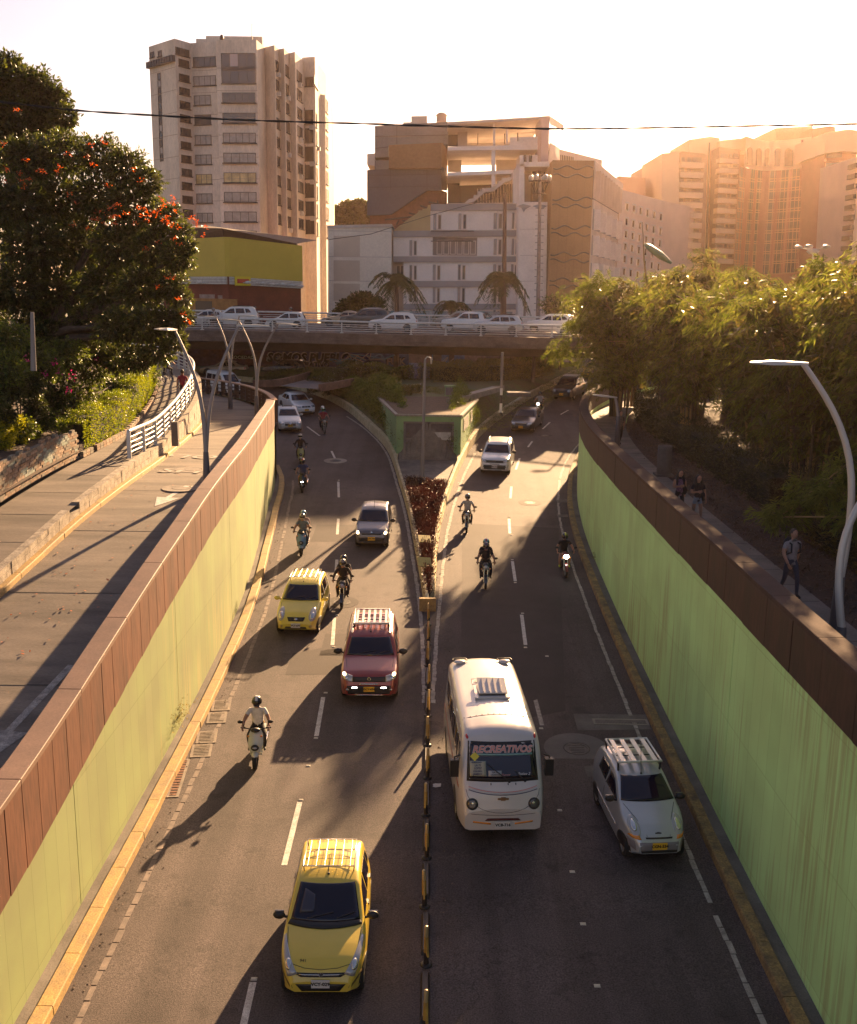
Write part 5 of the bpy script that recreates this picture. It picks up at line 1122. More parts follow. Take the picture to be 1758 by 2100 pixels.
# ---------------------------------------------------------------- vehicles
glass=mat('car_glass',(.010,.008,.018),rough=.05,spec=.5,coat=.2)
trim=mat('black_trim',(.02,.018,.018),rough=.5)
tyre_m=mat('tyre',(.018,.017,.016),rough=.85); rim_m=mat('rim',(.32,.30,.28),rough=.35,metal=.8)
chrome=mat('chrome',(.65,.62,.58),rough=.2,metal=1.0)
lamp_m=mat('headlamp',(.42,.40,.38),rough=.12,coat=.6,spec=.8,metal=.25); lamp_in=mat('lamp_reflector',(.75,.72,.66),rough=.15,metal=.9)
amber=mat('amber_lamp',(.75,.25,.03),rough=.25,coat=.5); red_l=mat('tail_lamp',(.45,.02,.02),rough=.25,coat=.5)
plate_y=mat('plate_yellow_car',(.78,.42,.03),rough=.45); plate_w=mat('plate_white_car',(.62,.58,.55),rough=.45)
lamp_on=mat('lit_lamp',(.9,.85,.8),emit=(1,.93,.85),estr=6); lamp_warm=mat('lit_lamp_warm',(.9,.8,.6),emit=(1,.75,.4),estr=2.2)
silver_rack=mat('rack_aluminium',(.72,.68,.62),rough=.35,metal=.3)
def paint(n,c,rough=.32,metal=.0): return mat('paint_'+n,c,rough=rough,metal=metal,coat=.7,spec=.5,grain=.03,gscale=3)
P_yel=paint('taxi_yellow',(.68,.49,.06)); P_yel2=paint('taxi_lemon',(.70,.56,.07)); P_red=paint('dark_red',(.27,.045,.035),metal=.2); P_wht=paint('white',(.74,.70,.66)); P_wht2=paint('off_white',(.60,.56,.52))
P_gry=paint('grey',(.13,.12,.13),metal=.4); P_sil=paint('silver',(.50,.49,.48),metal=.4); P_blk=paint('black',(.015,.015,.02)); P_gold=paint('gold',(.34,.26,.17),metal=.4); P_blue=paint('blue',(.05,.07,.16),metal=.3); P_dkb=paint('dark_green',(.025,.035,.04),metal=.3); P_beige=paint('beige_grey',(.30,.26,.22),metal=.4)
def smoothf(tab,w):
    xs=np.array([a for a,b in tab],float); ys_=np.array([b for a,b in tab],float)
    k=np.linspace(-1,1,7); wt=1-np.abs(k)*.7; wt/=wt.sum()
    return lambda s:float(sum(w_*np.interp(s+q*w,xs,ys_) for q,w_ in zip(k,wt)))
class Car:
    def __init__(c,S,pm,name,label,cat,loc,yaw,group=None,pitch=0):
        c.S=S; c.L,c.W=S['L'],S['W']/2; c.H=max(z for s,z in S['top'])
        c.top=smoothf(S['top'],S.get('sm',.045)); c.bot=lin([(0,S.get('nose',.34)),(.25,S.get('clear',.2)),(c.L-.3,S.get('clear',.2)),(c.L,.38)])
        c.belt=S['belt']; c.rw=S.get('roofw',.76)
        c.root=thing(name,label,cat,loc,(pitch,0,yaw),group)
        a=S.get('taper',.26); s0=S.get('s0',.75); ar=S.get('rtaper',.12)
        def plan(s):
            w=1.0
            if s<s0: w-=a*((s0-s)/s0)**S.get('tp',2.6)
            if s>c.L-.5: w-=ar*((s-(c.L-.5))/.5)**2
            w-=.02*abs((s-c.L*.5)/(c.L*.5))
            return c.W*w
        c.plan=plan; H=c.H
        def sec(z):
            b=c.belt
            if z<b: return .955+.045*math.sin(math.pi*min(1,max(0,(z-.15)/(b-.1))))-.015*max(0,(z-.6))
            return (.955-.009)+(c.rw-.946)*((z-b)/max(.01,H-b))**1.0
        c.sec=sec
        ss=sorted(set([0,.015,.04,.08,.13,.2]+[round(x,3) for x in np.linspace(.28,c.L-.28,30)]+[c.L-.2,c.L-.12,c.L-.06,c.L-.02,c.L]+[round(s,3) for s,z in S['top']]))
        V=[];rings=0
        for s in ss:
            zt=c.top(s); zb=c.bot(s); r=min(S.get('rr',.09),(zt-zb)*.35); W_=plan(s); row=[]
            zb=min(zb,zt-.12)
            row.append((0,zb)); row.append((W_*sec(zb)*.88,zb))
            for t in (0,.06,.2,.4,.6,.78,.92,1.0): z=zb+.04+(zt-r-zb-.04)*t; row.append((W_*sec(z),z))
            w1=W_*sec(zt-r)
            for th in (25,50,72): q=R_(th); row.append((w1-r*1.3*(1-math.cos(q)),zt-r+r*math.sin(q)))
            w2=w1-r*1.3; row.append((w2,zt))
            cr=S.get('crown',.03) * min(1,W_)
            for f in (.72,.4,0): row.append((w2*f,zt+cr*(1-f*f)))
            full=row+[(-x,z) for x,z in row[-2:0:-1]]
            V+=[(x,s,z) for x,z in full]; n=len(full); rings+=1
        F=[(i*n+j,i*n+(j+1)%n,(i+1)*n+(j+1)%n,(i+1)*n+j) for i in range(rings-1) for j in range(n)]
        F=[f for f in F]; mb=MB(); mb.add(V,F,0,True)
        mb.add(V[:n],[tuple(range(n))[::-1]],0,True); mb.add(V[-n:],[tuple(range(n))],0,True)
        me=mb.mesh('body',pm,None,38); bm=bmesh.new(); bm.from_mesh(me); bmesh.ops.recalc_face_normals(bm,faces=bm.faces); bm.to_mesh(me); bm.free(); me.set_sharp_from_angle(angle=R_(40))
        c.body=link('body',me,c.root)
        c.bvh=BVHTree.FromPolygons([tuple(v) for v in V],F+[tuple(range(n)),tuple(range(len(V)-n,len(V)))])
    def hit(c,view,u,v,off):
        if view=='f': o,d=Vector((u,-3,v)),Vector((0,1,0))
        elif view=='r': o,d=Vector((u,c.L+3,v)),Vector((0,-1,0))
        elif view=='t': o,d=Vector((u,v,6)),Vector((0,0,-1))
        elif view=='sr': o,d=Vector((4,u,v)),Vector((-1,0,0))
        else: o,d=Vector((-4,u,v)),Vector((1,0,0))
        p,n,i,t=c.bvh.ray_cast(o,d)
        if p is None:
            p,n,i,t=c.bvh.find_nearest(o+d*(3.5 if view in 'fr' else 3))
        if n.dot(d)>0: n=-n
        return p+n*off
    def patch(c,name,m,view,poly,off=.006,nu=8,nv=6,parent=None,round_=False,smooth=True,thick=None):
        """poly: 4 corners in the view's plane (bl, br, tr, tl), or centre+radii if round_"""
        V=[]
        for j in range(nv+1):
            for i in range(nu+1):
                a,b=i/nu,j/nv
                if round_:
                    cx,cz,rx,rz=poly[:4]; x,y=a*2-1,b*2-1; X=x*math.sqrt(1-y*y/2); Y=y*math.sqrt(1-x*x/2); rot=poly[4] if len(poly)>4 else 0
                    u=cx+rx*X*math.cos(rot)-rz*Y*math.sin(rot); v=cz+rx*X*math.sin(rot)+rz*Y*math.cos(rot)
                else:
                    p=[Vector(q) for q in poly]; q=p[0].lerp(p[1],a).lerp(p[3].lerp(p[2],a),b); u,v=q
                V.append(c.hit(view,u,v,off))
        w=nu+1; F=[(j*w+i,j*w+i+1,(j+1)*w+i+1,(j+1)*w+i) for j in range(nv) for i in range(nu)]
        mb=MB(); mb.add(V,F,0,smooth)
        rim=[i for i in range(w)]+[j*w+nu for j in range(1,nv+1)]+[nv*w+i for i in range(nu-1,-1,-1)]+[j*w for j in range(nv-1,0,-1)]
        inv={'f':Vector((0,1,0)),'r':Vector((0,-1,0)),'t':Vector((0,0,-1)),'sr':Vector((-1,0,0)),'sl':Vector((1,0,0))}[view]*(off+.01)
        b=len(mb.v); mb.v+=[tuple(Vector(V[k])+inv) for k in rim]; 
        for k in range(len(rim)): mb.f.append((rim[k],rim[(k+1)%len(rim)],b+(k+1)%len(rim),b+k)); mb.m.append(0); mb.sm.append(False)
        me=mb.mesh(name,m); bm=bmesh.new(); bm.from_mesh(me); bmesh.ops.recalc_face_normals(bm,faces=bm.faces)
        bm.faces.ensure_lookup_table()
        if bm.faces[0].normal.dot(inv)>0: bmesh.ops.reverse_faces(bm,faces=bm.faces)
        bm.to_mesh(me); bm.free(); return link(name,me,parent or c.root)
    def wheels(c,r,s1,s2,m=None):
        for s in (s1,s2):
            for sx in (-1,1):
                x=sx*(c.plan(s)*.97-.1); o=bpy.data.objects.new('wheel',None)
                mb=MB().lathe([(r*.62,-.1),(r*.93,-.105),(r,-.08),(r,.08),(r*.93,.105),(r*.62,.1)],20,(x,s,r),'x'); w=mb.build('wheel',tyre_m,c.root,world=False)
                mb=MB().lathe([(r*.63,sx*.1),(r*.58,sx*.085),(r*.3,sx*.075),(.001,sx*.09)],14,(x,s,r),'x',smooth=False); mb.build('rim',m or rim_m,w,world=False)
                c.patch('wheel_arch',trim,'sr' if sx>0 else 'sl',(s,r*1.02,r*1.2,r*1.2),.004,8,8,round_=True)
    def mirrors(c,s,z,m,sz=1.0):
        for sx in (-1,1):
            x=sx*(c.plan(s)*c.sec(z)); mb=MB(); mb.ball((x+sx*.15*sz,s,z+.05),.1*sz,10,7,0,(1.15,.55,.78)); mb.tube([(x-sx*.03,s+.02,z-.02),(x+sx*.09*sz,s,z+.03)],.025,6); o=mb.build('mirror',m,c.root,world=False)
            MB().box(x+sx*.15*sz-.085*sz,x+sx*.15*sz+.085*sz,s+.052*sz,s+.06*sz,z-.01,z+.11).build('mirror_glass',chrome,o,world=False)
    def plate(c,txt,z,m,w=.33,h=.16,s=None,tilt=0):
        p=c.hit('f',0,z,.012); y=p.y-.01
        o=MB().box(-w/2,w/2,y-.012,y,z-h/2,z+h/2).build('plate',m,c.root,world=False)
        if txt: text_obj('plate_text',txt,h*.56,black_m,o,frame((0,y-.014,z),(1,0,0),(0,0,1)),.001,bold=.004)
    def side_glass(c,polys):
        for sx,v in ((1,'sr'),(-1,'sl')):
            for p in polys: c.patch('side_window',glass,v,p,.006,7,5)
    def text(c,name,s,size,m,view,u,v,ux,uz,off=.012,parent=None,shear=0,bold=0,align='CENTER'):
        p=c.hit(view,u,v,off); return text_obj(name,s,size,m,parent or c.root,frame(p,ux,uz),.001,shear=shear,bold=bold,align=align)
def hood_line(c,pts,view='t',m=None):
    P=[c.hit(view,u,v,.002) for u,v in pts]; MB().tube(P,.006,4).build('panel_gap',m or black_m,c.root,world=False)
def wipers(c,z0,sgn=1):
    for u0,u1,zz in ((-.35*sgn,.15*sgn,.1),(.2*sgn,.55*sgn,.09)):
        a=c.hit('f',u0*c.W/.8,z0+.03,.02); b=c.hit('f',u1*c.W/.8,z0+zz,.02); MB().tube([a,a.lerp(b,.5),b],.011,5).build('wiper',trim,c.root,world=False)
def antenna(c,s,h=.35):
    p=c.hit('t',0,s,0); MB().ball(p,.03,8,5).tube([p,p+Vector((0,.18,h))],.008,5).build('antenna',trim,c.root,world=False)
def rack_basket(c,s0,s1,hw,m,nslat,long_=True,legs=True,z=.12,th=.03,slatw=None):
    zt=max(c.hit('t',0,(s0+s1)/2,0).z,c.hit('t',0,s0,0).z)+z
    r=MB().tube([(-hw,s0,zt),(hw,s0,zt),(hw,s1,zt),(-hw,s1,zt),(-hw,s0,zt)],th,6).build('roof_rack',m,c.root,world=False)
    for i in range(nslat):
        q=(i+.5)/nslat*2-1
        if slatw: MB().box(q*hw-slatw/2,q*hw+slatw/2,s0,s1,zt-.012,zt+.012).build('slat',m,r,world=False)
        else: MB().tube([(q*hw,s0,zt),(q*hw,s1,zt)],th*.55,5).build('slat',m,r,world=False)
    for s in (s0+.05,s1-.05):
        for x in (-hw,hw):
            q=c.hit('t',x*.97,s,0); MB().tube([(q.x,q.y,q.z-.01),(x,s,zt)],th*.9,5).build('foot',trim,r,world=False)
    for s in ((s0*2+s1)/3,(s0+2*s1)/3): MB().tube([(-hw,s,zt-.03),(hw,s,zt-.03)],th*.5,5).build('crossbar',trim,r,world=False)
    return r
HATCH=dict(L=3.57,W=1.6,belt=.92,roofw=.74,taper=.30,s0=.85,tp=2.3,crown=.045,top=[(0,.50),(.03,.60),(.10,.70),(.3,.80),(.62,.89),(.98,.97),(1.08,1.0),(1.78,1.43),(2.05,1.50),(2.5,1.53),(3.05,1.50),(3.3,1.42),(3.5,1.05),(3.57,.75)],ws=((.66,1.02),(.53,1.42)))
SUV=dict(L=4.32,W=1.82,belt=1.06,roofw=.77,taper=.20,s0=.7,clear=.26,nose=.36,crown=.04,top=[(0,.62),(.03,.80),(.09,.93),(.3,1.0),(.8,1.06),(1.12,1.10),(1.22,1.13),(1.82,1.54),(2.1,1.62),(2.7,1.65),(3.7,1.62),(3.95,1.54),(4.24,1.1),(4.32,.8)],ws=((.74,1.15),(.61,1.53)))
SEDAN=dict(L=4.5,W=1.74,belt=.90,roofw=.72,taper=.24,s0=.85,crown=.035,top=[(0,.48),(.03,.60),(.1,.68),(.4,.78),(1.0,.88),(1.3,.93),(1.42,.96),(2.05,1.34),(2.35,1.42),(2.8,1.44),(3.2,1.38),(3.85,1.04),(4.0,1.0),(4.4,.97),(4.5,.7)],ws=((.68,.98),(.54,1.33)))
def std_front(c,grille=None,hl=None,bumper=None,lampmat=None,gm=None):
    if grille: c.patch('grille',gm or trim,'f',grille,.008,8,3)
    if bumper: c.patch('air_intake',trim,'f',bumper,.007,8,3)
    if hl:
        for sx in (-1,1):
            poly=[(sx*x,z) for x,z in hl]; h=c.patch('headlight',lampmat or lamp_m,'f',poly,.01,6,5)
            cx=sum(x for x,z in poly)/4; cz=sum(z for x,z in poly)/4; c.patch('reflector',lamp_in,'f',(cx,cz,.05,.05),.014,4,4,h,round_=True)
def carplace(px,yaw,fn=fz): p=PF(*px,fn); return (p.x,p.y,p.z)
PT=lambda Y:math.atan((fz(Y+3)-fz(Y))/3)
def ws(c,o=.006): (x0,z0),(x1,z1)=c.S['ws']; return c.patch('windscreen',glass,'f',[(-x0,z0),(x0,z0),(x1,z1),(-x1,z1)],o,12,8)
def sidewin_h(c):
    b=c.belt+.05
    if c.S['L']<4: c.side_glass([[(1.25,b),(2.15,b),(2.1,1.36),(1.78,1.32)],[(2.22,b),(2.95,b+.02),(2.9,1.34),(2.2,1.36)],[(3.0,b+.08),(3.22,b+.12),(3.12,1.30),(2.96,1.32)]])
    else:
        t=c.H-.17; L=c.L; c.side_glass([[(1.45*L/4.32,b),(2.35*L/4.32,b),(2.3*L/4.32,t),(1.98*L/4.32,t-.04)],[(2.44*L/4.32,b),(3.2*L/4.32,b),(3.1*L/4.32,t),(2.4*L/4.32,t)],[(3.28*L/4.32,b+.04),(3.75*L/4.32,b+.08),(3.5*L/4.32,t-.03),(3.2*L/4.32,t-.01)]])
# 1 nearest taxi
l=carplace((658,2068),0); c=Car(HATCH,P_yel,'taxi','nearest yellow taxi hatchback with wire roof rack, black mirrors and plate VCY-029','car',l,R_(1.0),pitch=PT(l[1]))
ws(c); sidewin_h(c); c.wheels(.29,.62,2.95); c.mirrors(1.28,.98,trim,1.05)
c.patch('windscreen_seal',trim,'f',[(-.70,.985),(.70,.985),(.66,1.03),(-.66,1.03)],.008,10,2)
std_front(c,[(-.36,.615),(.36,.615),(.50,.675),(-.50,.675)],None,[(-.34,.36),(.34,.36),(.45,.50),(-.45,.50)])
c.patch('grille_bar',chrome,'f',[(-.40,.64),(.40,.64),(.42,.655),(-.42,.655)],.014,8,1)
for sx in (-1,1):
    h=c.patch('headlight',lamp_m,'f',[(sx*.42,.66),(sx*.60,.60),(sx*.745,.90),(sx*.70,.93)],.011,6,6); c.patch('reflector',lamp_in,'f',(sx*.60,.74,.05,.055),.016,4,4,h,round_=True)
    c.patch('fog_recess',mat('taxi_recess_shade',(.16,.10,.02),rough=.5),'f',[(sx*.50,.42),(sx*.72,.50),(sx*.72,.56),(sx*.52,.48)],.006,4,2)  # shade of the fog lamp recess painted as a dark yellow patch
c.plate('VCY-029',.52,plate_w); c.text('badge','H',.09,chrome,'f',0,.645,(1,0,0),(0,0,1),.02,shear=.3,bold=.006); c.text('fleet_number','941',.085,black_m,'t',-.33,.25,(1,0,0),(0,1,.4),.006)
rack_basket(c,1.98,2.95,.50,chrome,6,z=.07,th=.013); antenna(c,1.92,.3)
hood_line(c,[(-.62,.42),(-.66,.7),(-.69,1.0)]); hood_line(c,[(.62,.42),(.66,.7),(.69,1.0)]); hood_line(c,[(-.55,.22),(-.3,.13),(0,.10),(.3,.13),(.55,.22)])
wipers(c,1.02); c.text('roof_number','VCY-029',.17,mat('faded_print',(.35,.2,.06),rough=.6),'t',0,3.08,(-1,0,0),(0,-1,0),.008,bold=.004)
c.patch('painted_reflection',mat('reflection_grey',(.05,.048,.065),rough=.2),'f',[(-.50,1.10),(-.22,1.12),(-.22,1.30),(-.42,1.36)],.009,5,5)  # reflection on the windscreen painted as a grey patch
wiper=None
for s in (1.5,2.4):
    for sx,v in ((1,'sr'),(-1,'sl')): c.patch('door_handle',trim,v,[(s+.45,.80),(s+.6,.80),(s+.6,.835),(s+.45,.835)],.02,2,1)
# 2 round-eyed yellow hatch
PIC=dict(HATCH); PIC.update(top=[(0,.48),(.03,.56),(.12,.68),(.35,.80),(.75,.90),(.98,.96),(1.08,1.0),(1.75,1.40),(2.05,1.47),(2.5,1.5),(3.05,1.48),(3.3,1.40),(3.5,1.05),(3.57,.75)],ws=((.66,1.02),(.54,1.40)))
l=carplace((607,1308),0); c=Car(PIC,P_yel2,'taxi','lemon yellow round-eyed taxi hatchback with light roof rack, beside the rider in black','car',l,R_(-2.5),pitch=PT(l[1]))
ws(c); sidewin_h(c); c.wheels(.28,.6,2.9); c.mirrors(1.28,.97,P_yel2,1.0)
std_front(c,[(-.26,.60),(.26,.60),(.32,.715),(-.32,.715)],None,[(-.40,.32),(.40,.32),(.36,.42),(-.36,.42)])
for sx in (-1,1):
    h=c.patch('headlight',lamp_m,'f',(sx*.56,.75,.125,.15),.012,8,8,round_=True); c.patch('reflector',lamp_in,'f',(sx*.56,.74,.07,.08),.018,5,5,h,round_=True)
    c.patch('fog_lamp',mat('fog',(.4,.3,.1),rough=.3),'f',(sx*.52,.44,.06,.05),.008,4,4,round_=True)
c.plate('VCT-577',.47,plate_w); c.patch('badge',chrome,'f',(0,.665,.06,.03),.014,4,4,round_=True)
rack_basket(c,1.95,2.9,.52,chrome,5,z=.09,th=.014); wipers(c,1.02); antenna(c,1.88,.12)
hood_line(c,[(-.60,.42),(-.64,.7),(-.67,1.0)]); hood_line(c,[(.60,.42),(.64,.7),(.67,1.0)])
# 3 red SUV
def suv_front(c,m_body,txt,pm,lit,bar=True):
    std_front(c,[(-.50,.78),(.50,.78),(.52,.92),(-.52,.92)])
    for sx in (-1,1):
        h=c.patch('headlight',lamp_m,'f',[(sx*.50,.77),(sx*.82,.86),(sx*.80,.98),(sx*.50,.94)],.013,6,5); c.patch('reflector',lamp_in,'f',(sx*.70,.89,.06,.05),.02,4,4,h,round_=True); c.patch('reflector',lamp_warm if lit else lamp_in,'f',(sx*.75,.95,.05,.03),.02,4,4,h,round_=True)
    c.patch('lower_bumper',trim,'f',[(-.72,.40),(.72,.40),(.80,.66),(-.80,.66)],.010,12,4); c.patch('skid_plate',chrome,'f',[(-.42,.36),(.42,.36),(.42,.38),(-.42,.38)],.016,6,1)
    c.patch('grille_trim',chrome,'f',[(-.28,.70),(.28,.70),(.30,.735),(-.30,.735)],.016,6,1)
    for sx in (-1,1): c.patch('day_lamp',lamp_on if lit else lamp_in,'f',[(sx*.36,.60),(sx*.52,.60),(sx*.52,.625),(sx*.36,.625)],.018,3,1); c.patch('fog_lamp',lamp_in,'f',(sx*.66,.54,.045,.035),.016,4,4,round_=True)
    p=c.hit('f',0,.86,.018); mb=MB()
    for a,b in (((0,.075),(.05,0)),((.05,0),(0,-.075)),((0,-.075),(-.05,0)),((-.05,0),(0,.075))): mb.tube([(a[0],p.y,.86+a[1]),(b[0],p.y,.86+b[1])],.014,4)
    mb.build('badge',chrome,c.root,world=False); c.plate(txt,.565,pm)
    hood_line(c,[(-.64,.1),(-.70,.6),(-.74,1.1)]); hood_line(c,[(.64,.1),(.70,.6),(.74,1.1)])
l=carplace((757,1448),0); c=Car(SUV,P_red,'car','dark red SUV with silver roof rack and lit day lamps, left lane divider side','car',l,R_(1.5),pitch=PT(l[1]))
ws(c); sidewin_h(c); c.wheels(.34,.85,3.5); c.mirrors(1.5,1.12,trim,1.25); suv_front(c,P_red,'GCY-694',plate_y,True); wipers(c,1.15)
rack_basket(c,2.35,3.65,.56,silver_rack,6,z=.10,th=.035,slatw=.075); antenna(c,2.0,.22)
for sx in (-1,1): MB().tube([c.hit('t',sx*.6,s,.03) for s in (1.95,2.5,3.2,3.8)],.03,6).build('roof_rail',chrome,c.root,world=False)
# 4 grey hatch
NP=dict(HATCH); NP.update(top=[(0,.50),(.02,.70),(.08,.80),(.3,.87),(.7,.93),(.98,.98),(1.08,1.01),(1.75,1.40),(2.05,1.47),(2.5,1.49),(3.05,1.46),(3.3,1.38),(3.5,1.05),(3.57,.75)],ws=((.67,1.03),(.55,1.40)),taper=.22)
l=carplace((762,1127),0); c=Car(NP,P_gry,'car','dark grey hatchback with lit amber headlights in the middle of the left carriageway','car',l,R_(-1),pitch=PT(l[1]))
ws(c); sidewin_h(c); c.wheels(.29,.6,2.95,chrome); c.mirrors(1.28,.98,trim,1.1)
std_front(c,[(-.42,.68),(.42,.68),(.46,.745),(-.46,.745)],None,[(-.52,.33),(.52,.33),(.60,.55),(-.60,.55)])
for sx in (-1,1):
    h=c.patch('headlight',lamp_m,'f',[(sx*.46,.68),(sx*.68,.66),(sx*.74,.86),(sx*.60,.82)],.012,6,5); c.patch('reflector',lamp_warm,'f',(sx*.62,.76,.06,.055),.02,5,5,h,round_=True)
c.plate('LFX-700',.52,plate_y); c.patch('lip',chrome,'f',[(-.55,.30),(.55,.30),(.55,.32),(-.55,.32)],.01,8,1); antenna(c,1.95,.3); c.text('badge','KIA',.05,chrome,'f',0,.80,(1,0,0),(0,.3,1),.01,bold=.003)
hood_line(c,[(-.60,.3),(-.64,.7),(-.68,1.0)]); hood_line(c,[(.60,.3),(.64,.7),(.68,1.0)])
# 5 white SUV in right carriageway
l=carplace((1014,976),0); c=Car(SUV,P_wht,'car','white SUV with black roof rails and dark lower bumper beside the garage','car',l,R_(-9),pitch=PT(l[1]))
ws(c); sidewin_h(c); c.wheels(.34,.85,3.5); c.mirrors(1.5,1.12,trim,1.2); suv_front(c,P_wht,'EBX-762',plate_w,False)
for sx in (-1,1): MB().tube([c.hit('t',sx*.6,2.0,0)]+[c.hit('t',sx*.6,s,.09) for s in (2.1,2.7,3.3)]+[c.hit('t',sx*.6,3.5,0)],.03,6).build('roof_rail',trim,c.root,world=False)
# 6 dark sedan
l=carplace((1068,889),0); c=Car(SEDAN,P_blk,'car','black sedan in the sun patch behind the white SUV','car',l,R_(-17),pitch=PT(l[1]))
def sedan_glass(c): b=c.belt+.05; c.side_glass([[(1.72,b),(2.6,b),(2.55,1.28),(2.15,1.27)],[(2.68,b),(3.45,b+.02),(3.2,1.24),(2.64,1.29)]])
def sedan_rear(c):
    c.patch('rear_window',glass,'r',[(-.58,1.05),(.58,1.05),(.48,1.36),(-.48,1.36)],.006,8,5)
    for sx in (-1,1): c.patch('tail_lamp',red_l,'r',[(sx*.5,.75),(sx*.78,.75),(sx*.76,.9),(sx*.5,.9)],.01,4,3)
ws(c); sedan_glass(c); c.wheels(.3,.8,3.5); c.mirrors(1.6,.96,P_blk); sedan_rear(c)
std_front(c,[(-.35,.62),(.35,.62),(.38,.72),(-.38,.72)],[(.42,.60),(.76,.63),(.74,.75),(.44,.73)],[(-.45,.28),(.45,.28),(.4,.38),(-.4,.38)]); c.patch('grille_trim',chrome,'f',[(-.36,.70),(.36,.70),(.38,.73),(-.38,.73)],.014,6,1); c.plate('CQN 812',.48,plate_y)
# 7 white sedan
l=carplace((629,853),0); SE2=dict(SEDAN); SE2['W']=1.73; c=Car(SE2,P_wht,'car','white sedan with small split chrome grille turning into the left carriageway','car',l,R_(27),pitch=PT(l[1]))
ws(c); sedan_glass(c); c.wheels(.31,.8,3.5); c.mirrors(1.6,.97,P_wht); sedan_rear(c)
for x0,x1 in ((-.34,-.12),(-.10,.10),(.12,.34)): c.patch('grille',trim,'f',[(x0,.64),(x1,.64),(x1,.73),(x0,.73)],.01,3,2)
std_front(c,None,[(.42,.62),(.74,.66),(.74,.77),(.44,.75)],[(-.45,.28),(.45,.28),(.4,.36),(-.4,.36)]); c.plate('CKP 215',.47,plate_y)
# 8 white sedan, partly behind the railing
l=carplace((596,888),0); c=Car(SE2,P_wht2,'car','white sedan with round grille badge half hidden by the end of the brown railing','car',l,R_(13),pitch=PT(l[1]))
ws(c); sedan_glass(c); c.wheels(.31,.8,3.5); c.mirrors(1.6,.97,P_wht2); sedan_rear(c)
std_front(c,[(-.36,.50),(.36,.50),(.40,.74),(-.40,.74)],[(.45,.60),(.76,.62),(.74,.76),(.46,.74)],[(-.45,.28),(.45,.28),(.4,.4),(-.4,.4)]); c.patch('badge',chrome,'f',(0,.66,.07,.07),.016,5,5,round_=True); c.plate('CPY 307',.52,plate_y); c.patch('sunroof',glass,'t',[(-.36,2.45),(.36,2.45),(.36,2.8),(-.36,2.8)],.006,4,3)
# 9 black pickup/SUV far right
PK=dict(SUV); PK.update(L=5.0,W=1.85,top=[(0,.7),(.03,.92),(.12,1.05),(.5,1.1),(1.2,1.17),(1.3,1.2),(1.85,1.6),(2.1,1.72),(2.6,1.76),(3.5,1.74),(3.7,1.68),(3.9,1.15),(4.95,1.12),(5.0,.8)],belt=1.12,ws=((.74,1.22),(.60,1.62)),clear=.32,nose=.42)
l=carplace((1151,823),0); c=Car(PK,P_blk,'truck','black pickup with bright roof bars far up the sunlit right carriageway','truck',l,R_(-25),pitch=PT(l[1]))
ws(c); c.side_glass([[(1.55,1.2),(2.5,1.2),(2.45,1.62),(2.0,1.6)],[(2.6,1.2),(3.45,1.2),(3.35,1.6),(2.55,1.62)]]); c.wheels(.38,.9,4.0); c.mirrors(1.6,1.25,trim,1.3)
std_front(c,[(-.45,.78),(.45,.78),(.5,.95),(-.5,.95)],[(.52,.80),(.82,.84),(.80,1.0),(.54,.98)],[(-.7,.45),(.7,.45),(.72,.62),(-.72,.62)]); c.plate('HNS 440',.6,plate_y,.35,.18)
for s in (2.3,2.75,3.2): MB().box(-.62,.62,s,s+.12,1.83,1.87).build('roof_bar',silver_rack,c.root,world=False)
# 10 yellow car behind branches
l=carplace((1203,778),0); c=Car(PIC,P_yel,'taxi','yellow taxi half hidden by bamboo branches at the far end of the right carriageway','car',l,R_(-30),pitch=PT(l[1]))
ws(c); sidewin_h(c); c.wheels(.28,.6,2.9); c.mirrors(1.28,.97,P_yel); std_front(c,[(-.26,.60),(.26,.60),(.32,.715),(-.32,.715)],[(.46,.66),(.66,.64),(.66,.86),(.5,.82)],[(-.40,.32),(.40,.32),(.36,.42),(-.36,.42)])
# 11 silver hatch with rack right
SP=dict(HATCH); SP.update(L=3.5,W=1.5,top=[(0,.52),(.03,.62),(.10,.70),(.35,.84),(.7,.97),(.9,1.05),(1.0,1.09),(1.62,1.43),(1.95,1.50),(2.4,1.52),(3.0,1.48),(3.25,1.40),(3.45,1.05),(3.5,.75)],ws=((.63,1.10),(.50,1.43)),taper=.36,s0=.9,belt=.96)
l=carplace((1350,1778),0); c=Car(SP,P_sil,'car','small silver hatchback with slatted roof rack beside the right kerb, plate CGN-534','car',l,R_(5.5),pitch=PT(l[1]))
ws(c); c.side_glass([[(1.15,1.02),(2.1,1.02),(2.05,1.36),(1.66,1.32)],[(2.18,1.02),(2.85,1.05),(2.8,1.35),(2.14,1.37)]]); c.wheels(.27,.55,2.85); c.mirrors(1.2,1.02,trim,1.05)
for sx in (-1,1):
    h=c.patch('headlight',lamp_m,'f',(sx*.51,.82,.12,.135,sx*-.35),.012,8,8,round_=True); c.patch('reflector',lamp_in,'f',(sx*.51,.84,.06,.07),.018,5,5,h,round_=True); c.patch('indicator',amber,'f',[(sx*.40,.65),(sx*.64,.66),(sx*.62,.705),(sx*.44,.715)],.014,4,2)
c.patch('lower_bumper',mat('bumper_shade',(.22,.19,.19),rough=.45),'f',[(-.62,.40),(.62,.40),(.66,.60),(-.66,.60)],.006,12,4)  # shade on the lower bumper painted as a darker grey
c.patch('grille',trim,'f',[(-.30,.665),(.30,.665),(.31,.69),(-.31,.69)],.012,6,1); c.patch('air_intake',trim,'f',[(-.40,.33),(.40,.33),(.42,.42),(-.42,.42)],.01,6,2); c.plate('CGN-534',.53,plate_y,.34,.17)
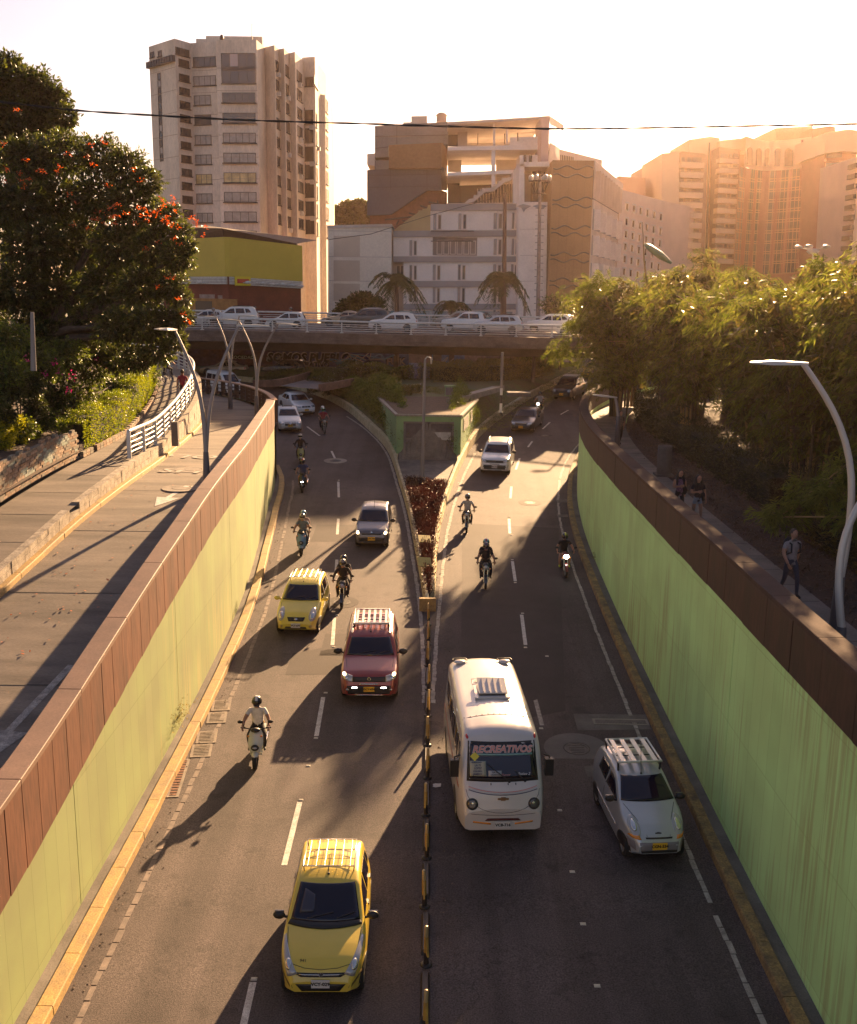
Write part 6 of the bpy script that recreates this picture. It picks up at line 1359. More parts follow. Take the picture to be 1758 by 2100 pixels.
mb=MB(); p=c.hit('f',0,.755,.01); mb.box(-.07,.07,p.y-.008,p.y+.01,.745,.77); mb.box(-.03,.03,p.y-.008,p.y+.01,.735,.78); mb.build('badge',trim,c.root,world=False)
hood_line(c,[(-.26,.1),(-.40,.5),(-.60,.95)]); hood_line(c,[(.26,.1),(.40,.5),(.60,.95)])
r=rack_basket(c,1.75,2.95,.52,silver_rack,4,z=.15,th=.03,slatw=.11); antenna(c,1.62,.75)
for sx,v in ((1,'sr'),(-1,'sl')): c.patch('door_gap',trim,v,[(2.13,.35),(2.15,.35),(2.15,1.0),(2.13,1.0)],.004,1,4); c.patch('side_moulding',chrome,v,[(1.0,.52),(2.9,.52),(2.9,.55),(1.0,.55)],.008,6,1)
# 12 minivan top left
VAN=dict(L=3.9,W=1.62,belt=1.05,roofw=.84,taper=.2,s0=.5,crown=.05,clear=.24,rr=.12,top=[(0,.55),(.03,.85),(.1,.95),(.4,1.04),(.55,1.1),(1.15,1.68),(1.5,1.83),(2.2,1.88),(3.6,1.86),(3.8,1.75),(3.88,1.2),(3.9,.7)],ws=((.66,1.10),(.58,1.68)))
l=(PY(484,800,87).x,87,fz(87)); c=Car(VAN,P_wht,'van','white minivan coming round the bend behind the brown railing','van',l,R_(42),pitch=PT(l[1])*.6)
ws(c); c.side_glass([[(1.0,1.12),(1.6,1.12),(1.58,1.62),(1.35,1.6)],[(1.72,1.12),(2.65,1.12),(2.65,1.62),(1.70,1.62)],[(2.72,1.12),(3.6,1.12),(3.55,1.62),(2.72,1.62)]]); c.wheels(.3,.6,3.0); c.mirrors(.85,1.15,P_wht,1.1)
std_front(c,[(-.40,.70),(.40,.70),(.42,.76),(-.42,.76)],[(.44,.72),(.74,.80),(.70,.98),(.46,.86)],[(-.55,.30),(.55,.30),(.5,.45),(-.5,.45)]); c.plate(None,.55,plate_w)
# minibus
BUS=dict(L=5.7,W=2.1,belt=1.45,roofw=.86,taper=.13,s0=.8,tp=2,rtaper=.05,crown=.07,clear=.34,nose=.36,rr=.2,sm=.07,top=[(0,.75),(.04,1.0),(.1,1.2),(.2,1.38),(.3,1.46),(.70,2.20),(.84,2.36),(1.1,2.43),(1.5,2.45),(5.3,2.41),(5.6,2.32),(5.68,1.6),(5.7,.9)])
P_bus=paint('minibus_cream',(.58,.52,.48))
l=carplace((1030,1730),0); c=Car(BUS,P_bus,'minibus','cream white minibus with RECREATIVOS across its windscreen and an open roof hatch','bus',l,R_(3.2),pitch=PT(l[1]))
w=c.patch('windscreen',glass,'f',[(-.78,1.52),(.78,1.52),(.74,2.20),(-.74,2.20)],.01,16,12)
c.patch('windscreen_seal',trim,'f',[(-.84,1.46),(.84,1.46),(.79,2.25),(-.79,2.25)],.004,14,10)
for sx,v in ((1,'sr'),(-1,'sl')):
    for s0,s1 in ((.85,1.4),(1.5,2.35),(2.45,3.3),(3.4,4.25),(4.35,5.2)): c.patch('side_window',glass,v,[(s0,1.5),(s1,1.5),(s1,2.08),(s0+(.25 if s0<1 else 0),2.08)],.008,5,5)
    c.patch('skirt_stripe',mat('stripe',(.30,.10,.07),rough=.4),v,[(.6,1.12),(5.3,1.12),(5.3,1.2),(.6,1.2)],.006,14,1)
c.wheels(.38,1.2,4.4)
bt=mat('bus_red_print',(.62,.24,.20),rough=.5); bw=mat('bus_pale_print',(.55,.52,.50),rough=.5)
def wtext(s,u,v,size,m,shear=0,bold=0): 
    p=c.hit('f',u,v,.022); q=c.hit('f',u,v+.1,.022); return text_obj('lettering',s,size,m,w,frame(p,(1,0,0),q-p),.001,shear=shear,bold=bold)
wtext('RECREATIVOS',.0,2.10,.22,bw,.25,.014); 
o=wtext('RECREATIVOS',.0,2.10,.22,bt,.25,.005); o.location=(0,-.006,.004)
c.patch('sun_strip',mat('teal_strip',(.20,.36,.36),rough=.3),'f',[(-.60,1.975),(.72,1.975),(.72,2.01),(-.60,2.01)],.014,8,1,w)
board=c.patch('route_board',mat('board_pale',(.36,.34,.26),rough=.6),'f',[(-.76,1.56),(-.38,1.56),(-.38,1.86),(-.76,1.86)],.016,5,5,w)
for i,s in enumerate(('NUEVA FLORA','LA 70','LOPEZ','COLUMNA','JAMECO')): wtext(s,-.57,1.83-i*.058,.045 if len(s)>6 else .062,mat('board_ink',(.05,.04,.10),rough=.6),0,.002)
c.patch('route_card',mat('card_pale',(.38,.36,.36),rough=.6),'f',[(-.33,1.56),(-.02,1.56),(-.02,1.67),(-.33,1.67)],.016,4,3,w); wtext('LA 70',-.17,1.64,.055,trim,0,.002); wtext('LAUREANO',-.17,1.59,.04,trim,0,.001)
d_=c.patch('yellow_sticker',mat('sticker_yellow',(.65,.55,.05),rough=.5),'f',(-.62,2.06,.085,.095),.018,1,1,w,round_=False) if False else None
p=c.hit('f',-.64,1.95,.03); q=c.hit('f',-.64,2.05,.03); fr=frame(p,(1,0,0),q-p); me=MB().add([(0,-.11,0),(.11,0,0),(0,.11,0),(-.11,0,0)],[(0,1,2,3)]).mesh('yellow_sticker',mat('sticker_yellow',(.65,.55,.05),rough=.5)); me.transform(fr); link('yellow_sticker',me,w)
wtext('Especial',.08,1.59,.06,bt,.3); wtext('Basico 2',.50,1.60,.085,bw,.3,.001)
for a,b in ((.15,-.35),(.52,.30)):
    A=c.hit('f',a,1.46,.03);B=c.hit('f',b,1.80 if a<.3 else 1.66,.03); MB().tube([A,B],.012,5).ball(A,.035,6,4).build('wiper',trim,c.root,world=False)
for sx in (-1,1):
    h=c.patch('headlight',trim,'f',(sx*.72,1.0,.135,.13),.014,8,8,round_=True); c.patch('lens',mat('dark_lens',(.10,.09,.10),rough=.08,coat=.8,metal=.4),'f',(sx*.72,1.0,.10,.10),.02,6,6,h,round_=True); c.patch('reflector',lamp_in,'f',(sx*.71,1.02,.03,.03),.024,4,4,h,round_=True)
    c.patch('indicator',amber,'f',[(sx*.28,.50),(sx*.70,.56),(sx*.70,.60),(sx*.28,.54)],.014,6,1); c.patch('marker_lamp',red_l,'f',(sx*.80,2.31,.03,.03),.012,4,4,round_=True)
hood_line(c,[(math.sin(a)*.86,1.34-.55*math.cos(a)) for a in np.linspace(-1.5,1.5,15)],'f')
for o_,m_,z_ in ((.0,bt,1.36),(.035,bw,1.33),(.0,mat('navy_line',(.05,.05,.12),rough=.5),1.30)):
    P=[c.hit('f',x,z_-.10*(1-(x/.8)**2),.004) for x in np.linspace(-.8,.8,12)]; MB().tube(P,.011,4).build('pinstripe',m_,c.root,world=False)
hood_line(c,[(x,.80-.07*(1-(x/.9)**2)) for x in np.linspace(-.88,.88,12)],'f')
c.patch('air_intake',mat('dark_red_slot',(.08,.01,.01),rough=.5),'f',[(-.42,.60),(.42,.60),(.36,.66),(-.36,.66)],.01,8,2); c.plate('VCB-716',.50,plate_w,.36,.17)
mb=MB(); p=c.hit('f',0,1.12,.01); mb.box(-.13,.13,p.y-.01,p.y+.015,1.10,1.14); mb.box(-.055,.055,p.y-.012,p.y+.015,1.08,1.16); mb.build('badge',mat('brass',(.35,.2,.1),rough=.4,metal=.5),c.root,world=False)
for u,v in ((-.28,1.42),(.12,1.42),(.3,1.42)): c.patch('washer_jet',trim,'f',(u,v,.012,.02),.01,3,3,round_=True)
for sx in (-1,1):
    for s in (.55,): 
        x=sx*(c.plan(s)*.96); o=MB().box(x+sx*.04-(.0 if sx>0 else .2),x+sx*.04+(.2 if sx>0 else 0),s-.12,s+.02,1.50,1.92).build('mirror',trim,c.root,world=False); MB().tube([(x,s,2.0),(x+sx*.14,s-.04,1.97),(x+sx*.14,s-.04,1.85)],.02,6).build('mirror_arm',trim,c.root,world=False)
# roof details
zr=c.hit('t',0,3.2,0).z
h=MB().prism([Vector((-.45,2.55,zr)),Vector((.45,2.55,zr)),Vector((.42,3.35,zr)),Vector((-.42,3.35,zr))],(0,0,.05)).build('roof_hatch',P_bus,c.root,world=False)
MB().obox((0.02,3.0,zr+.17),(1,0,0),(0,.95,.22),(0,-.22,.95),.36,.33,.025).build('hatch_lid',P_bus,h,world=False)
for i in range(4): MB().obox((-.22+.15*i,3.0,zr+.205),(1,0,0),(0,.95,.22),(0,-.22,.95),.012,.30,.012).build('rib',P_bus,h,world=False)
MB().box(-.34,.34,2.66,3.3,zr+.04,zr+.075).build('hatch_gap',black_m,h,world=False)
for sx in (-1,1):
    a=MB().ball((sx*.62,5.15,zr-.04),.17,12,7,0,(1,.7,.3)).build('roof_vent',P_bus,c.root,world=False); MB().tube([(sx*.62-.2,5.20,zr-.01),(sx*.62-.17,5.28,zr+.0),(sx*.62+.17,5.28,zr+.0),(sx*.62+.2,5.20,zr-.01)],.02,5).build('vent_mouth',trim,a,world=False)
hood_line(c,[(x,1.62) for x in np.linspace(-.85,.85,14)]); hood_line(c,[(x,5.52) for x in np.linspace(-.8,.8,8)])
for i in range(12): p=c.hit('t',-.8+i*.145,1.66,.004); MB().ball(p,.012,5,4).build('rivet',trim,c.root,world=False)
ink=mat('roof_ink',(.16,.12,.10),rough=.6); c.text('roof_number','VCB-716',.22,ink,'t',.04,3.72,(-1,0,0),(0,-1,0),.008,bold=.004)
mb=MB()
for a,b in (((-.42,3.55),(.50,3.55)),((.50,3.55),(.50,3.92)),((.50,3.92),(-.42,3.92)),((-.42,3.92),(-.42,3.55))): mb.tube([c.hit('t',*a,.004),c.hit('t',(a[0]+b[0])/2,(a[1]+b[1])/2,.004),c.hit('t',*b,.004)],.006,4)
mb.build('number_frame',ink,c.root,world=False)
# ---- far and flyover cars: simple side-on vehicles
def farcar(S,pm,name,label,cat,px,yaw,zfn,group=None,rack=None,glassf=None,loc=None):
    p=PF(*px,zfn) if loc is None else Vector(loc)
    c=Car(S,pm,name,label,cat,tuple(p),yaw,group); ws(c); (glassf or sidewin_h)(c); c.wheels(.33,.8,c.L*.8)
    std_front(c,[(-.35,c.belt-.30),(.35,c.belt-.30),(.38,c.belt-.18),(-.38,c.belt-.18)],[(.45,c.belt-.28),(.74,c.belt-.26),(.72,c.belt-.12),(.47,c.belt-.14)])
    for sx in (-1,1): c.patch('tail_lamp',red_l,'r',[(sx*.55,c.belt-.25),(sx*.8,c.belt-.25),(sx*.78,c.belt-.02),(sx*.56,c.belt-.02)],.01,3,2)
    c.patch('rear_window',glass,'r',[(-.6,c.belt+.08),(.6,c.belt+.08),(.5,c.H-.16),(-.5,c.H-.16)],.006,6,4)
    if rack:
        for sx in (-1,1): MB().tube([c.hit('t',sx*.6,s,.06) for s in (c.L*.5,c.L*.65,c.L*.82)],.035,5).build('roof_rail',rack,c.root,world=False)
    return c
BIG=dict(SUV); BIG.update(L=4.55,W=1.85,top=[(0,.7),(.03,.92),(.1,1.05),(.3,1.12),(.9,1.2),(1.25,1.25),(1.35,1.28),(1.95,1.72),(2.2,1.78),(2.9,1.82),(4.0,1.79),(4.25,1.66),(4.48,1.2),(4.55,.85)],belt=1.18,ws=((.76,1.3),(.62,1.74)))
PKW=dict(PK); 
# on the flyover: (label, px of the wheel line front end, lane depth from near edge)
def deckpos(pxx,dist):
    X=(pxx-879)/FPX*88; best=min(range(len(BRd)),key=lambda i:abs(off(i,dist).x/off(i,dist).y-(pxx-879)/FPX)); q=off(best,dist); t=(BRd[best+1]-BRd[best-1]).normalized()
    f=dist/WB*.38; return (q.x,q.y,zb_top(BRd[best].x)+f), math.atan2(t.y,t.x)
# yaw: car's nose along -Y local; nose towards -X world => rotz = -90deg
def deckcar(S,pm,name,label,cat,pxx,dist,rack=None,glassf=None,flip=False):
    loc,ang=deckpos(pxx,dist); yaw=ang+(R_(-90) if not flip else R_(90))
    return farcar(S,pm,name,label,cat,None,yaw,None,'cars on the flyover',rack,glassf,loc)
deckcar(HATCH,P_wht2,'car','white hatchback at the left end of the flyover behind the leaves','car',389,4.3)
deckcar(BIG,P_wht,'car','large white SUV with dark roof rails on the left part of the flyover','car',434,4.6,trim)
deckcar(PIC,P_wht,'car','small white hatchback on the flyover above the minivan, behind the blue rider','car',556,3.2)
deckcar(BIG,P_dkb,'car','dark green SUV on the flyover left of its middle','car',702,6.0,chrome)
deckcar(SEDAN,P_gold,'car','pale gold car mostly hidden behind the dark green SUV on the flyover','car',668,8.6,None,sedan_glass)
deckcar(SUV,P_wht,'car','white SUV with roof bars at the near railing in the middle of the flyover','car',757,3.0,silver_rack)
def pk_glass(c): c.side_glass([[(1.55,1.2),(2.5,1.2),(2.45,1.62),(2.0,1.6)],[(2.6,1.2),(3.45,1.2),(3.35,1.6),(2.55,1.62)]])
c=deckcar(PKW,P_wht,'truck','white double cab pickup with black sports bar on the flyover','truck',898,4.8,None,pk_glass); MB().tube([(-.7,3.85,1.15),(-.6,3.95,1.72),(.6,3.95,1.72),(.7,3.85,1.15)],.04,6).tube([(-.6,3.95,1.72),(-.7,4.7,1.15)],.035,6).tube([(.6,3.95,1.72),(.7,4.7,1.15)],.035,6).build('sports_bar',trim,c.root,world=False)
deckcar(SUV,P_beige,'car','dark beige SUV mostly hidden behind the white pickup on the flyover','car',880,8.6)
deckcar(SUV,P_sil,'car','silver grey estate with roof bars on the flyover right of the pickup','car',975,2.9,trim)
deckcar(SUV,P_wht,'car','white SUV with dark windows near the right end of the flyover','car',1083,6.2,trim)
deckcar(HATCH,P_wht,'car','white hatchback at the right end of the flyover against the bamboo','car',1136,2.6)
# under the flyover
zero=lambda Y:fz(Y)
def ground(px,Y): p=PY(*px,Y); return (p.x,p.y,fz(Y) if Y<118 else 0)
farcar(SEDAN,P_gold,'car','gold sedan in the shade under the left part of the flyover','car',None,R_(-90),None,loc=(ground((412,755),99)[0],99,-.62),glassf=sedan_glass)
farcar(SUV,P_blk,'car','black estate car in the shade below the words SOMOS PUEBLO','car',None,R_(-96),None,loc=(ground((540,760),98)[0],98,-.6))
farcar(HATCH,P_blue,'car','dark blue hatchback in the shade below the blue graffiti','car',None,R_(-90),None,loc=(ground((716,758),99)[0],99,-.4))
farcar(VAN,P_wht,'car','white car far away on the road under the right end of the flyover','car',None,R_(-40),None,loc=(PY(1189,737,128).x,128,0))
# ---------------------------------------------------------------- people and motorcycles
SKIN=mat('skin',(.34,.17,.11),rough=.55); SHOE=mat('dark_shoe',(.02,.018,.018),rough=.6)
def cloth(n,c): return mat('cloth_'+n,c,rough=.9,var=.25,scale=9,bump=.3,bscale=18,coord='obj')
SEG=[('pel','wai',1),('wai','che',1),('che','nec',1),('nec','hea',0)]
for s in 'LR': SEG+=[('che',s+'sh',1),(s+'sh',s+'el',1),(s+'el',s+'wr',4),('pel',s+'hi',2),(s+'hi',s+'kn',2),(s+'kn',s+'an',5),(s+'an',s+'to',3)]
RAD=dict(pel=.135,wai=.125,che=.145,nec=.058,hea=.06,sh=.078,el=.05,wr=.033,hi=.098,kn=.064,an=.042,to=.036)
def make_body(name,J,long_sleeve=False,shorts=False,bare_arm=False,woman=False,grip=True):
    names=list(J); idx={n:i for i,n in enumerate(names)}
    me=bpy.data.meshes.new(name); me.from_pydata([J[n] for n in names],[(idx[a],idx[b]) for a,b,_ in SEG],[]); 
    o=bpy.data.objects.new('tmp',me); COL.objects.link(o)
    sk=o.modifiers.new('s','SKIN'); sk.use_smooth_shade=True; sk.branch_smoothing=.6
    if not me.skin_vertices: me.skin_vertices.new()if hasattr(me.skin_vertices,'new') else None
    if not me.skin_vertices:
        bm=bmesh.new(); bm.from_mesh(me); bm.verts.layers.skin.verify(); bm.to_mesh(me); bm.free()
    f=.88 if woman else 1.0
    for n,i in idx.items():
        k=n if n in RAD else n[1:]; r=RAD[k]*f; sv_=me.skin_vertices[0].data[i]
        sv_.radius=(r*1.15,r*.85) if k in('che','wai','pel') else (r,r); sv_.use_root=(n=='pel')
    ss=o.modifiers.new('b','SUBSURF'); ss.levels=1; ss.render_levels=1
    dg=bpy.context.evaluated_depsgraph_get(); dg.update(); m2=bpy.data.meshes.new_from_object(o.evaluated_get(dg)); bpy.data.objects.remove(o)
    V=[Vector(v.co) for v in m2.vertices]; F=[tuple(p.vertices) for p in m2.polygons]
    slot={0:0,1:1,2:2,3:3,4:1 if long_sleeve else 0,5:0 if shorts else 2}
    mb=MB(); mb.v=[tuple(v) for v in V]
    P={n:Vector(c) for n,c in J.items()}
    for fc in F:
        c=sum((V[i] for i in fc),Vector())/len(fc); best=None
        for a,b,k in SEG:
            A,B=P[a],P[b]; d=B-A; t=max(0,min(1,(c-A).dot(d)/d.length_squared)); rr=RAD[(a if a in RAD else a[1:])]*(1-t)+RAD[(b if b in RAD else b[1:])]*t
            q=(c-(A+d*t)).length-rr*.8
            if best is None or q<best[0]:
                kk=k
                if k==1 and a[1:]=='sh' and t>(.6 if not bare_arm else .05) and not long_sleeve: kk=9
                if k==2 and shorts and a[1:]=='hi' and t>.45: kk=9
                best=(q,kk)
        mb.f.append(fc); mb.m.append(0 if best[1]==9 else slot[best[1]]); mb.sm.append(True)
    # head with nose, ears; hands with five fingers
    h=P['hea']; up=(P['hea']-P['nec']).normalized(); fwd=Vector((0,-1,0))
    mb.ball(h,.105,14,10,0,(.78,.98,1.15)); mb.ball(h+fwd*.105+Vector((0,0,-.015)),.018,6,5,0,(.7,1,1.3)); 
    for s in (-1,1): mb.ball(h+Vector((s*.083,0,-.01)),.025,6,5,0,(.4,.8,1.3)); mb.ball(h+Vector((s*.032,-.092,.02)),.012,6,5,3,(1.2,.6,.8))
    mb.ball(h+Vector((0,-.088,-.055)),.02,6,4,0,(1.3,.5,.4))
    for s in 'LR':
        w=P[s+'wr']; e=P[s+'el']; d=(w-e).normalized(); sx=-1 if s=='L' else 1
        inn=Vector((-sx,0,0)); inn=(inn-d*inn.dot(d)).normalized(); side=d.cross(inn)
        mb.obox(w+d*.05,d,side,inn,.045,.038,.015,0)
        for k in range(4):
            b=w+d*.09+side*(-.03+.02*k); L=(.03,.035,.033,.025)[k]; mb.tube([b,b+d*L+inn*.006,b+d*L*1.1+inn*.035,b+d*L*.6+inn*.05],[.009,.0085,.008,.006],5,0)
        b=w+d*.03-side*.038; mb.tube([b,b-side*.02+d*.025+inn*.01,b-side*.015+d*.05+inn*.025],[.011,.01,.007],5,0)
    m3=mb.mesh(name,[SKIN,SKIN,SKIN,SHOE]); return m3
def rid(dy=0,dz=0,arms='bar',lean=0):
    J=dict(pel=(0,.85,.88),wai=(0,.84-lean*.3,1.04),che=(0,.78-lean,1.27),nec=(0,.75-lean*1.2,1.43),hea=(0,.715-lean*1.4,1.60))
    for s,x in (('L',-1),('R',1)):
        J[s+'sh']=(x*.19,.78-lean,1.37)
        if arms=='bar': J[s+'el']=(x*.33,.58,1.14); J[s+'wr']=(x*.35,.33,1.05)
        else: J[s+'el']=(x*.27,.66,1.12); J[s+'wr']=(x*.15,.48,1.02)
        J[s+'hi']=(x*.10,.80,.86); J[s+'kn']=(x*.22,.42,.74); J[s+'an']=(x*.20,.56,.36); J[s+'to']=(x*.21,.40,.33)
    return {k:(v[0],v[1]+dy,v[2]+dz) for k,v in J.items()}
def walk(step=.3,arms=.2,phone=False,h=1.0):
    J=dict(pel=(0,0,.93),wai=(0,0,1.08),che=(0,-.01,1.30),nec=(0,-.01,1.47),hea=(0,-.03,1.62))
    for s,x in (('L',-1),('R',1)):
        J[s+'sh']=(x*.18,0,1.40); J[s+'el']=(x*.25,.04+x*arms*.3,1.13); J[s+'wr']=(x*.24,-.06+x*arms,.90)
        if phone and s=='L': J[s+'el']=(x*.24,-.02,1.13); J[s+'wr']=(x*.08,-.24,1.20)
        J[s+'hi']=(x*.095,0,.90); J[s+'kn']=(x*.10,-.05-x*step*.55,.50); J[s+'an']=(x*.10,.02-x*step,.08+(.06 if x*step<0 else 0)); J[s+'to']=(x*.11,-.14-x*step,.04)
    return {k:(v[0]*h,v[1]*h,v[2]*h) for k,v in J.items()}
BODY={'rider':make_body('rider_body',rid()),'rider_long':make_body('rider_body_long',rid(),long_sleeve=True),'rider_shorts':make_body('rider_body_shorts',rid(lean=.03),shorts=True),
 'pillion':make_body('pillion_body',rid(.36,.05,'hug')),'man':make_body('man_body',walk(.22)),'woman_phone':make_body('woman_body',walk(.16,.12,True,.95),bare_arm=True,woman=True),
 'woman_shorts':make_body('woman_body_shorts',walk(.16,-.1,True,.96),shorts=True,woman=True,long_sleeve=False),'backpacker':make_body('walker_body',walk(-.18,.15))}
def person(kind,label,loc,yaw,shirt,pants,skin=None,shoe=None,hair=None,helmet=None,visor=True,group=None,pitch=0,bag=None,cap=None,back=False):
    r=thing('person',label,'person',loc,(pitch,0,yaw),group)
    me=BODY[kind].copy(); 
    for i,m in enumerate((skin or SKIN,shirt,pants,shoe or SHOE)): me.materials[i]=m
    link('body',me,r); h=None
    src={'rider':rid(),'rider_long':rid(),'rider_shorts':rid(lean=.03),'pillion':rid(.36,.05,'hug'),'man':walk(),'woman_phone':walk(h=.95),'woman_shorts':walk(h=.96),'backpacker':walk()}[kind]; h=src['hea']
    if helmet:
        m1,m2=helmet; mb=MB().ball((h[0],h[1]+.005,h[2]+.02),.15,16,12,0,(.92,1.08,1.0)); mb.add([(x,h[1]-.155 if i<2 else h[1]-.11,z) for i,(x,z) in enumerate(((-.07,h[2]-.075),(.07,h[2]-.075),(.09,h[2]-.03),(-.09,h[2]-.03)))],[(0,1,2,3)])
        o=mb.build('helmet',m1,r,world=False)
        V=[];
        for j in range(5):
            for i in range(9):
                a=R_(-68+136*i/8); e=R_(-14+34*j/4); V.append((h[0]+.15*.92*1.03*math.sin(a)*math.cos(e),h[1]+.005-.15*1.08*1.03*math.cos(a)*math.cos(e),h[2]+.02+.15*1.03*math.sin(e)))
        MB().add(V,[(j*9+i,j*9+i+1,(j+1)*9+i+1,(j+1)*9+i) for j in range(4) for i in range(8)],0,True).build('visor',glass if visor else SKIN,o,world=False)
        if m2:
            V=[]
            for j in range(9):
                for i in range(4):
                    a=R_(-14+28*i/3); e=R_(28+110*j/8); V.append((h[0]+.15*.94*1.02*math.sin(a),h[1]+.005-.15*1.1*math.cos(a)*math.cos(e),h[2]+.02+.15*1.025*math.sin(e)*math.cos(a)))
            MB().add(V,[(j*4+i,j*4+i+1,(j+1)*4+i+1,(j+1)*4+i) for j in range(8) for i in range(3)],0,True).build('stripe',m2,o,world=False)
    if hair:
        mb=MB().ball((h[0],h[1]+.025,h[2]+.03),.105,12,9,0,(.86,.95,1.05))
        if hair[1]=='long':
            for s in (-1,1): mb.tube([(s*.06,h[1]+.02,h[2]+.06),(s*.105,h[1]+.03,h[2]-.08),(s*.12,h[1]-.02,h[2]-.25),(s*.11,h[1]-.04,h[2]-.38)],[.04,.05,.045,.02],7)
            mb.tube([(0,h[1]+.07,h[2]),(0,h[1]+.1,h[2]-.2),(0,h[1]+.08,h[2]-.4)],[.08,.1,.05],8)
        mb.build('hair',hair[0],r,world=False)
    if cap: MB().ball((h[0],h[1]+.01,h[2]+.05),.108,12,8,0,(.88,1.0,.85)).add([(-.08,h[1]-.09,h[2]+.06),(.08,h[1]-.09,h[2]+.06),(.06,h[1]-.2,h[2]+.05),(-.06,h[1]-.2,h[2]+.05)],[(0,1,2,3)]).build('cap',cap,r,world=False)
    if bag=='backpack':
        y=src['che'][1]+(.2); b=MB().ball((0,y,src['che'][2]-.02),.17,10,8,0,(.85,.6,1.25)); 
        for s in (-1,1): b.tube([(s*.11,y-.1,1.42),(s*.115,y-.33,1.38),(s*.12,y-.35,1.18),(s*.12,y-.15,1.08)],.022,5)
        b.build('backpack',cloth('bag_black',(.02,.018,.02)),r,world=False)
    if bag=='shoulder': MB().ball((.2,.03,.95),.14,10,8,0,(.5,1,1.1)).tube([(.2,0,1.05),(.1,-.12,1.3),(-.1,-.05,1.44)],.012,5).build('bag',cloth('bag_black',(.02,.018,.02)),r,world=False)
    return r
def wheel(mb,y,r,w=.05,z=None):
    z=r if z is None else z
    mb.lathe([(r*.8,-w),(r*.95,-w*.9),(r,-w*.4),(r,w*.4),(r*.95,w*.9),(r*.8,w)],20,(0,y,z),'x')
def motorcycle(label,loc,yaw,body,kind='moto',panel=None,lit=False,pitch=0,group=None):
    r=thing('motorcycle' if kind=='moto' else 'scooter',label,'motorcycle' if kind=='moto' else 'scooter',loc,(pitch,0,yaw),group)
    R=.29 if kind=='moto' else .23; B=lambda n,mb,m,par=r: mb.build(n,m,par,world=False)
    for y in (0,1.27):
        mb=MB(); wheel(mb,y,R,.05 if kind=='moto' else .06); w=B('wheel',mb,tyre_m)
        mb=MB().lathe([(R*.82,-.025),(R*.72,-.02),(R*.72,.02),(R*.82,.025)],18,(0,y,R),'x').lathe([(.05,-.05),(.05,.05)],10,(0,y,R),'x')
        for k in range(5): a=2*math.pi*k/5; mb.tube([(0,y,R),(0,y+R*.75*math.cos(a),R+R*.75*math.sin(a))],.012,5)
        B('rim',mb,rim_m,w)
    if kind=='moto':
        mb=MB()
        for s in (-1,1): mb.tube([(s*.075,0,R),(s*.075,.12,.62),(s*.07,.2,.92)],.022,7)
        B('fork',mb,chrome)
        B('front_mudguard',MB().add([(x,-.0+(R+.03)*math.cos(a)*-1,R+(R+.03)*math.sin(a)) for a in np.linspace(.2,2.2,8) for x in (-.055,.055)],[(2*i,2*i+1,2*i+3,2*i+2) for i in range(7)],0,True),body)
        B('fuel_tank',MB().ball((0,.45,.86),.17,12,9,0,(.8,1.35,.75)),body)
        B('engine',MB().box(-.12,.12,.42,.82,.34,.62).lathe([(.11,-.16),(.11,.16)],12,(0,.6,.42),'x'),trim)
        B('seat',MB().box(-.13,.13,.68,1.28,.78,.84).ball((0,.98,.84),.13,10,6,0,(1,2.3,.35)),trim)
        B('tail',MB().tube([(0,.9,.76),(0,1.25,.82),(0,1.48,.9)],[.09,.08,.03],7),body)
        B('headlight',MB().ball((0,.06,.9),.1,12,8,0,(1.15,.8,1.0)),lamp_on if lit else lamp_m)
        B('front_cowl',MB().ball((0,.12,.93),.125,12,8,0,(1.25,.8,1.1)),body)
        B('side_panel',MB().prism([Vector((-.14,.55,.62)),Vector((-.14,1.1,.68)),Vector((-.14,1.0,.82)),Vector((-.14,.6,.78))],(.28,0,0)),body)
    else:
        # big front shield, floor, seat box
        V=[]; pr=[(-.02,.34,.10),(-.06,.48,.16),(.02,.66,.20),(.10,.84,.19),(.17,.98,.13)]
        for y,z,w in pr:
            for u in (-1,-.6,0,.6,1): V.append((w*u,y+.09*abs(u)**2.2+.06,z))
        for y,z,w in pr[::-1]:
            for u in (-1,-.6,0,.6,1): V.append((w*u,y+.09*abs(u)**2.2+.12,z))
        k=10; B('front_shield',MB().add(V,[(j*5+i,j*5+i+1,((j+1)%k)*5+i+1,((j+1)%k)*5+i) for j in range(k) for i in range(4)],0,True),body)
        B('front_mudguard',MB().ball((0,-.0,.40),.13,12,8,0,(.75,1.25,.6)),panel or body)
        B('lamp_panel',MB().ball((0,.0,.60),.1,12,8,0,(1.1,.5,.9)),black_m); B('headlight',MB().ball((0,-.045,.61),.05,10,6,0,(1.4,.5,.6)),lamp_on if lit else lamp_m)
        B('floor',MB().box(-.16,.16,.25,.75,.26,.32).box(-.17,.17,.7,1.35,.32,.66),body)
        B('seat',MB().ball((0,.98,.76),.15,10,6,0,(1,2.6,.5)),trim)
        mb=MB()
        for s in (-1,1): mb.tube([(s*.07,0,R),(s*.06,.12,.6)],.025,7)
        B('fork',mb,trim); B('cockpit',MB().ball((0,.24,1.0),.12,10,7,0,(1.1,.8,.5)),trim)
    hb=MB().tube([(-.38,.35,1.02),(-.2,.27,1.03),(0,.22,.98),(.2,.27,1.03),(.38,.35,1.02)],.014,6); h=B('handlebar',hb,trim)
    for s in (-1,1):
        B('grip',MB().tube([(s*.27,.30,1.03),(s*.40,.355,1.02)],.022,7),black_m,h)
        B('mirror',MB().tube([(s*.28,.28,1.03),(s*.36,.24,1.22)],.009,5).ball((s*.40,.24,1.24),.065,9,6,0,(1.2,.3,.75)),trim)
        B('indicator',MB().ball((s*.17,.08,.84 if kind=='moto' else .9),.03,7,5),amber)
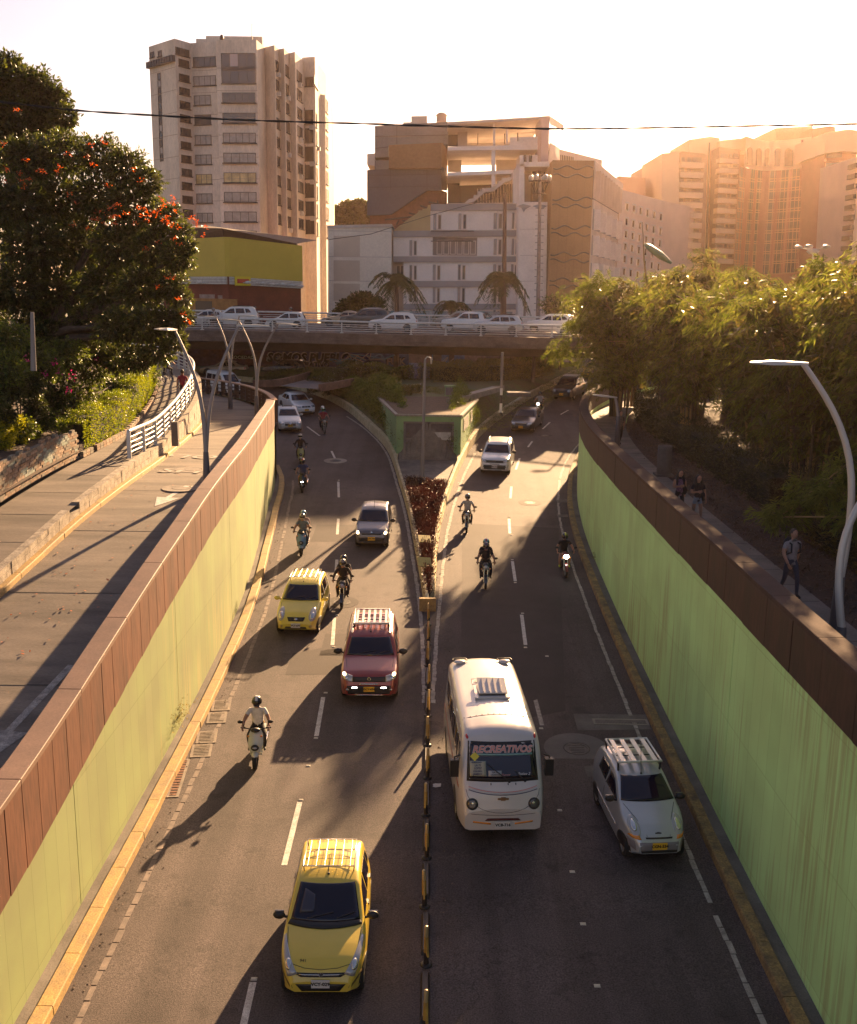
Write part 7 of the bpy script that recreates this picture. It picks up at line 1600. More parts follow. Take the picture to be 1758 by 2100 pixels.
    B('exhaust',MB().tube([(.16,.5,.35),(.18,.9,.3),(.2,1.35,.42)],[.025,.04,.05],8),chrome)
    B('front_plate',MB().box(-.09,.09,1.5,1.51,.5,.66),plate_y)
    return r
def hm(n,c): return mat('helmet_'+n,c,rough=.25,coat=.6)
H_dk=hm('dark',(.03,.028,.03)); H_wh=hm('white',(.60,.58,.55)); H_gr=hm('grey',(.20,.18,.17)); H_bl=hm('blue',(.14,.30,.38)); H_rd=hm('red',(.40,.05,.04)); H_ye=hm('yellow',(.55,.55,.04)); H_cr=hm('cream',(.45,.36,.25)); H_tq=hm('turquoise',(.18,.42,.45))
C_blk=cloth('black',(.018,.015,.018)); C_wh=cloth('white',(.62,.58,.55)); C_jn=cloth('jeans',(.045,.05,.075)); C_gy=cloth('grey_blue',(.13,.16,.20)); C_rd=cloth('red',(.30,.025,.05)); C_bl=cloth('blue',(.03,.05,.16)); C_dk=cloth('dark',(.03,.025,.03)); C_pk=cloth('pale_pink',(.35,.24,.22)); C_gr=cloth('grey_shirt',(.24,.21,.22)); C_dn=cloth('denim_light',(.22,.24,.28)); C_lt=cloth('light_grey',(.42,.40,.37)); C_fl=mat('cloth_floral',(.03,.02,.04),c2=(.35,.18,.30),rough=.9,scale=30,coord='obj')
B_wh=paint('scooter_pale',(.55,.55,.46)); B_yw=paint('moto_yellow',(.50,.45,.16)); B_dk=paint('moto_black',(.02,.02,.025)); B_bl=paint('moto_blue',(.12,.22,.34)); B_rd=paint('moto_red',(.20,.03,.02))
def ride(px,yaw,bike,riders,sc_=1.0):
    p=PF(*px,fz); pt=PT(p.y); l=(p.x,p.y,p.z)
    motorcycle(bike[0],l,yaw,*bike[1:],pitch=pt)
    for k in riders: person(k[0],k[1],l,yaw,*k[2:5],helmet=k[5],visor=k[6] if len(k)>6 else True,shoe=k[7] if len(k)>7 else None,pitch=pt)
ride((524,1576),R_(3),('pale green electric scooter with black lamp panel on the left carriageway',B_wh,'scooter',B_wh),[('rider','man in white printed T-shirt with black and white helmet on the pale scooter',C_wh,C_blk,None,(H_dk,H_wh),True)])
ride((701,1248),R_(0),('black motorcycle with pillion between the yellow hatchback and the grey hatchback',B_dk,'moto',None),[('rider_long','rider in black long-sleeved shirt and silver grey helmet left of the median',C_blk,C_dk,None,(H_gr,None),True),('pillion','pillion passenger in dark clothes behind the rider in black',C_dk,C_dk,None,(H_dk,None),True)])
ride((618,1140),R_(0),('blue and yellow underbone motorcycle carrying two people near the left kerb',B_bl,'scooter',B_bl),[('rider','rider in grey blue T-shirt and brown helmet on the blue motorcycle',C_gy,C_jn,None,(H_cr,H_dk),True),('pillion','pillion passenger with light blue helmet on the blue motorcycle',C_pk,C_dk,None,(H_bl,None),True)])
ride((620,1010),R_(2),('dark scooter with twin headlights near the left kerb in the sun',B_dk,'scooter',B_dk,True),[('rider_shorts','rider in blue sleeveless top and striped helmet on the dark scooter',C_bl,C_dk,None,(H_dk,H_rd),True)])
ride((617,952),R_(8),('pale yellow motorcycle ahead of the white sedans on the left',B_yw,'scooter',B_wh),[('rider_long','rider in black jacket and cream helmet on the pale yellow motorcycle',C_blk,C_dk,None,(H_cr,None),True)])
ride((666,890),R_(14),('black motorcycle with two riders beside the white sedans',B_dk,'moto',None),[('rider','rider in bright red shirt with green and white helmet',C_rd,C_dk,None,(hm('green',(.05,.25,.12)),H_wh),True),('pillion','pillion passenger with pale helmet behind the rider in red',C_gy,C_dk,None,(H_wh,None),True)])
ride((957,1093),R_(-4),('black motorcycle at the left edge of the right carriageway',B_dk,'moto',None),[('rider','rider in white shirt with dark vest straps on the black motorcycle',C_lt,C_dk,None,(H_gr,None),True)])
ride((996,1208),R_(-2),('black motorcycle carrying two men in black in the middle of the right carriageway',B_dk,'moto',None),[('rider','rider in black T-shirt with dark purple helmet, sunlit from behind',C_blk,C_dk,None,(hm('purple',(.10,.06,.08)),None),True),('pillion','pillion passenger with turquoise and red helmet behind the man in black',C_dk,C_dk,None,(H_tq,H_rd),True)])
ride((1160,1184),R_(1),('black and red motorcycle with lit headlight near the right kerb',B_rd,'moto',None,True),[('rider_shorts','rider in black T-shirt, yellow helmet and yellow shoes near the right kerb',C_blk,C_dk,None,(H_dk,H_ye),True,mat('yellow_shoe',(.55,.6,.03),rough=.6))])
ride((1103,852),R_(-18),('dark motorcycle with lit headlight behind the black sedan',B_dk,'moto',None,True),[('rider','rider in white T-shirt and black helmet behind the black sedan',C_lt,C_dk,None,(H_dk,None),True)])
# flyover riders and the motorcycle under it
for pxx,lab,cl,hl in ((413,'rider in pale jacket beside the white hatchback at the left end of the flyover',C_lt,H_gr),(512,'rider in black behind the large white SUV on the flyover',C_blk,H_dk),(570,'rider in blue shirt behind the small white hatchback on the flyover',C_bl,H_dk)):
    loc,ang=deckpos(pxx,6.8 if pxx>500 else 2.6); yw=ang-R_(90)
    motorcycle('motorcycle under the '+lab.split(' behind')[0].split(' beside')[0]+' on the flyover',loc,yw,B_dk,'moto'); person('rider',lab,loc,yw,cl,C_dk,helmet=(hl,None))
l=(PY(590,758,95).x,95,-.6); motorcycle('dark motorcycle in the shade below the word COMBATIVO',l,R_(-95),B_dk,'moto'); person('rider','rider in dark clothes in the shade below the word COMBATIVO',l,R_(-95),C_dk,C_dk,helmet=(H_dk,None))
l=(PF(452,806,fz).x,PF(452,806,fz).y,fz(PF(452,806,fz).y)); motorcycle('motorcycle behind the brown railing beside the white minivan',l,R_(40),B_dk,'moto'); person('rider','rider with white helmet behind the brown railing beside the minivan',l,R_(40),C_lt,C_dk,helmet=(H_wh,None))
# walkers
z0=lambda Y:0.0
hair_d=mat('dark_hair',(.02,.012,.01),rough=.6)
def walker(kind,label,px,yaw,zf,*a,**k): p=PF(*px,zf); return person(kind,label,(p.x,p.y,p.z),yaw,*a,**k)
walker('woman_phone','woman in floral top, black trousers and sunglasses walking behind the dark parapet',(1390,1062),R_(10),z0,C_fl,C_blk,hair=(hair_d,'long'),bag='shoulder')
walker('woman_shorts','long-haired woman in black top and light denim shorts holding a phone',(1427,1076),R_(6),z0,C_blk,C_dn,hair=(hair_d,'long'),bag='shoulder')
walker('man','man in grey T-shirt and jeans with a black backpack behind the right parapet',(1617,1222),R_(12),z0,C_gr,C_jn,hair=(hair_d,'short'),bag='backpack')
walker('backpacker','far walker in patterned shirt with bag beside the lamp post on the right',(1270,913),R_(15),z0,mat('cloth_check',(.25,.18,.14),c2=(.05,.04,.04),rough=.9,scale=22,coord='obj'),C_blk,hair=(hair_d,'short'),bag='backpack')
walker('man','walker in dark red shirt on the raised path behind the white railing',(376,828),R_(186),zp,C_rd,C_dk,hair=(hair_d,'short'))
p=PF(351,782,zp)
person('rider','cyclist in dark blue clothes in the tree shade far up the raised path',(p.x,p.y,p.z),R_(175),C_bl,C_dk,hair=(hair_d,'short'))
b=thing('bicycle','bicycle under the cyclist far up the raised path','bicycle',(p.x,p.y,p.z),(0,0,R_(175)))
for y in (0,1.1): MB().lathe([(.31,-.018),(.34,0),(.31,.018)],20,(0,y,.34),'x').build('wheel',tyre_m,b,world=False)
MB().tube([(0,0,.34),(0,.15,.8),(0,.75,.78),(0,.55,.32),(0,.15,.78)],.02,6).tube([(0,.55,.32),(0,1.1,.34),(0,.75,.78)],.016,6).build('frame',B_dk,b,world=False); MB().tube([(-.28,.3,1.02),(0,.15,.98),(.28,.3,1.02)],.014,5).build('handlebar',trim,b,world=False); MB().ball((0,.82,.86),.1,8,5,0,(.8,1.3,.4)).build('saddle',trim,b,world=False)
# ---------------------------------------------------------------- railings, lamps, poles, wires
def rail_line(label,pts,posth,rails,m,step,h0=None,name='railing'):
    """pts: list of Vector (base points)"""
    r=thing(name,label,'railing',tuple(pts[0]))
    d=dense([(p.x,p.y) for p in pts],step/3); zz=np.interp(np.linspace(0,1,len(d)),np.linspace(0,1,len(pts)),[p.z for p in pts])
    # z by arclength of the original line
    acc=[0]
    for i in range(1,len(pts)): acc.append(acc[-1]+(pts[i]-pts[i-1]).length)
    tot=acc[-1]; B=[Vector((p.x,p.y,float(np.interp(i/(len(d)-1)*tot,acc,[q.z for q in pts])))) for i,p in enumerate(d)]
    for h,rad in rails: MB().tube([b+Vector((0,0,h)) for b in B],rad,7).build('rail',m,r)
    for i in range(0,len(B),3):
        b=B[i]; t=(B[min(len(B)-1,i+1)]-B[max(0,i-1)]); t.z=0; t.normalize(); n=Vector((t.y,-t.x,0))
        MB().obox(b+Vector((0,0,posth/2)),t,n,(0,0,1),.03,.075,posth/2).build('post',m,r)
    return r
# white railing of the raised path
rp=[(-11.55,39.0),(-11.45,42.5),(-11.9,48),(-12.6,54),(-13.7,59.5),(-15.7,65),(-19,70.2),(-24,74.8),(-30,78.5)]
rail_line('white tubular railing curving up along the raised path on the left',[Vector((x,y,zp(y)+.05)) for x,y in rp],1.02,((1.05,.075),(.80,.035),(.60,.035),(.40,.035),(.22,.035)),metal_white,1.7)
# brown grid railing continuing the left parapet
bp_=[p for p in LWALL if p[1]>=57]; d_=dense([(-8.72,57.6)]+[q for q in LWALL if q[1]>57.7],1.0)
r=thing('railing','brown steel grid railing with wide handrail continuing the left parapet','railing',(d_[0].x,d_[0].y,ltop(60)-1.0))
hr=mat('handrail_brown',(.34,.18,.10),rough=.45,metal=.2)
mb=MB(); V=[]
for p,n in zip(d_,normals(d_)):
    for o,z in ((-.16,0),(.16,0),(.16,-.07),(-.16,-.07)): V.append((p.x+n.x*o,p.y+n.y*o,ltop(p.y)+z))
mb.add(V,[(i*4+k,i*4+(k+1)%4,(i+1)*4+(k+1)%4,(i+1)*4+k) for i in range(len(d_)-1) for k in range(4)]); mb.add(V[:4],[(3,2,1,0)]); mb.build('handrail',hr,r)
for h in (.22,.46,.70): MB().tube([(p.x,p.y,ltop(p.y)-1.0+h) for p in d_],.03,5).build('rail',metal_brown,r)
for p,n in zip(d_,normals(d_)):
    t=Vector((-n.y,n.x,0)); MB().obox((p.x,p.y,ltop(p.y)-.65),t,(n.x,n.y,0),(0,0,1),.022,.16,.62).build('post',metal_brown,r)
tag(MB().box(-.1,.1,-.02,.02,0,0.01).build('x',metal_brown),kind='helper') if False else None
# slab edge and green wall below the grid railing
mb=MB(); ribbon(mb,[p for p in d_],(.02,.02),lambda p,k:[fz(p.y)-.3,ltop(p.y)-1.0][k]); ribbon(mb,[p for p in d_],(.02,-.4),lambda p,k:ltop(p.y)-1.0); mb.build('base_wall',green_l,r)
# dark square bollards on the low wall
p=PF(361,905,zp); tag(MB().box(p.x-.16,p.x+.12,p.y-.12,p.y+.12,p.z-.2,p.z+.85).build('bollard',conc_dark),'dark square bollard against the low white wall','bollard')
p=PF(412,850,zs); tag(MB().box(p.x-.14,p.x+.14,p.y-.14,p.y+.14,p.z,p.z+1.0).build('bollard',conc_dark),'dark square bollard at the far end of the service road','bollard')
lampgrey=mat('lamp_pole',(.24,.21,.20),rough=.5,metal=.2); polebase=mat('lamp_base',(.10,.09,.10),rough=.5); headm=mat('lamp_head',(.46,.44,.40),rough=.35,metal=.2); polewht=mat('lamp_pole_light',(.50,.46,.43),rough=.4,metal=.2)
def arm_lamp(r,base,top,bend,headdir,m,r0=.10,r1=.05,hl=.95):
    b=Vector(base);t=Vector(top); pts=[]
    for i in range(13):
        u=i/12; p=b.lerp(t,u)+Vector(bend)*math.sin(math.pi*u); pts.append(p)
    a=MB().tube(pts,[r0+(r1-r0)*i/12 for i in range(13)],10).build('arm',m,r)
    hd=Vector(headdir).normalized(); side=hd.cross(Vector((0,0,1))).normalized(); up=side.cross(hd)
    mb=MB(); P=[]
    for s,w,h in ((-.1,.06,.05),(.15,.10,.07),(hl*.6,.17,.09),(hl,.11,.03)):
        c=t+hd*s
        for x,y in ((-w,-h*.4),(w,-h*.4),(w*.8,h*.6),(-w*.8,h*.6)): P.append(c+side*x+up*y)
    mb.add(P,[(i*4+k,i*4+(k+1)%4,(i+1)*4+(k+1)%4,(i+1)*4+k) for i in range(3) for k in range(4)]+[(3,2,1,0),(12,13,14,15)]); h=mb.build('lamp_head',headm,r)
    MB().lathe([(.05,0),(.05,.08),(.001,.09)],8,tuple(t+hd*.25+up*.06)).build('photocell',mat('photocell',(.05,.10,.2),rough=.4),h) if False else None
def mast(label,basepx,arms,zf,m=lampgrey,basm=polebase,yoff=None,hb=1.35,split=None):
    p=PF(*basepx,zf); r=thing('street_lamp',label,'street lamp',tuple(p))
    MB().tube([p+Vector((0,0,-.1)),p+Vector((0,0,hb))],[.16,.10],12).build('base',basm,r)
    for (tx,ty,dY,bend,hd,r1) in arms:
        t=PY(tx,ty,p.y+dY); arm_lamp(r,p+Vector((0,0,hb-.05)),t,bend,hd,m,.085,r1,1.1)
    return r
mast('twin-armed street lamp standing against the brown parapet beside the painted arrow',(425,1002),[(491,668,1.2,(-.30,0,.1),(1,.25,-.02),.045),(358,676,.5,(.28,0,.1),(-.35,-1,.05),.045)],zs)
mast('twin-armed street lamp standing where the brown grid railing begins',(527,862),[(490,658,1.0,(.35,0,.1),(-1,.2,.05),.04),(571,664,1.0,(-.35,0,.1),(1,-.1,-.05),.04)],zs)
mast('farthest twin-armed street lamp beside the brown grid railing',(473,838),[(443,651,1.0,(.28,0,.1),(-1,.2,.05),.04),(491,648,1.0,(-.15,0,.1),(1,.0,0),.035)],zs)
q=mast('tall pale street lamp with curved arm on the right sidewalk near the man in grey',(1711,1312),[(1648,746,.6,(.56,0,.3),(-1,.15,.0),.06)],z0,polewht,polebase,hb=1.45)
mast('second curved pale lamp arm at the right edge of the picture',(1722,1330),[(1795,985,.4,(-.35,0,.2),(1,.2,.1),.07)],z0,polewht,polebase,hb=.5)
mast('slim street lamp beside the walker with the backpack on the right sidewalk',(1265,925),[(1262,815,.4,(.0,0,.1),(-1,0,.1),.05)],z0,lampgrey,polebase,hb=1.7)
mast('street lamp where the right parapet bends, head poking out of the bamboo',(1220,800),[(1236,690,.5,(.25,0,.2),(-1,-.2,-.05),.05)],z0,lampgrey,polebase,hb=1.6)
# green cobra-head lamp above the bamboo
t=PY(1385,545,66); r=thing('street_lamp','old green street lamp head sticking up above the bamboo','street lamp',(t.x+1.9,66.5,0))
MB().tube([(t.x+1.9,66.5,0),(t.x+1.9,66.5,t.z-3.2),(t.x+1.4,66.3,t.z-1.3),(t.x,66,t.z-.05)],[.14,.10,.08,.06],8).build('pole',lampgrey,r)
a=PY(1322,500,66); mb=MB(); n=t-a; n.normalize(); sd2=n.cross(Vector((0,1,0))).normalized(); P=[]
for s,w,h in ((0,.16,.08),(.4,.27,.2),(1.2,.27,.24),(1.85,.16,.14),(2.1,.08,.08)):
    c_=a+n*s
    for k in range(8): q=2*math.pi*k/8; P.append(c_+Vector((0,1,0))*w*math.cos(q)+sd2*h*math.sin(q))
mb.add(P,[(i*8+k,i*8+(k+1)%8,(i+1)*8+(k+1)%8,(i+1)*8+k) for i in range(4) for k in range(8)]+[tuple(range(8))[::-1],tuple(range(32,40))],0,True); mb.build('lamp_head',mat('lamp_green',(.16,.26,.17),rough=.4),r)
# island lamp post
p=PF(866,978,fz,.3); t=PY(872,737,p.y+1); r=thing('street_lamp','straight grey lamp post in the median between garage doors and red planting','street lamp',tuple(p))
MB().tube([p,p.lerp(t,.25),t],[.13,.10,.07],10).build('pole',lampgrey,r); MB().tube([t,t+Vector((.12,0,.15)),t+Vector((.32,0,.1)),t+Vector((.35,0,-.25))],.035,7).build('hook',headm,r)
# striped pole
p=PZ(1027,853,-.2); t=PY(1030,722,p.y); r=thing('striped_pole','slim pole banded black and white at its foot on the lawn','pole',tuple(p))
zz=[p.z+(t.z-p.z)*u for u in (0,.06,.2,.33,.44,1)]; pm_=[trim,metal_white,trim,metal_white,lampgrey]
for i in range(5): MB().tube([(p.x,p.y,zz[i]),(p.x,p.y,zz[i+1])],[.16,.1][min(1,i)] if i==0 else .085,8).build('band',pm_[i],r)
# floodlight mast and thin poles behind the flyover
def pole(label,bpx,tpx,Y,r0,m=lampgrey,name='pole',cat='pole'):
    b=PY(*bpx,Y);t=PY(*tpx,Y); o=thing(name,label,cat,(b.x,Y,b.z)); MB().tube([b,t],[r0,r0*.6],8).build('shaft',m,o); return o,b,t
o,b,t=pole('tall rusty floodlight mast with climbing pegs in front of the white tower block',(1103,690),(1108,362),112,.25,mat('mast_grey',(.22,.19,.19),rough=.6,var=.4,scale=2),'floodlight_mast','mast')
mb=MB()
for i in range(22): z=b.z+i*.7; mb.tube([(b.x+(t.x-b.x)*i/25-.45,112,z),(b.x+(t.x-b.x)*i/25+.45,112,z)],.025,4)
mb.build('peg',trim,o)
MB().lathe([(1.1,0),(1.1,.15),(.9,.16)],12,(t.x,112,t.z-.6),smooth=False).lathe([(.7,-1.2),(.7,-1.1)],10,(t.x,112,t.z-.6),smooth=False).build('platform',trim,o)
for k in range(6): a=2*math.pi*k/6; MB().ball((t.x+.95*math.cos(a),112+.95*math.sin(a),t.z-.15),.28,8,6,0,(1,1,1.2)).build('floodlight',headm,o); 
for k in range(6): a=2*math.pi*k/6; MB().tube([(t.x+.95*math.cos(a),112+.95*math.sin(a),t.z-.5),(t.x+.3*math.cos(a),112+.3*math.sin(a),t.z-1.9)],.05,5).build('strut',trim,o)
o,b,t=pole('thick dark wooden utility pole in front of the grey and white apartment block',(1033,690),(1036,395),114,.30,mat('pole_brown',(.10,.06,.055),rough=.8),'utility_pole')
pole('short dark pole right of the palm trees',(1076,650),(1077,592),110,.14)
def high_lamp(label,bpx,tpx,Y,n):
    o,b,t=pole(label,bpx,tpx,Y,.16,polewht,'high_mast_lamp','street lamp')
    MB().lathe([(.3,0),(.6,.25),(.3,.5)],10,(t.x,Y,t.z-.4)).build('collar',headm,o)
    for k in range(n): a=2*math.pi*k/n+.3; MB().ball((t.x+1.3*math.cos(a),Y+1.3*math.sin(a),t.z+.25),.34,8,5,0,(1.2,1,.45)).tube([(t.x,Y,t.z-.1),(t.x+1.2*math.cos(a),Y+1.2*math.sin(a),t.z+.2)],.05,5).build('lamp',headm,o)
high_lamp('high mast with a ring of white lamps in front of the red tower',(1666,640),(1668,512),95,5)
high_lamp('shorter thin mast with small lamps right of the ring lamp mast',(1691,640),(1693,545),95,2)
pole('slim grey pole at the left edge in front of the garden',(69,760),(66,640),34,.10,lampgrey,'pole')
# overhead cable and thin wires
cb=thing('overhead_cable','twisted dark power cable hanging across the whole view','cable',tuple(PY(0,210,12)))
pts=[PY(x,y,12) for x,y in ((-300,178),(0,209),(155,226),(310,236),(500,246),(760,254),(950,260),(1150,264),(1400,261),(1600,257),(1758,254),(2100,244))]
f_=[dense([(p.x,p.z) for p in pts],.05)]
for ph in (0,math.pi): MB().tube([(q.x,12+.006*math.cos(i*.42+ph),q.y+.006*math.sin(i*.42+ph)) for i,q in enumerate(f_[0])],.006,5).build('strand',black_m,cb)
wr_=thing('telephone_wire','thin slack wire running between the white block and the apartment block','cable',tuple(PY(675,491,118)))
MB().tube([PY(675,491,118),PY(760,480,116),PY(880,442,114),PY(1036,400,114)],.035,4).build('wire',trim,wr_)
# short post rail by the right sidewalk and litter bin column
p=PZ(1361,975,0.0); r=thing('concrete_bin','dark cylindrical concrete litter bin on a square foot beside the right sidewalk','bin',tuple(p)); MB().lathe([(.30,.08),(.30,1.25),(.27,1.28),(.26,1.2),(.001,1.18)],16).build('drum',conc_dark,r,world=False); MB().box(-.36,.36,-.36,.36,-.02,.08).build('foot',conc_dark,r,world=False)
# ---------------------------------------------------------------- vegetation
def quads_obj(name,V,m,parent=None,kind=None):
    """V: (n,4,3) array"""
    n=len(V); me=bpy.data.meshes.new(name); me.vertices.add(n*4); me.vertices.foreach_set('co',np.ascontiguousarray(V.reshape(-1),dtype=np.float32))
    me.loops.add(n*4); me.loops.foreach_set('vertex_index',np.arange(n*4,dtype=np.int32)); me.polygons.add(n)
    me.polygons.foreach_set('loop_start',np.arange(0,n*4,4,dtype=np.int32))
    if isinstance(m,(list,tuple)):
        for q in m: me.materials.append(q)
    else: me.materials.append(m)
    me.update(calc_edges=True); me.validate()
    o=bpy.data.objects.new(name,me); COL.objects.link(o)
    if parent:
        o.parent=parent
    if kind: o['kind']=kind
    return o
def unit(a): return a/np.maximum(1e-6,np.linalg.norm(a,axis=1,keepdims=True))
def leafquads(P,D,L,W,nrm=None,jit=.3):
    """diamond leaves at P pointing along D"""
    n=len(P); D=unit(D); R=RNG.normal(size=(n,3)) if nrm is None else nrm+RNG.normal(size=(n,3))*jit
    S=unit(np.cross(D,R)); U=np.cross(S,D); L=(L*RNG.uniform(.65,1.25,n))[:,None]; W_=(W*RNG.uniform(.7,1.2,n))[:,None]
    return np.stack([P,P+D*L*.45+S*W_*.5+U*L*.06,P+D*L,P+D*L*.45-S*W_*.5+U*L*.06],axis=1)
def clumpcloud(cl,n,L,W,shell=.55,droop=-.25,flat=(1,1,.8)):
    """cl: list of (centre,radius); leaves near the outside of each clump"""
    C=np.array([c for c,r in cl],float); Rr=np.array([r for c,r in cl],float); w=Rr**2; idx=RNG.choice(len(cl),n,p=w/w.sum())
    d=unit(RNG.normal(size=(n,3))); rad=Rr[idx]*(shell+(1-shell)*RNG.random(n)**.5)*(1+.22*np.sin(d[:,0]*7+idx)*np.cos(d[:,2]*6+idx*2.3))
    # sub clumps: pull leaves towards twig ends
    tw=unit(np.round(d*2.6+RNG.normal(size=(n,3))*.05)+RNG.normal(size=(n,3))*.16); d=unit(d*.45+tw*.75)
    P=C[idx]+d*rad[:,None]*np.array(flat); D=d+RNG.normal(size=(n,3))*.55+np.array([0,0,droop])
    return leafquads(P,D,L,W,nrm=np.tile([0,0,1.],(n,1))*.8+d*.5,jit=.6)
def shift(V,o): return V-np.array(o)[None,None,:]
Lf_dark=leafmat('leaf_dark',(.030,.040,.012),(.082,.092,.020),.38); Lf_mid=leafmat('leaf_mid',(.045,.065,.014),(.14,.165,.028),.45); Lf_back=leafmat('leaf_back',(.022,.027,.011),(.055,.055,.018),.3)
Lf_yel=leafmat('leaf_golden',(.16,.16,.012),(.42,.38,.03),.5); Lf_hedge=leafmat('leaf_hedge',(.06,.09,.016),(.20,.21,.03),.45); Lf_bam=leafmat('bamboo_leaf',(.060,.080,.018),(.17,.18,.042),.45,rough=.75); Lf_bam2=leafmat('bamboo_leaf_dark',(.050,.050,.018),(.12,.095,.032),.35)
Lf_red=leafmat('red_foliage',(.022,.007,.006),(.055,.013,.010),.15); Lf_dry=leafmat('dry_foliage',(.10,.095,.03),(.20,.16,.05),.4); flow=leafmat('orange_flower',(.50,.075,.012),(.70,.14,.03),.25); flow_p=leafmat('pink_flower',(.35,.03,.14),(.5,.08,.2),.3); bark=mat('bark',(.06,.042,.03),rough=.95,var=.4,scale=3,bump=.6,bscale=8); petal_w=leafmat('pale_flower',(.35,.33,.36),(.5,.48,.5),.3)
def behind(L): return [(x,y,r,max(Y,15.4*2100/(879-x))) for x,y,r,Y in L]
def pxclumps(L): return [(tuple(PY(x,y,Y)),r*Y/2100) for x,y,r,Y in L]
def tree(label,cat,base,cl,n,L,W,m,trunk_r=.25,name='tree',limbs=True,core=.35,group=None,mb_=None,inner=None):
    t=thing(name,label,cat,base,group=group); b=Vector(base)
    quads=shift(clumpcloud(cl,int(n*(1-core)),L,W),base); quads_obj('crown',quads,m,t)
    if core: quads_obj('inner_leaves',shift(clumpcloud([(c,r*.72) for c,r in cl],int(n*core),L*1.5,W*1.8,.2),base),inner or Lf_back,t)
    mc=sum((Vector(c) for c,r in cl),Vector())/len(cl); fork=b.lerp(mc,.45); mb=MB()
    mb.tube([b+Vector((0,0,-.2)),b.lerp(fork,.5)+Vector((.1,0,0)),fork],[trunk_r,trunk_r*.8,trunk_r*.65],9); mb.build('trunk',bark,t)
    if limbs:
        for c,r in cl[::max(1,len(cl)//12)]:
            c=Vector(c); MB().tube([fork,fork.lerp(c,.5)+Vector((random.uniform(-.3,.3),random.uniform(-.3,.3),.2)),c],[trunk_r*.45,trunk_r*.28,trunk_r*.08],6).build('limb',bark,t)
    return t
# big flowering tree on the left
T1=[(60,330,62,50),(135,315,58,52),(205,320,50,50),(262,345,48,49),(300,372,34,48),(35,420,70,48),(120,410,70,50),(200,405,62,49),(275,425,58,48),(335,450,42,47),(372,478,26,46),(70,510,72,47),(160,500,70,49),(245,505,62,47),(315,512,50,46),(362,528,36,45),(385,505,20,45),(40,600,66,46),(130,600,66,47),(215,590,62,46),(290,590,52,45),(345,585,40,45),(372,612,24,45),(60,690,50,46),(240,670,48,44),(305,665,44,44),(350,655,34,44),(378,650,20,44),(325,720,34,44),(280,735,36,44),(360,700,24,44),(-60,480,80,48),(-60,620,80,46),(180,655,40,46),(110,690,50,46),(180,715,44,46),(20,720,50,46),(60,750,40,45.5),(240,735,40,46),(130,745,36,46)]
b0=PY(-25,830,46); big=tree('big dark flowering tree with orange blossoms overhanging the left path','tree',(b0.x,46,gz(b0.x,46)),pxclumps(T1),95000,.19,.075,[Lf_dark],.55)
big_off=np.array(big.location)
fl=[(20,655),(120,420),(180,775),(45,835),(140,865),(265,845),(300,850),(420,820),(395,855),(30,920),(140,915),(205,905),(175,960),(475,730),(640,660),(720,640),(735,650),(615,750),(655,800),(930,840),(985,920),(760,950),(830,1085),(805,1090),(770,1105),(700,1130),(650,1185),(690,1185),(760,1175),(790,1170),(820,1160),(890,1145),(980,1105),(1020,1120),(995,1160),(1035,1195),(1040,1130),(1080,1140),(1110,1125),(1060,1160),(1130,1050),(1140,1090),(1190,1070),(1215,1040),(1220,1080),(1225,1130),(1150,1190),(1175,1165),(1180,1215),(1200,1230),(1250,1250),(1165,1195),(1340,1175),(1365,1190),(1385,1230),(1420,1300),(1445,1245),(520,1225),(540,1070),(485,1010),(620,1250),(730,1215),(800,1225),(945,1215),(1180,1600),(1210,1595),(1250,1745),(1105,1660),(1020,1390),(1230,1320),(1255,1355),(1290,1855),(1310,1900),(1330,1920),(1100,1350)]
for zx,zy in fl:
    x=zx/1.75/1.9505; y=(200+zy/1.75)/1.9505; Y=43.2 if y>520 else 44.5; c=np.array(PY(x,y,Y)); k=13
    D=unit(RNG.normal(size=(k,3))*np.array([1,1,.6])+np.array([0,-.3,.5])); P=np.tile(c,(k,1))+RNG.normal(size=(k,3))*np.array([.07,.07,.05]); quads_obj('flower',shift(leafquads(P,D,.095,.05),big_off),flow,big)
T2=[(-40,190,80,62),(25,160,45,63),(70,180,45,62),(105,205,38,62),(130,240,28,61),(40,240,60,62),(90,270,45,62),(-40,290,80,62),(20,310,60,62),(15,130,26,63)]
b0=PY(10,830,62); tree('tall dark leafy tree rising behind the flowering tree at the left edge','tree',(b0.x,62,gz(b0.x,62)),pxclumps(T2),26000,.26,.13,[Lf_dark],.5)
T3=[(80,860,34,36),(120,870,30,36.5),(160,870,34,37),(200,880,26,38),(40,880,34,35.5),(180,900,20,36.5),(140,905,24,36),(240,870,22,40),(270,845,24,43),(290,810,26,45),(310,800,20,47),(90,750,40,37),(140,730,44,38),(190,760,40,38),(60,720,40,38),(215,720,40,40),(120,790,40,37),(170,810,36,37),(230,790,36,39),(200,840,30,38),(260,770,34,41),(300,770,30,44),(250,830,24,39),(10,760,44,36),(20,690,40,38)]
b0=PY(130,860,42); t3=tree('loose mid green shrub mass with pink blossoms under the flowering tree','shrub',(b0.x,42,gz(b0.x,42)),pxclumps(behind(T3)),34000,.13,.05,[Lf_mid],.12,'shrub',inner=Lf_dark)
Yf=41
for x,y in ((93,765),(112,745),(60,735),(140,800),(280,838),(200,738),(248,833),(120,762),(150,770),(222,752)):
    c=np.array(PY(x,y,15.4*2100/(879-x)-2.2)); k=14; quads_obj('flower',shift(leafquads(np.tile(c,(k,1))+RNG.normal(size=(k,3))*.07,RNG.normal(size=(k,3)),.09,.07),np.array(t3.location)),flow_p,t3)
T4=[(15,830,36,33),(60,820,32,33.5),(5,880,30,32),(70,860,26,33),(-30,860,40,32),(110,850,28,35),(130,880,22,34.5),(150,850,26,36)]
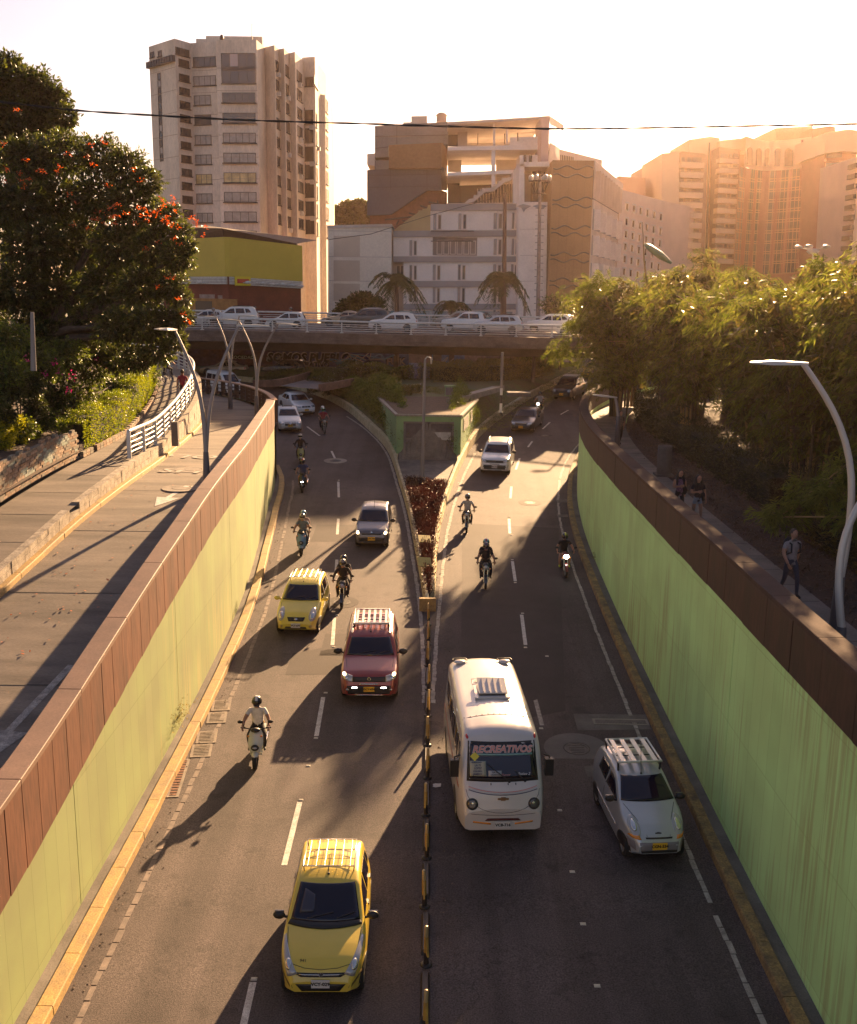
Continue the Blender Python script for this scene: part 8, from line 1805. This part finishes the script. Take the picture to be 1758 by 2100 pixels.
b0=PY(20,925,38); tree('dark shrub under the trees above the brick wall','shrub',(b0.x,38,gz(b0.x,38)),pxclumps(behind([(x,y-30,r,Y+1.5) for x,y,r,Y in T4])),12000,.12,.06,[Lf_dark],.08,'shrub')
T5=[(5,906,24,31.4),(35,905,22,31.4),(62,902,18,31.6),(5,868,26,31.5),(30,866,22,31.8),(55,872,20,31.8),(75,880,15,31.8),(15,892,22,31.3),(42,895,18,31.3),(-15,880,26,31.3)]
b0=PY(20,925,37.5); tree('bright golden yellow bush above the brick wall at the left edge','shrub',(b0.x,37.5,gz(b0.x,37.5)),pxclumps(behind(T5)),15000,.055,.04,[Lf_yel],.05,'shrub',inner=Lf_hedge)
def hedge(label,line,w,h,n,L,W,m,zf,cat='hedge',name='hedge',core=True,mats=None,parent=None,flowers=None):
    """box hedge along plan line (list of xy); leaves over its sides and top, dark core inside"""
    pl=dense(line,.5); t=thing(name,label,cat,(pl[0].x,pl[0].y,zf(pl[0].x,pl[0].y))); off_=np.array(t.location)
    P=np.array([[p.x,p.y] for p in pl]); Nn=np.array([[q.x,q.y] for q in normals(pl)]); i=RNG.integers(0,len(pl)-1,n); f=RNG.random(n)
    c=P[i]*(1-f[:,None])+P[i+1]*f[:,None]; nn=Nn[i]; a=RNG.random(n); side=np.where(a<.35,-1,np.where(a<.6,1,0)); u=np.where(side!=0,side*1.0,RNG.uniform(-1,1,n)); v=np.where(side!=0,RNG.random(n),1.0)
    bump=1+.14*np.sin(c[:,0]*2.3+c[:,1]*1.7)+.08*np.sin(c[:,1]*5.1); xy=c+nn*(u*w/2*(.92+.12*RNG.random(n)))[:,None]; z=np.array([zf(x,y) for x,y in xy[::max(1,n//400)]]); zz=np.array([zf(p[0],p[1]) for p in P])[i]
    pos=np.column_stack([xy,zz+v*h*bump*RNG.uniform(.9,1.06,n)]); D=np.column_stack([nn*side[:,None],np.where(side==0,1,.4)])+RNG.normal(size=(n,3))*.55
    quads_obj('foliage',shift(leafquads(pos,D,L,W),off_),m,t)
    mb=MB(); V=[]
    for p,q in list(zip(pl,normals(pl)))[3:-3]:
        z0=zf(p.x,p.y); V+=[(p.x+q.x*w*.36,p.y+q.y*w*.36,z0-.1),(p.x+q.x*w*.36,p.y+q.y*w*.36,z0+h*.86),(p.x-q.x*w*.36,p.y-q.y*w*.36,z0+h*.86),(p.x-q.x*w*.36,p.y-q.y*w*.36,z0-.1)]
    mb.add(V,[(i*4+k,i*4+(k+1)%4,(i+1)*4+(k+1)%4,(i+1)*4+k) for i in range(len(pl)-7) for k in range(4)]); mb.add(V[:4],[(0,1,2,3)]); mb.add(V[-4:],[(3,2,1,0)]); mb.build('twigs',mat('twig_core',(.018,.02,.01),rough=.95,var=.4,scale=6),t)
    if flowers: 
        k=flowers; j=RNG.integers(0,n,k); quads_obj('blossoms',shift(leafquads(pos[j]+np.array([0,0,.05]),D[j],.09,.07),off_),petal_w,t)
    return t
gzz=lambda x,y: gz(x,y)-.15
hedge('sunlit box hedge running along the left side of the raised path',[(-14.0,39.6),(-14.2,46),(-14.9,52),(-15.7,57)],1.0,1.25,26000,.075,.045,Lf_hedge,gzz)
# brick wall in front of the planting bed
bw_m=[mat('brick_a',(.25,.16,.10),rough=.9,var=.3,scale=9),mat('brick_b',(.34,.24,.17),rough=.9,var=.3,scale=9),mat('brick_c',(.20,.17,.13),rough=.9,var=.3,scale=9),mat('brick_graffiti',(.36,.36,.31),rough=.85,c2=(.16,.22,.17),scale=5)]
bwt=thing('brick_wall','weathered graffiti-covered brick wall holding back the planting at the left edge','wall',(-13.8,30,zp(30)))
A=Vector((-14.3,22.0)); B=Vector((-13.62,39.2)); Lb=(B-A).length; u_=(B-A).normalized(); nb_=Vector((u_.y,-u_.x)); rest=MB(); cnt=0; vis=[]
hgt=lambda s: 1.28-.25*(s/Lb)
bricks=[]
row=0; z=0.0
while z<1.35:
    s=-.15*(row%2); 
    while s<Lb:
        if z<hgt(s) or (z<hgt(s)+.1 and random.random()<.35): bricks.append((s,z))
        s+=.30
    z+=.105; row+=1
proto=[]
for m in bw_m: proto.append(MB().box(-.14,.14,-.06,.06,0,.092).mesh('brick',m))
bricks.sort(key=lambda q:-q[0]) ; vis_b=[b for b in bricks if b[0]>Lb*.45]; 
for (s,z) in bricks:
    p=A+u_*s; g=math.sin(s*2.1)*math.sin(z*5+s)>.25 and .25<z<1.0; m=3 if g and random.random()<.8 else random.randrange(3); jo=random.uniform(-.012,.012); hole=random.random()<.012
    if hole: continue
    sl_=math.atan((zp(p.y+.4)-zp(p.y-.4))/.8)
    pos=Vector((p.x+nb_.x*(.0+jo),p.y+nb_.y*(.0+jo),zp(p.y)+z))
    if cnt<295 and s>Lb*.55:
        o=link('brick',proto[m],bwt,pos-Vector(bwt.location)); o.rotation_euler=(0,-sl_,math.atan2(u_.y,u_.x)); cnt+=1
    else: rest.obox(pos+Vector((0,0,.046)),(u_.x*math.cos(sl_),u_.y*math.cos(sl_),math.sin(sl_)),(nb_.x,nb_.y,0),(-u_.x*math.sin(sl_),-u_.y*math.sin(sl_),math.cos(sl_)),.14,.06,.046,m)
tag(rest.build('bricks',bw_m,bwt),kind='stuff')
mb=MB(); 
for s in np.arange(0,Lb,1.0):
    p=A+u_*float(s)-nb_*.06; q=A+u_*float(min(Lb,s+1.0))-nb_*.06; mb.quad((p.x,p.y,zp(p.y)-.1),(q.x,q.y,zp(q.y)-.1),(q.x,q.y,zp(q.y)+hgt(s)-.05),(p.x,p.y,zp(p.y)+hgt(s)-.05))
    mb.quad((p.x,p.y,zp(p.y)+hgt(s)-.05),(q.x,q.y,zp(q.y)+hgt(s)-.05),(q.x-nb_.x*.3,q.y-nb_.y*.3,zp(q.y)+hgt(s)-.05),(p.x-nb_.x*.3,p.y-nb_.y*.3,zp(p.y)+hgt(s)-.05))
mb.build('mortar',mat('mortar',(.16,.12,.09),rough=.95,var=.3,scale=4),bwt)
# low brick kerb under the hedge
bk=thing('brick_kerb','low single row of bricks edging the path below the hedge','kerb',(-13.6,40,zp(40)))
pk=dense([(-13.5,39.3),(-13.55,44),(-13.95,50),(-14.9,56),(-16.2,61)],.42); 
for a,b in zip(pk,pk[1:]):
    if random.random()<.1: continue
    for c in range(2): t_=(b-a).normalized(); m_=(a+b)/2; MB().obox((m_.x,m_.y,zp(m_.y)+.06+.12*c),(t_.x,t_.y,0),(t_.y,-t_.x,0),(0,0,1),.19,.07,.052).build('brick',bw_m[random.randrange(3)],bk)
# hedges in the island
pzf=lambda x,y: park_z(x,y)
def area_plants(name,label,cat,poly,n,L,W,m,h,zf,up=.8,kind=None,mound=0,spread=.5):
    """leaves over a plan polygon"""
    P=np.array(poly); lo,hi=P.min(0),P.max(0); pts=[]
    from mathutils.geometry import intersect_point_tri_2d
    k=len(poly)
    def ins(x,y):
        r=False; j=k-1
        for i in range(k):
            if (P[i][1]>y)!=(P[j][1]>y) and x<(P[j][0]-P[i][0])*(y-P[i][1])/(P[j][1]-P[i][1])+P[i][0]: r=not r
            j=i
        return r
    G=[]; tries=0
    while len(G)<min(n,2500) and tries<40000:
        x,y=RNG.uniform(lo,hi); tries+=1
        if ins(x,y): G.append((x,y,zf(x,y)))
    G=np.array(G); i=RNG.integers(0,len(G),n); B=G[i]+np.column_stack([RNG.normal(size=(n,2))*.12,np.zeros(n)])
    B[:,2]+=RNG.random(n)*h*(1+.35*np.sin(B[:,0]*2.1)*np.cos(B[:,1]*1.6)); D=RNG.normal(size=(n,3))*spread+np.array([0,0,up])
    t=leafquads(B,D,L,W); return t,G
def plantbed(name,label,cat,poly,n,L,W,m,h,zf,**k):
    V,G=area_plants(name,label,cat,poly,n,L,W,m,h,zf,**k); o=quads_obj(name,V,m); return tag(o,label,cat)
def stuffbed(name,poly,n,L,W,m,h,zf,**k):
    V,G=area_plants(name,'','',poly,n,L,W,m,h,zf,**k); o=quads_obj(name,V,m); return tag(o,kind='stuff')
plz=lambda x,y: fz(y)+.30
pbox=MB(); V=[];yy2=[37.8+.9*k for k in range(21)]
for Y in yy2: a,b=xL(Y)+.22,xR(Y)-.22; V+=[(a,Y,plz(0,Y)),((a+b)/2,Y,plz(0,Y)+.05),(b,Y,plz(0,Y))]
pbox.add(V,[(i*3+k,i*3+k+1,(i+1)*3+k+1,(i+1)*3+k) for i in range(20) for k in range(2)]); tag(pbox.build('planter_soil',soil),kind='structure')
rp_=[(xL(38)+.2,37.9),(xR(38)-.2,37.9),(xR(45)-.25,45),(xR(50)-.25,50),(xR(56)-.3,56),(xL(56)+.3,56.6),(xL(50)+.25,50),(xL(45)+.25,45)]
plantbed('red_planting','dark red spiky ground plants filling the wedge-shaped planter in the median','plants',rp_,26000,.15,.03,Lf_red,.34,plz,up=.9,spread=.6)
# left slope beside the garage, right slope
def strip_poly(Ya,Yb_,side,w0,w1):
    a=[];b=[]
    for k in range(9):
        Y=Ya+(Yb_-Ya)*k/8; e=xL(Y)+.4 if side<0 else xR(Y)-.4; w=w0+(w1-w0)*k/8; a.append((e,Y)); b.append((e-side*w,Y))
    return a+b[::-1]
plantbed('hedge','dark green creeping hedge on the slope between left kerb and garage wall','hedge',strip_poly(63.4,80,-1,.35,2.6),36000,.12,.06,Lf_mid,1.15,pzf)
plantbed('hedge','rounded dark green hedge between the right garage wall and the sunlit kerb','hedge',strip_poly(63.2,73,1,.5,1.6),18000,.11,.05,Lf_mid,1.3,pzf)
plantbed('hedge','trailing green hedge along the left kerb beyond the garage, flecked with pale flowers','hedge',strip_poly(80.5,94,-1,1.0,4.5),22000,.13,.06,Lf_mid,.5,pzf)
def pp(L,z=0.05): return [tuple(PZ(x,y,z).xy) for x,y in L]
zpark=lambda x,y: park_z(x,y) if y<118 else 0
hedge('dense dark hedge with pale flowers left of the flyover pillar, nearer row',pp([(645,783),(700,780),(745,778)]),2.2,1.3,14000,.14,.06,Lf_dark,zpark,flowers=500)
hedge('dense dark hedge with pale flowers between plaza and flyover pillar',pp([(745,776),(800,778),(835,780)]),2.2,1.1,11000,.14,.06,Lf_mid,zpark,flowers=400)
hedge('long brownish green hedge right of the flyover pillar',pp([(872,781),(940,779),(1010,777),(1075,770),(1108,766)]),3.0,1.4,26000,.15,.06,Lf_dry,zpark)
hedge('low hedge with pale flowers in front of the flyover pillar',pp([(775,806),(815,806),(855,808)]),1.6,.6,8000,.12,.05,Lf_dry,zpark,flowers=250)
hedge('dark hedge left of the plaza under the flyover',pp([(520,770),(570,770),(620,768)]),1.8,.5,8000,.13,.05,Lf_dark,zpark)
stuffbed('grass',pp([(740,795),(850,800),(1010,828),(1090,815),(1190,765),(1200,745),(1120,752),(1105,790),(980,800),(870,792)]),30000,.10,.02,leafmat('grass_blade',(.06,.075,.016),(.15,.15,.03),.4),.06,zpark)
stuffbed('sun_toned_grass',pp([(1100,762),(1175,752),(1215,735),(1150,738)],0.0),14000,.12,.03,leafmat('grass_sun_toned',(.10,.13,.015),(.25,.27,.03),.4),.08,lambda x,y:.02)  # lighter green copy of the grass, sunlight painted into the blade colour
# fallen leaves and blossoms on the service road and path
fo=[];
for x,y in ((352,988),(452,1110),(265,1180),(355,1181),(150,1225),(100,1250),(245,1240),(270,1256),(60,1100),(310,1150),(325,1120),(230,1140),(200,1205),(330,1030),(300,1080),(205,1000)):
    pass
for i in range(150):
    x=RNG.uniform(0,420); y=RNG.uniform(950,1350)
    p=PF(x,y,zs)
    if p.x<xat(YKd,p.y)+.1 or p.x>xat(LW,p.y)-.6: continue
    d=np.array([RNG.normal(),RNG.normal(),.15]); fo.append(leafquads(np.array([[p.x,p.y,zs(p.y)+.015]]),d[None,:],.10,.06,nrm=np.array([[0,0,1.]]),jit=.1)[0])
tag(quads_obj('fallen_blossoms',np.array(fo),leafmat('fallen',(.25,.06,.02),(.45,.12,.03),.1)),kind='stuff')
g_=[]
for i in range(900):
    if i%3==0: Y=RNG.uniform(14,58); x=xat(LW,Y)+.62+abs(RNG.normal())*.18
    elif i%3==1: Y=RNG.uniform(14,60); x=xat(RW,Y)-.62-abs(RNG.normal())*.2
    else: Y=RNG.uniform(15,40); x=.35+abs(RNG.normal())*.22
    g_.append(leafquads(np.array([[x,Y,fz(Y)+.012]]),RNG.normal(size=(1,3))*np.array([1,1,.25]),.05,.04,nrm=np.array([[0,0,1.]]),jit=.5)[0])
tag(quads_obj('road_grit',np.array(g_),mat('grit',(.16,.11,.08),rough=.9,c2=(.04,.03,.03),scale=9)),kind='stuff')
# dry weed growing from the ledge on the left
b0=PF(365,1500,fz,.15); k=900; st_=RNG.random(k); ang=RNG.uniform(0,6.28,k); P=np.column_stack([b0.x-.25+RNG.normal(size=k)*.22*(.3+st_)+st_*.25,b0.y+RNG.normal(size=k)*.35*(.4+st_),b0.z+st_*.75])
w_=thing('weed','scraggly dry weed growing out of the ledge beside the slotted drains','weed',tuple(b0)); quads_obj('leaves',shift(leafquads(P,np.column_stack([np.cos(ang),np.sin(ang),RNG.uniform(0,1,k)]),.07,.02),np.array(b0)),Lf_dry,w_)
mb=MB(); 
for i in range(26): q=b0+Vector((-.25,0,0)); mb.tube([q,q+Vector((random.uniform(-.2,.4),random.uniform(-.4,.4),random.uniform(.35,.8)))],.006,4)
mb.build('stems',bark,w_)
for px,lab in (((1232,1150),'small dry weed at the foot of the shaded wall near the right kerb'),):
    b1=PF(*px,fz,.15); k=400; quads_obj_=quads_obj('weed',leafquads(np.array(b1)+RNG.normal(size=(k,3))*np.array([.12,.2,.1])+np.array([-.1,0,.15]),RNG.normal(size=(k,3))+np.array([0,0,.6]),.08,.02),Lf_dry); tag(quads_obj_,lab,'weed')
# ---------------------------------------------------------------- bamboo
culm_m=mat('bamboo_culm',(.30,.20,.07),rough=.55,var=.35,scale=4); culm_d=mat('bamboo_culm_dark',(.10,.075,.04),rough=.6,var=.3,scale=4)
def bamboo_proto(seed,H=9.0,R=2.7,ns=560,per=34):
    g=np.random.default_rng(seed); t=thing('bamboo','bamboo','bamboo')
    mb=MB(); mb2=MB(); tips=[]
    for i in range(22):
        a=g.uniform(0,6.28); r=g.uniform(.05,.55); b=Vector((math.cos(a)*r,math.sin(a)*r,0)); lean=g.uniform(.35,1.0); a2=a+g.normal()*.4; h=H*g.uniform(.7,1.0); pts=[]
        for k in range(9):
            u=k/8; out=lean*R*(u**2.3); pts.append(b+Vector((math.cos(a2)*out,math.sin(a2)*out,h*(u-.16*u**4*lean))))
        (mb if i%3 else mb2).tube(pts,[.05*(1-.75*k/8) for k in range(9)],6); tips.append(pts)
    o1=mb.build('culm',culm_d,t,world=False); mb2.build('culm',culm_m,t,world=False)
    P=[];D=[];Nz=[]
    for s in range(ns):
        pts=tips[g.integers(len(tips))]; u=.26+.74*g.random()**.7; k=min(7,int(u*8)); c=pts[k].lerp(pts[k+1],u*8-k); c=np.array(c)
        a=g.uniform(0,6.28); L=g.uniform(.5,1.5); d=np.array([math.cos(a),math.sin(a),.25]); n=per
        q=g.random(n)[:,None]; stem=c+d*L*q+np.array([0,0,-1.])*(q**2)*L*.65; P.append(stem+g.normal(size=(n,3))*.06); tang=d[None,:]-np.array([[0,0,1.3]])*q*1.3; D.append(tang+g.normal(size=(n,3))*.45+np.array([0,0,-.25]))
    P=np.concatenate(P);D=np.concatenate(D); V=leafquads(P,D,.25,.034); quads_obj('foliage',V,Lf_bam,t)
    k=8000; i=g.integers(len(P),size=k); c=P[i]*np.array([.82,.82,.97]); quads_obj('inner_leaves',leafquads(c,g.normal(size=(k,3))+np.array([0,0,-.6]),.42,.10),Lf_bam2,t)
    return t
protos=[bamboo_proto(3),bamboo_proto(5,8.2,3.0),bamboo_proto(9,9.6,2.5)]
BMS=[(11.6,63.5,.95,0,'leftmost bamboo clump hanging over the bend of the right parapet'),(13.6,58,1.0,1,'bamboo clump behind the far walker on the right sidewalk'),(16.2,64,1.02,2,'tall bamboo clump in front of the brown wavy building'),(12.9,50.5,.88,2,'bamboo clump above the slim lamp post on the right'),(17.2,53,1.0,0,'bamboo clump below the old green street lamp'),(21,60,1.08,1,'tall bamboo clump in front of the pale pink building'),(25.5,63,1.08,0,'tall bamboo clump in front of the balcony high-rise'),(13.9,42.5,.95,1,'bamboo clump right behind the two women'),(17.5,45,.90,2,'bamboo clump in the middle of the grove'),(21.5,51,1.0,0,'bamboo clump below the concave red facade'),(13.5,36,.98,0,'short bamboo clump between the concrete bin and the women'),(16.6,37,.95,1,'bamboo clump left of the tall pale street lamp'),(20.5,41,.85,2,'bamboo clump behind the pale street lamp head'),(26,49,1.0,1,'bamboo clump below the right red high-rise'),(13.6,29.5,.92,2,'low bamboo clump behind the man in grey'),(16.8,30,1.0,0,'bamboo clump behind the pale street lamp pole'),(21,33,.98,1,'bamboo clump at the right edge, middle height'),(30,58,1.0,2,'bamboo clump at the right edge, highest up'),(13.2,24.5,.52,1,'low bamboo clump at the right edge beside the lamp base'),(16.4,24.5,.9,0,'low bamboo clump at the right edge behind the second lamp arm'),(25,40,.85,0,'bamboo clump at the right edge above the lamp'),(14.5,17.5,.62,1,'bamboo clump beyond the right edge of the picture, nearer one'),(15.5,11,.8,2,'bamboo clump beyond the right edge of the picture, nearest one'),(19,6,1.0,0,'bamboo clump beside the viewer beyond the right edge'),(23,26,.8,2,'bamboo clump deep in the grove behind the man in grey'),(24,33,.85,0,'bamboo clump deep in the grove at the right edge'),(20,24,.65,1,'bamboo clump between the lamp base and the deep grove'),(13.2,69,.9,1,'far bamboo clump at the end of the right sidewalk'),(18.5,73,1.0,0,'farthest bamboo clump beyond the right end of the flyover')]
kidmap={}
for c in bpy.data.objects:
    if c.parent: kidmap.setdefault(c.parent,[]).append(c)
used=set()
for i,(x,y,s,k,lab) in enumerate(BMS):
    if k not in used: o=protos[k]; used.add(k)
    else: o=copy_tree(protos[k],kidmap)
    o.location=(x,y,.05); o.scale=(s*1.22,s*1.22,s*1.12); o.rotation_euler=(0,0,i*1.7); tag(o,lab,'bamboo','bamboo clumps of the grove on the right')
def sprays(label,L,n,Yd=.8):
    t=thing('bamboo_branch',label,'branch',tuple(PY(L[0][0],L[0][1],L[0][3]))); P=[];D=[]
    for x,y,r,Y in L:
        c=np.array(PY(x,y,Y)); R=r*Y/2100
        for s in range(n):
            a=RNG.uniform(0,6.28); d=np.array([math.cos(a),math.sin(a)*Yd,.2]); q=RNG.random(26)[:,None]; b=c+RNG.normal(size=3)*R*.45; P.append(b+d*R*.7*q-np.array([0,0,1])*q**2*R*.6+RNG.normal(size=(26,3))*.05); D.append(np.tile(d,(26,1))-np.array([0,0,1.3])*q+RNG.normal(size=(26,3))*.4)
    quads_obj('foliage',shift(leafquads(np.concatenate(P),np.concatenate(D),.25,.036),np.array(t.location)),Lf_bam,t)
    mb=MB(); o=[PY(x,y,Y) for x,y,r,Y in L]; mb.tube(o,.025,5) if len(o)>1 else None; mb.build('stem',culm_m,t); return t
sprays('long bamboo branch reaching left across the right end of the flyover',[(1290,700,40,62),(1240,700,40,62),(1205,712,34,62),(1165,712,28,62),(1140,722,18,62)],36)
sprays('upper bamboo branch in front of the brown building',[(1260,640,42,62),(1225,610,38,62),(1200,590,28,62),(1215,650,30,62),(1180,665,20,62),(1235,575,22,62)],36)
sprays('hanging bamboo branch above the yellow taxi',[(1250,760,38,60),(1215,760,24,60),(1230,785,20,60)],26)
sprays('bamboo fronds at the right edge beside the pale street lamp',[(1700,1000,40,27),(1740,950,50,28),(1650,1020,40,28),(1600,1060,34,28),(1750,1060,40,26)],30)
# thin leaning culms above the grove
for a,b,Y,lab in (((1330,610),(1318,455),60,'bare leaning bamboo culm sticking up above the grove on the left'),((1590,800),(1568,700),45,'bare bamboo culm in the middle of the grove')): tag(MB().tube([PY(*a,Y),PY((a[0]+b[0])/2-3,(a[1]+b[1])/2,Y),PY(*b,Y)],[.07,.05,.015],6).build('bamboo_culm',culm_m),lab,'bamboo')
# leaf litter on the bed
stuffbed('leaf_litter',[(9.9,16),(13,16),(13.5,45),(12.6,60),(11.3,60),(10.1,45),(9.9,30)],9000,.14,.03,leafmat('litter',(.05,.03,.018),(.12,.07,.035),.1),.03,lambda x,y:.07,up=.0)
# dark understorey hedge in the grove
hedge('low bamboo thicket along the right sidewalk behind the man in grey',[(12.6,15),(12.5,22),(12.4,30),(12.6,33)],1.5,1.5,12000,.2,.04,Lf_bam2,lambda x,y:.05)
hedge('tall dark understorey hedge deep inside the bamboo grove',[(19.5,20),(19.5,38),(19,52),(20,68)],2.5,2.8,16000,.2,.09,Lf_back,lambda x,y:.05)
hedge('dark understorey hedge behind the litter bin on the right',[(12.6,34),(12.6,46),(12.9,58),(14,66)],1.6,1.3,16000,.12,.05,Lf_back,lambda x,y:.05)
# ---------------------------------------------------------------- palms and far trees
def palm(label,x,Y,zc,h,nf=16,fl_=3.0,trunk_r=.28,base_z=0.0,m=Lf_dark):
    b=PY(x,600,Y); t=thing('palm',label,'palm tree',(b.x,Y,base_z)); mb=MB(); mb.tube([(b.x,Y,base_z-.2),(b.x+.1,Y,(zc+base_z)/2),(b.x,Y,zc)],[trunk_r,trunk_r*1.05,trunk_r*.6],10); mb.build('trunk',mat('palm_trunk',(.13,.09,.075),rough=.9,var=.3,scale=2),t)
    for i in range(nf):
        a=2*math.pi*i/nf+random.uniform(-.2,.2); el=random.uniform(-.2,1.1); d=np.array([math.cos(a),math.sin(a),0]); q=np.linspace(0,1,13); L=fl_*random.uniform(.85,1.1)
        pts=[np.array([b.x,Y,zc])+d*L*(math.cos(el*.6))*s+np.array([0,0,1])*(math.sin(el)*L*s-L*.95*s**2.2) for s in q]; P=[];D=[]
        for s0,s1 in zip(pts,pts[1:]):
            tg=(s1-s0)/np.linalg.norm(s1-s0); sd_=np.cross(tg,[0,0,1]); sd_/=max(1e-6,np.linalg.norm(sd_))
            for k in range(4):
                p=s0+(s1-s0)*k/4
                for sg in (-1,1): P.append(p); D.append(sd_*sg+tg*.5+np.array([0,0,-.45])+RNG.normal(size=3)*.1)
        V=leafquads(np.array(P),np.array(D),.75*fl_/3,.09); quads_obj('frond',shift(V,np.array(t.location)),m,t)
    return t
palm('feathery palm in front of the white apartment block, left of the two tall palms',813,104,8.6,9,18,3.1)
palm('smallest palm between the two large palms behind the flyover',928,106,6.2,6,13,2.4)
palm('tall drooping palm in front of the dark wooden pole behind the flyover',1031,102,8.9,9,18,2.9)
palm('young palm on the lawn under the right half of the flyover',1098,92,2.6,3,14,2.0,.16,-.2,Lf_mid)
for x,Y,lab in ((1132,101,'slim tree trunk under the right part of the flyover, left of a pair'),(1153,103,'slim tree trunk under the right part of the flyover, right of a pair'),(1174,112,'thin far tree on the bright grass strip under the flyover')):
    b=PY(x,600,Y); tree(lab,'tree',(b.x,Y,0),[((b.x,Y,6.4),1.3),((b.x+.8,Y+.3,5.9),1.0)],1800,.2,.08,[Lf_mid],.13 if Y<110 else .08,limbs=False)
tree('dark rounded tree left of the feathery palm behind the flyover','tree',(PY(735,600,116).x,116,0),pxclumps([(715,632,26,116),(740,618,24,116),(765,628,24,115),(700,650,22,116),(735,650,30,115),(775,650,22,115),(752,610,14,116)]),14000,.28,.14,[Lf_dark],.25,limbs=False)
for i,(x,y,r) in enumerate(((668,452,16),(688,440,16),(712,432,20),(735,428,18),(752,440,16),(700,455,20),(735,455,22))):
    tree(['leftmost small tree on the hill between tower and dark clad block','second tree from the left on the hill behind the cream building','middle tree on the hill behind the cream building','highest tree on the hill beside the dark clad block','hill tree touching the dark clad block','lower left tree on the hill above the cream building roof','lower right tree on the hill above the cream building roof'][i],'tree',(PY(x,y,230).x,230,PY(x,470,230).z-12),pxclumps([(x,y,r,230),(x-r*.6,y+r*.4,r*.7,231),(x+r*.6,y+r*.5,r*.7,229)]),2600,.9,.5,[Lf_dark],.4,limbs=False,group='trees on the hill between the tower and the clad block')
hz=PY(700,462,240); mb=MB(); mb.add([(hz.x-60,235,-1),(hz.x+60,235,-1),(hz.x+60,235,PY(700,455,235).z),(hz.x-60,235,PY(700,470,235).z),(hz.x-60,300,-1),(hz.x+60,300,-1),(hz.x+60,300,PY(700,455,235).z+4),(hz.x-60,300,PY(700,470,235).z+4)],[(0,1,2,3),(3,2,6,7),(1,5,6,2),(4,0,3,7)]); tag(mb.build('hill',mat('hill_green',(.04,.045,.02),rough=.95,var=.5,scale=.2)),kind='structure')
# ---------------------------------------------------------------- added warm haze volume, imitates lens flare glow around the sun
hm_=bpy.data.materials.new('flare_haze'); hm_.use_nodes=True; nt=hm_.node_tree; nt.nodes.remove(nt.nodes['Principled BSDF'])
pv=nt.nodes.new('ShaderNodeVolumePrincipled'); pv.inputs['Color'].default_value=(1.0,.70,.54,1); pv.inputs['Density'].default_value=.00014; pv.inputs['Anisotropy'].default_value=.88
nt.links.new(pv.outputs[0],nt.nodes['Material Output'].inputs['Volume'])
tag(MB().box(-1510,1510,-70,2510,-7,62).build('haze',hm_),kind='stuff')
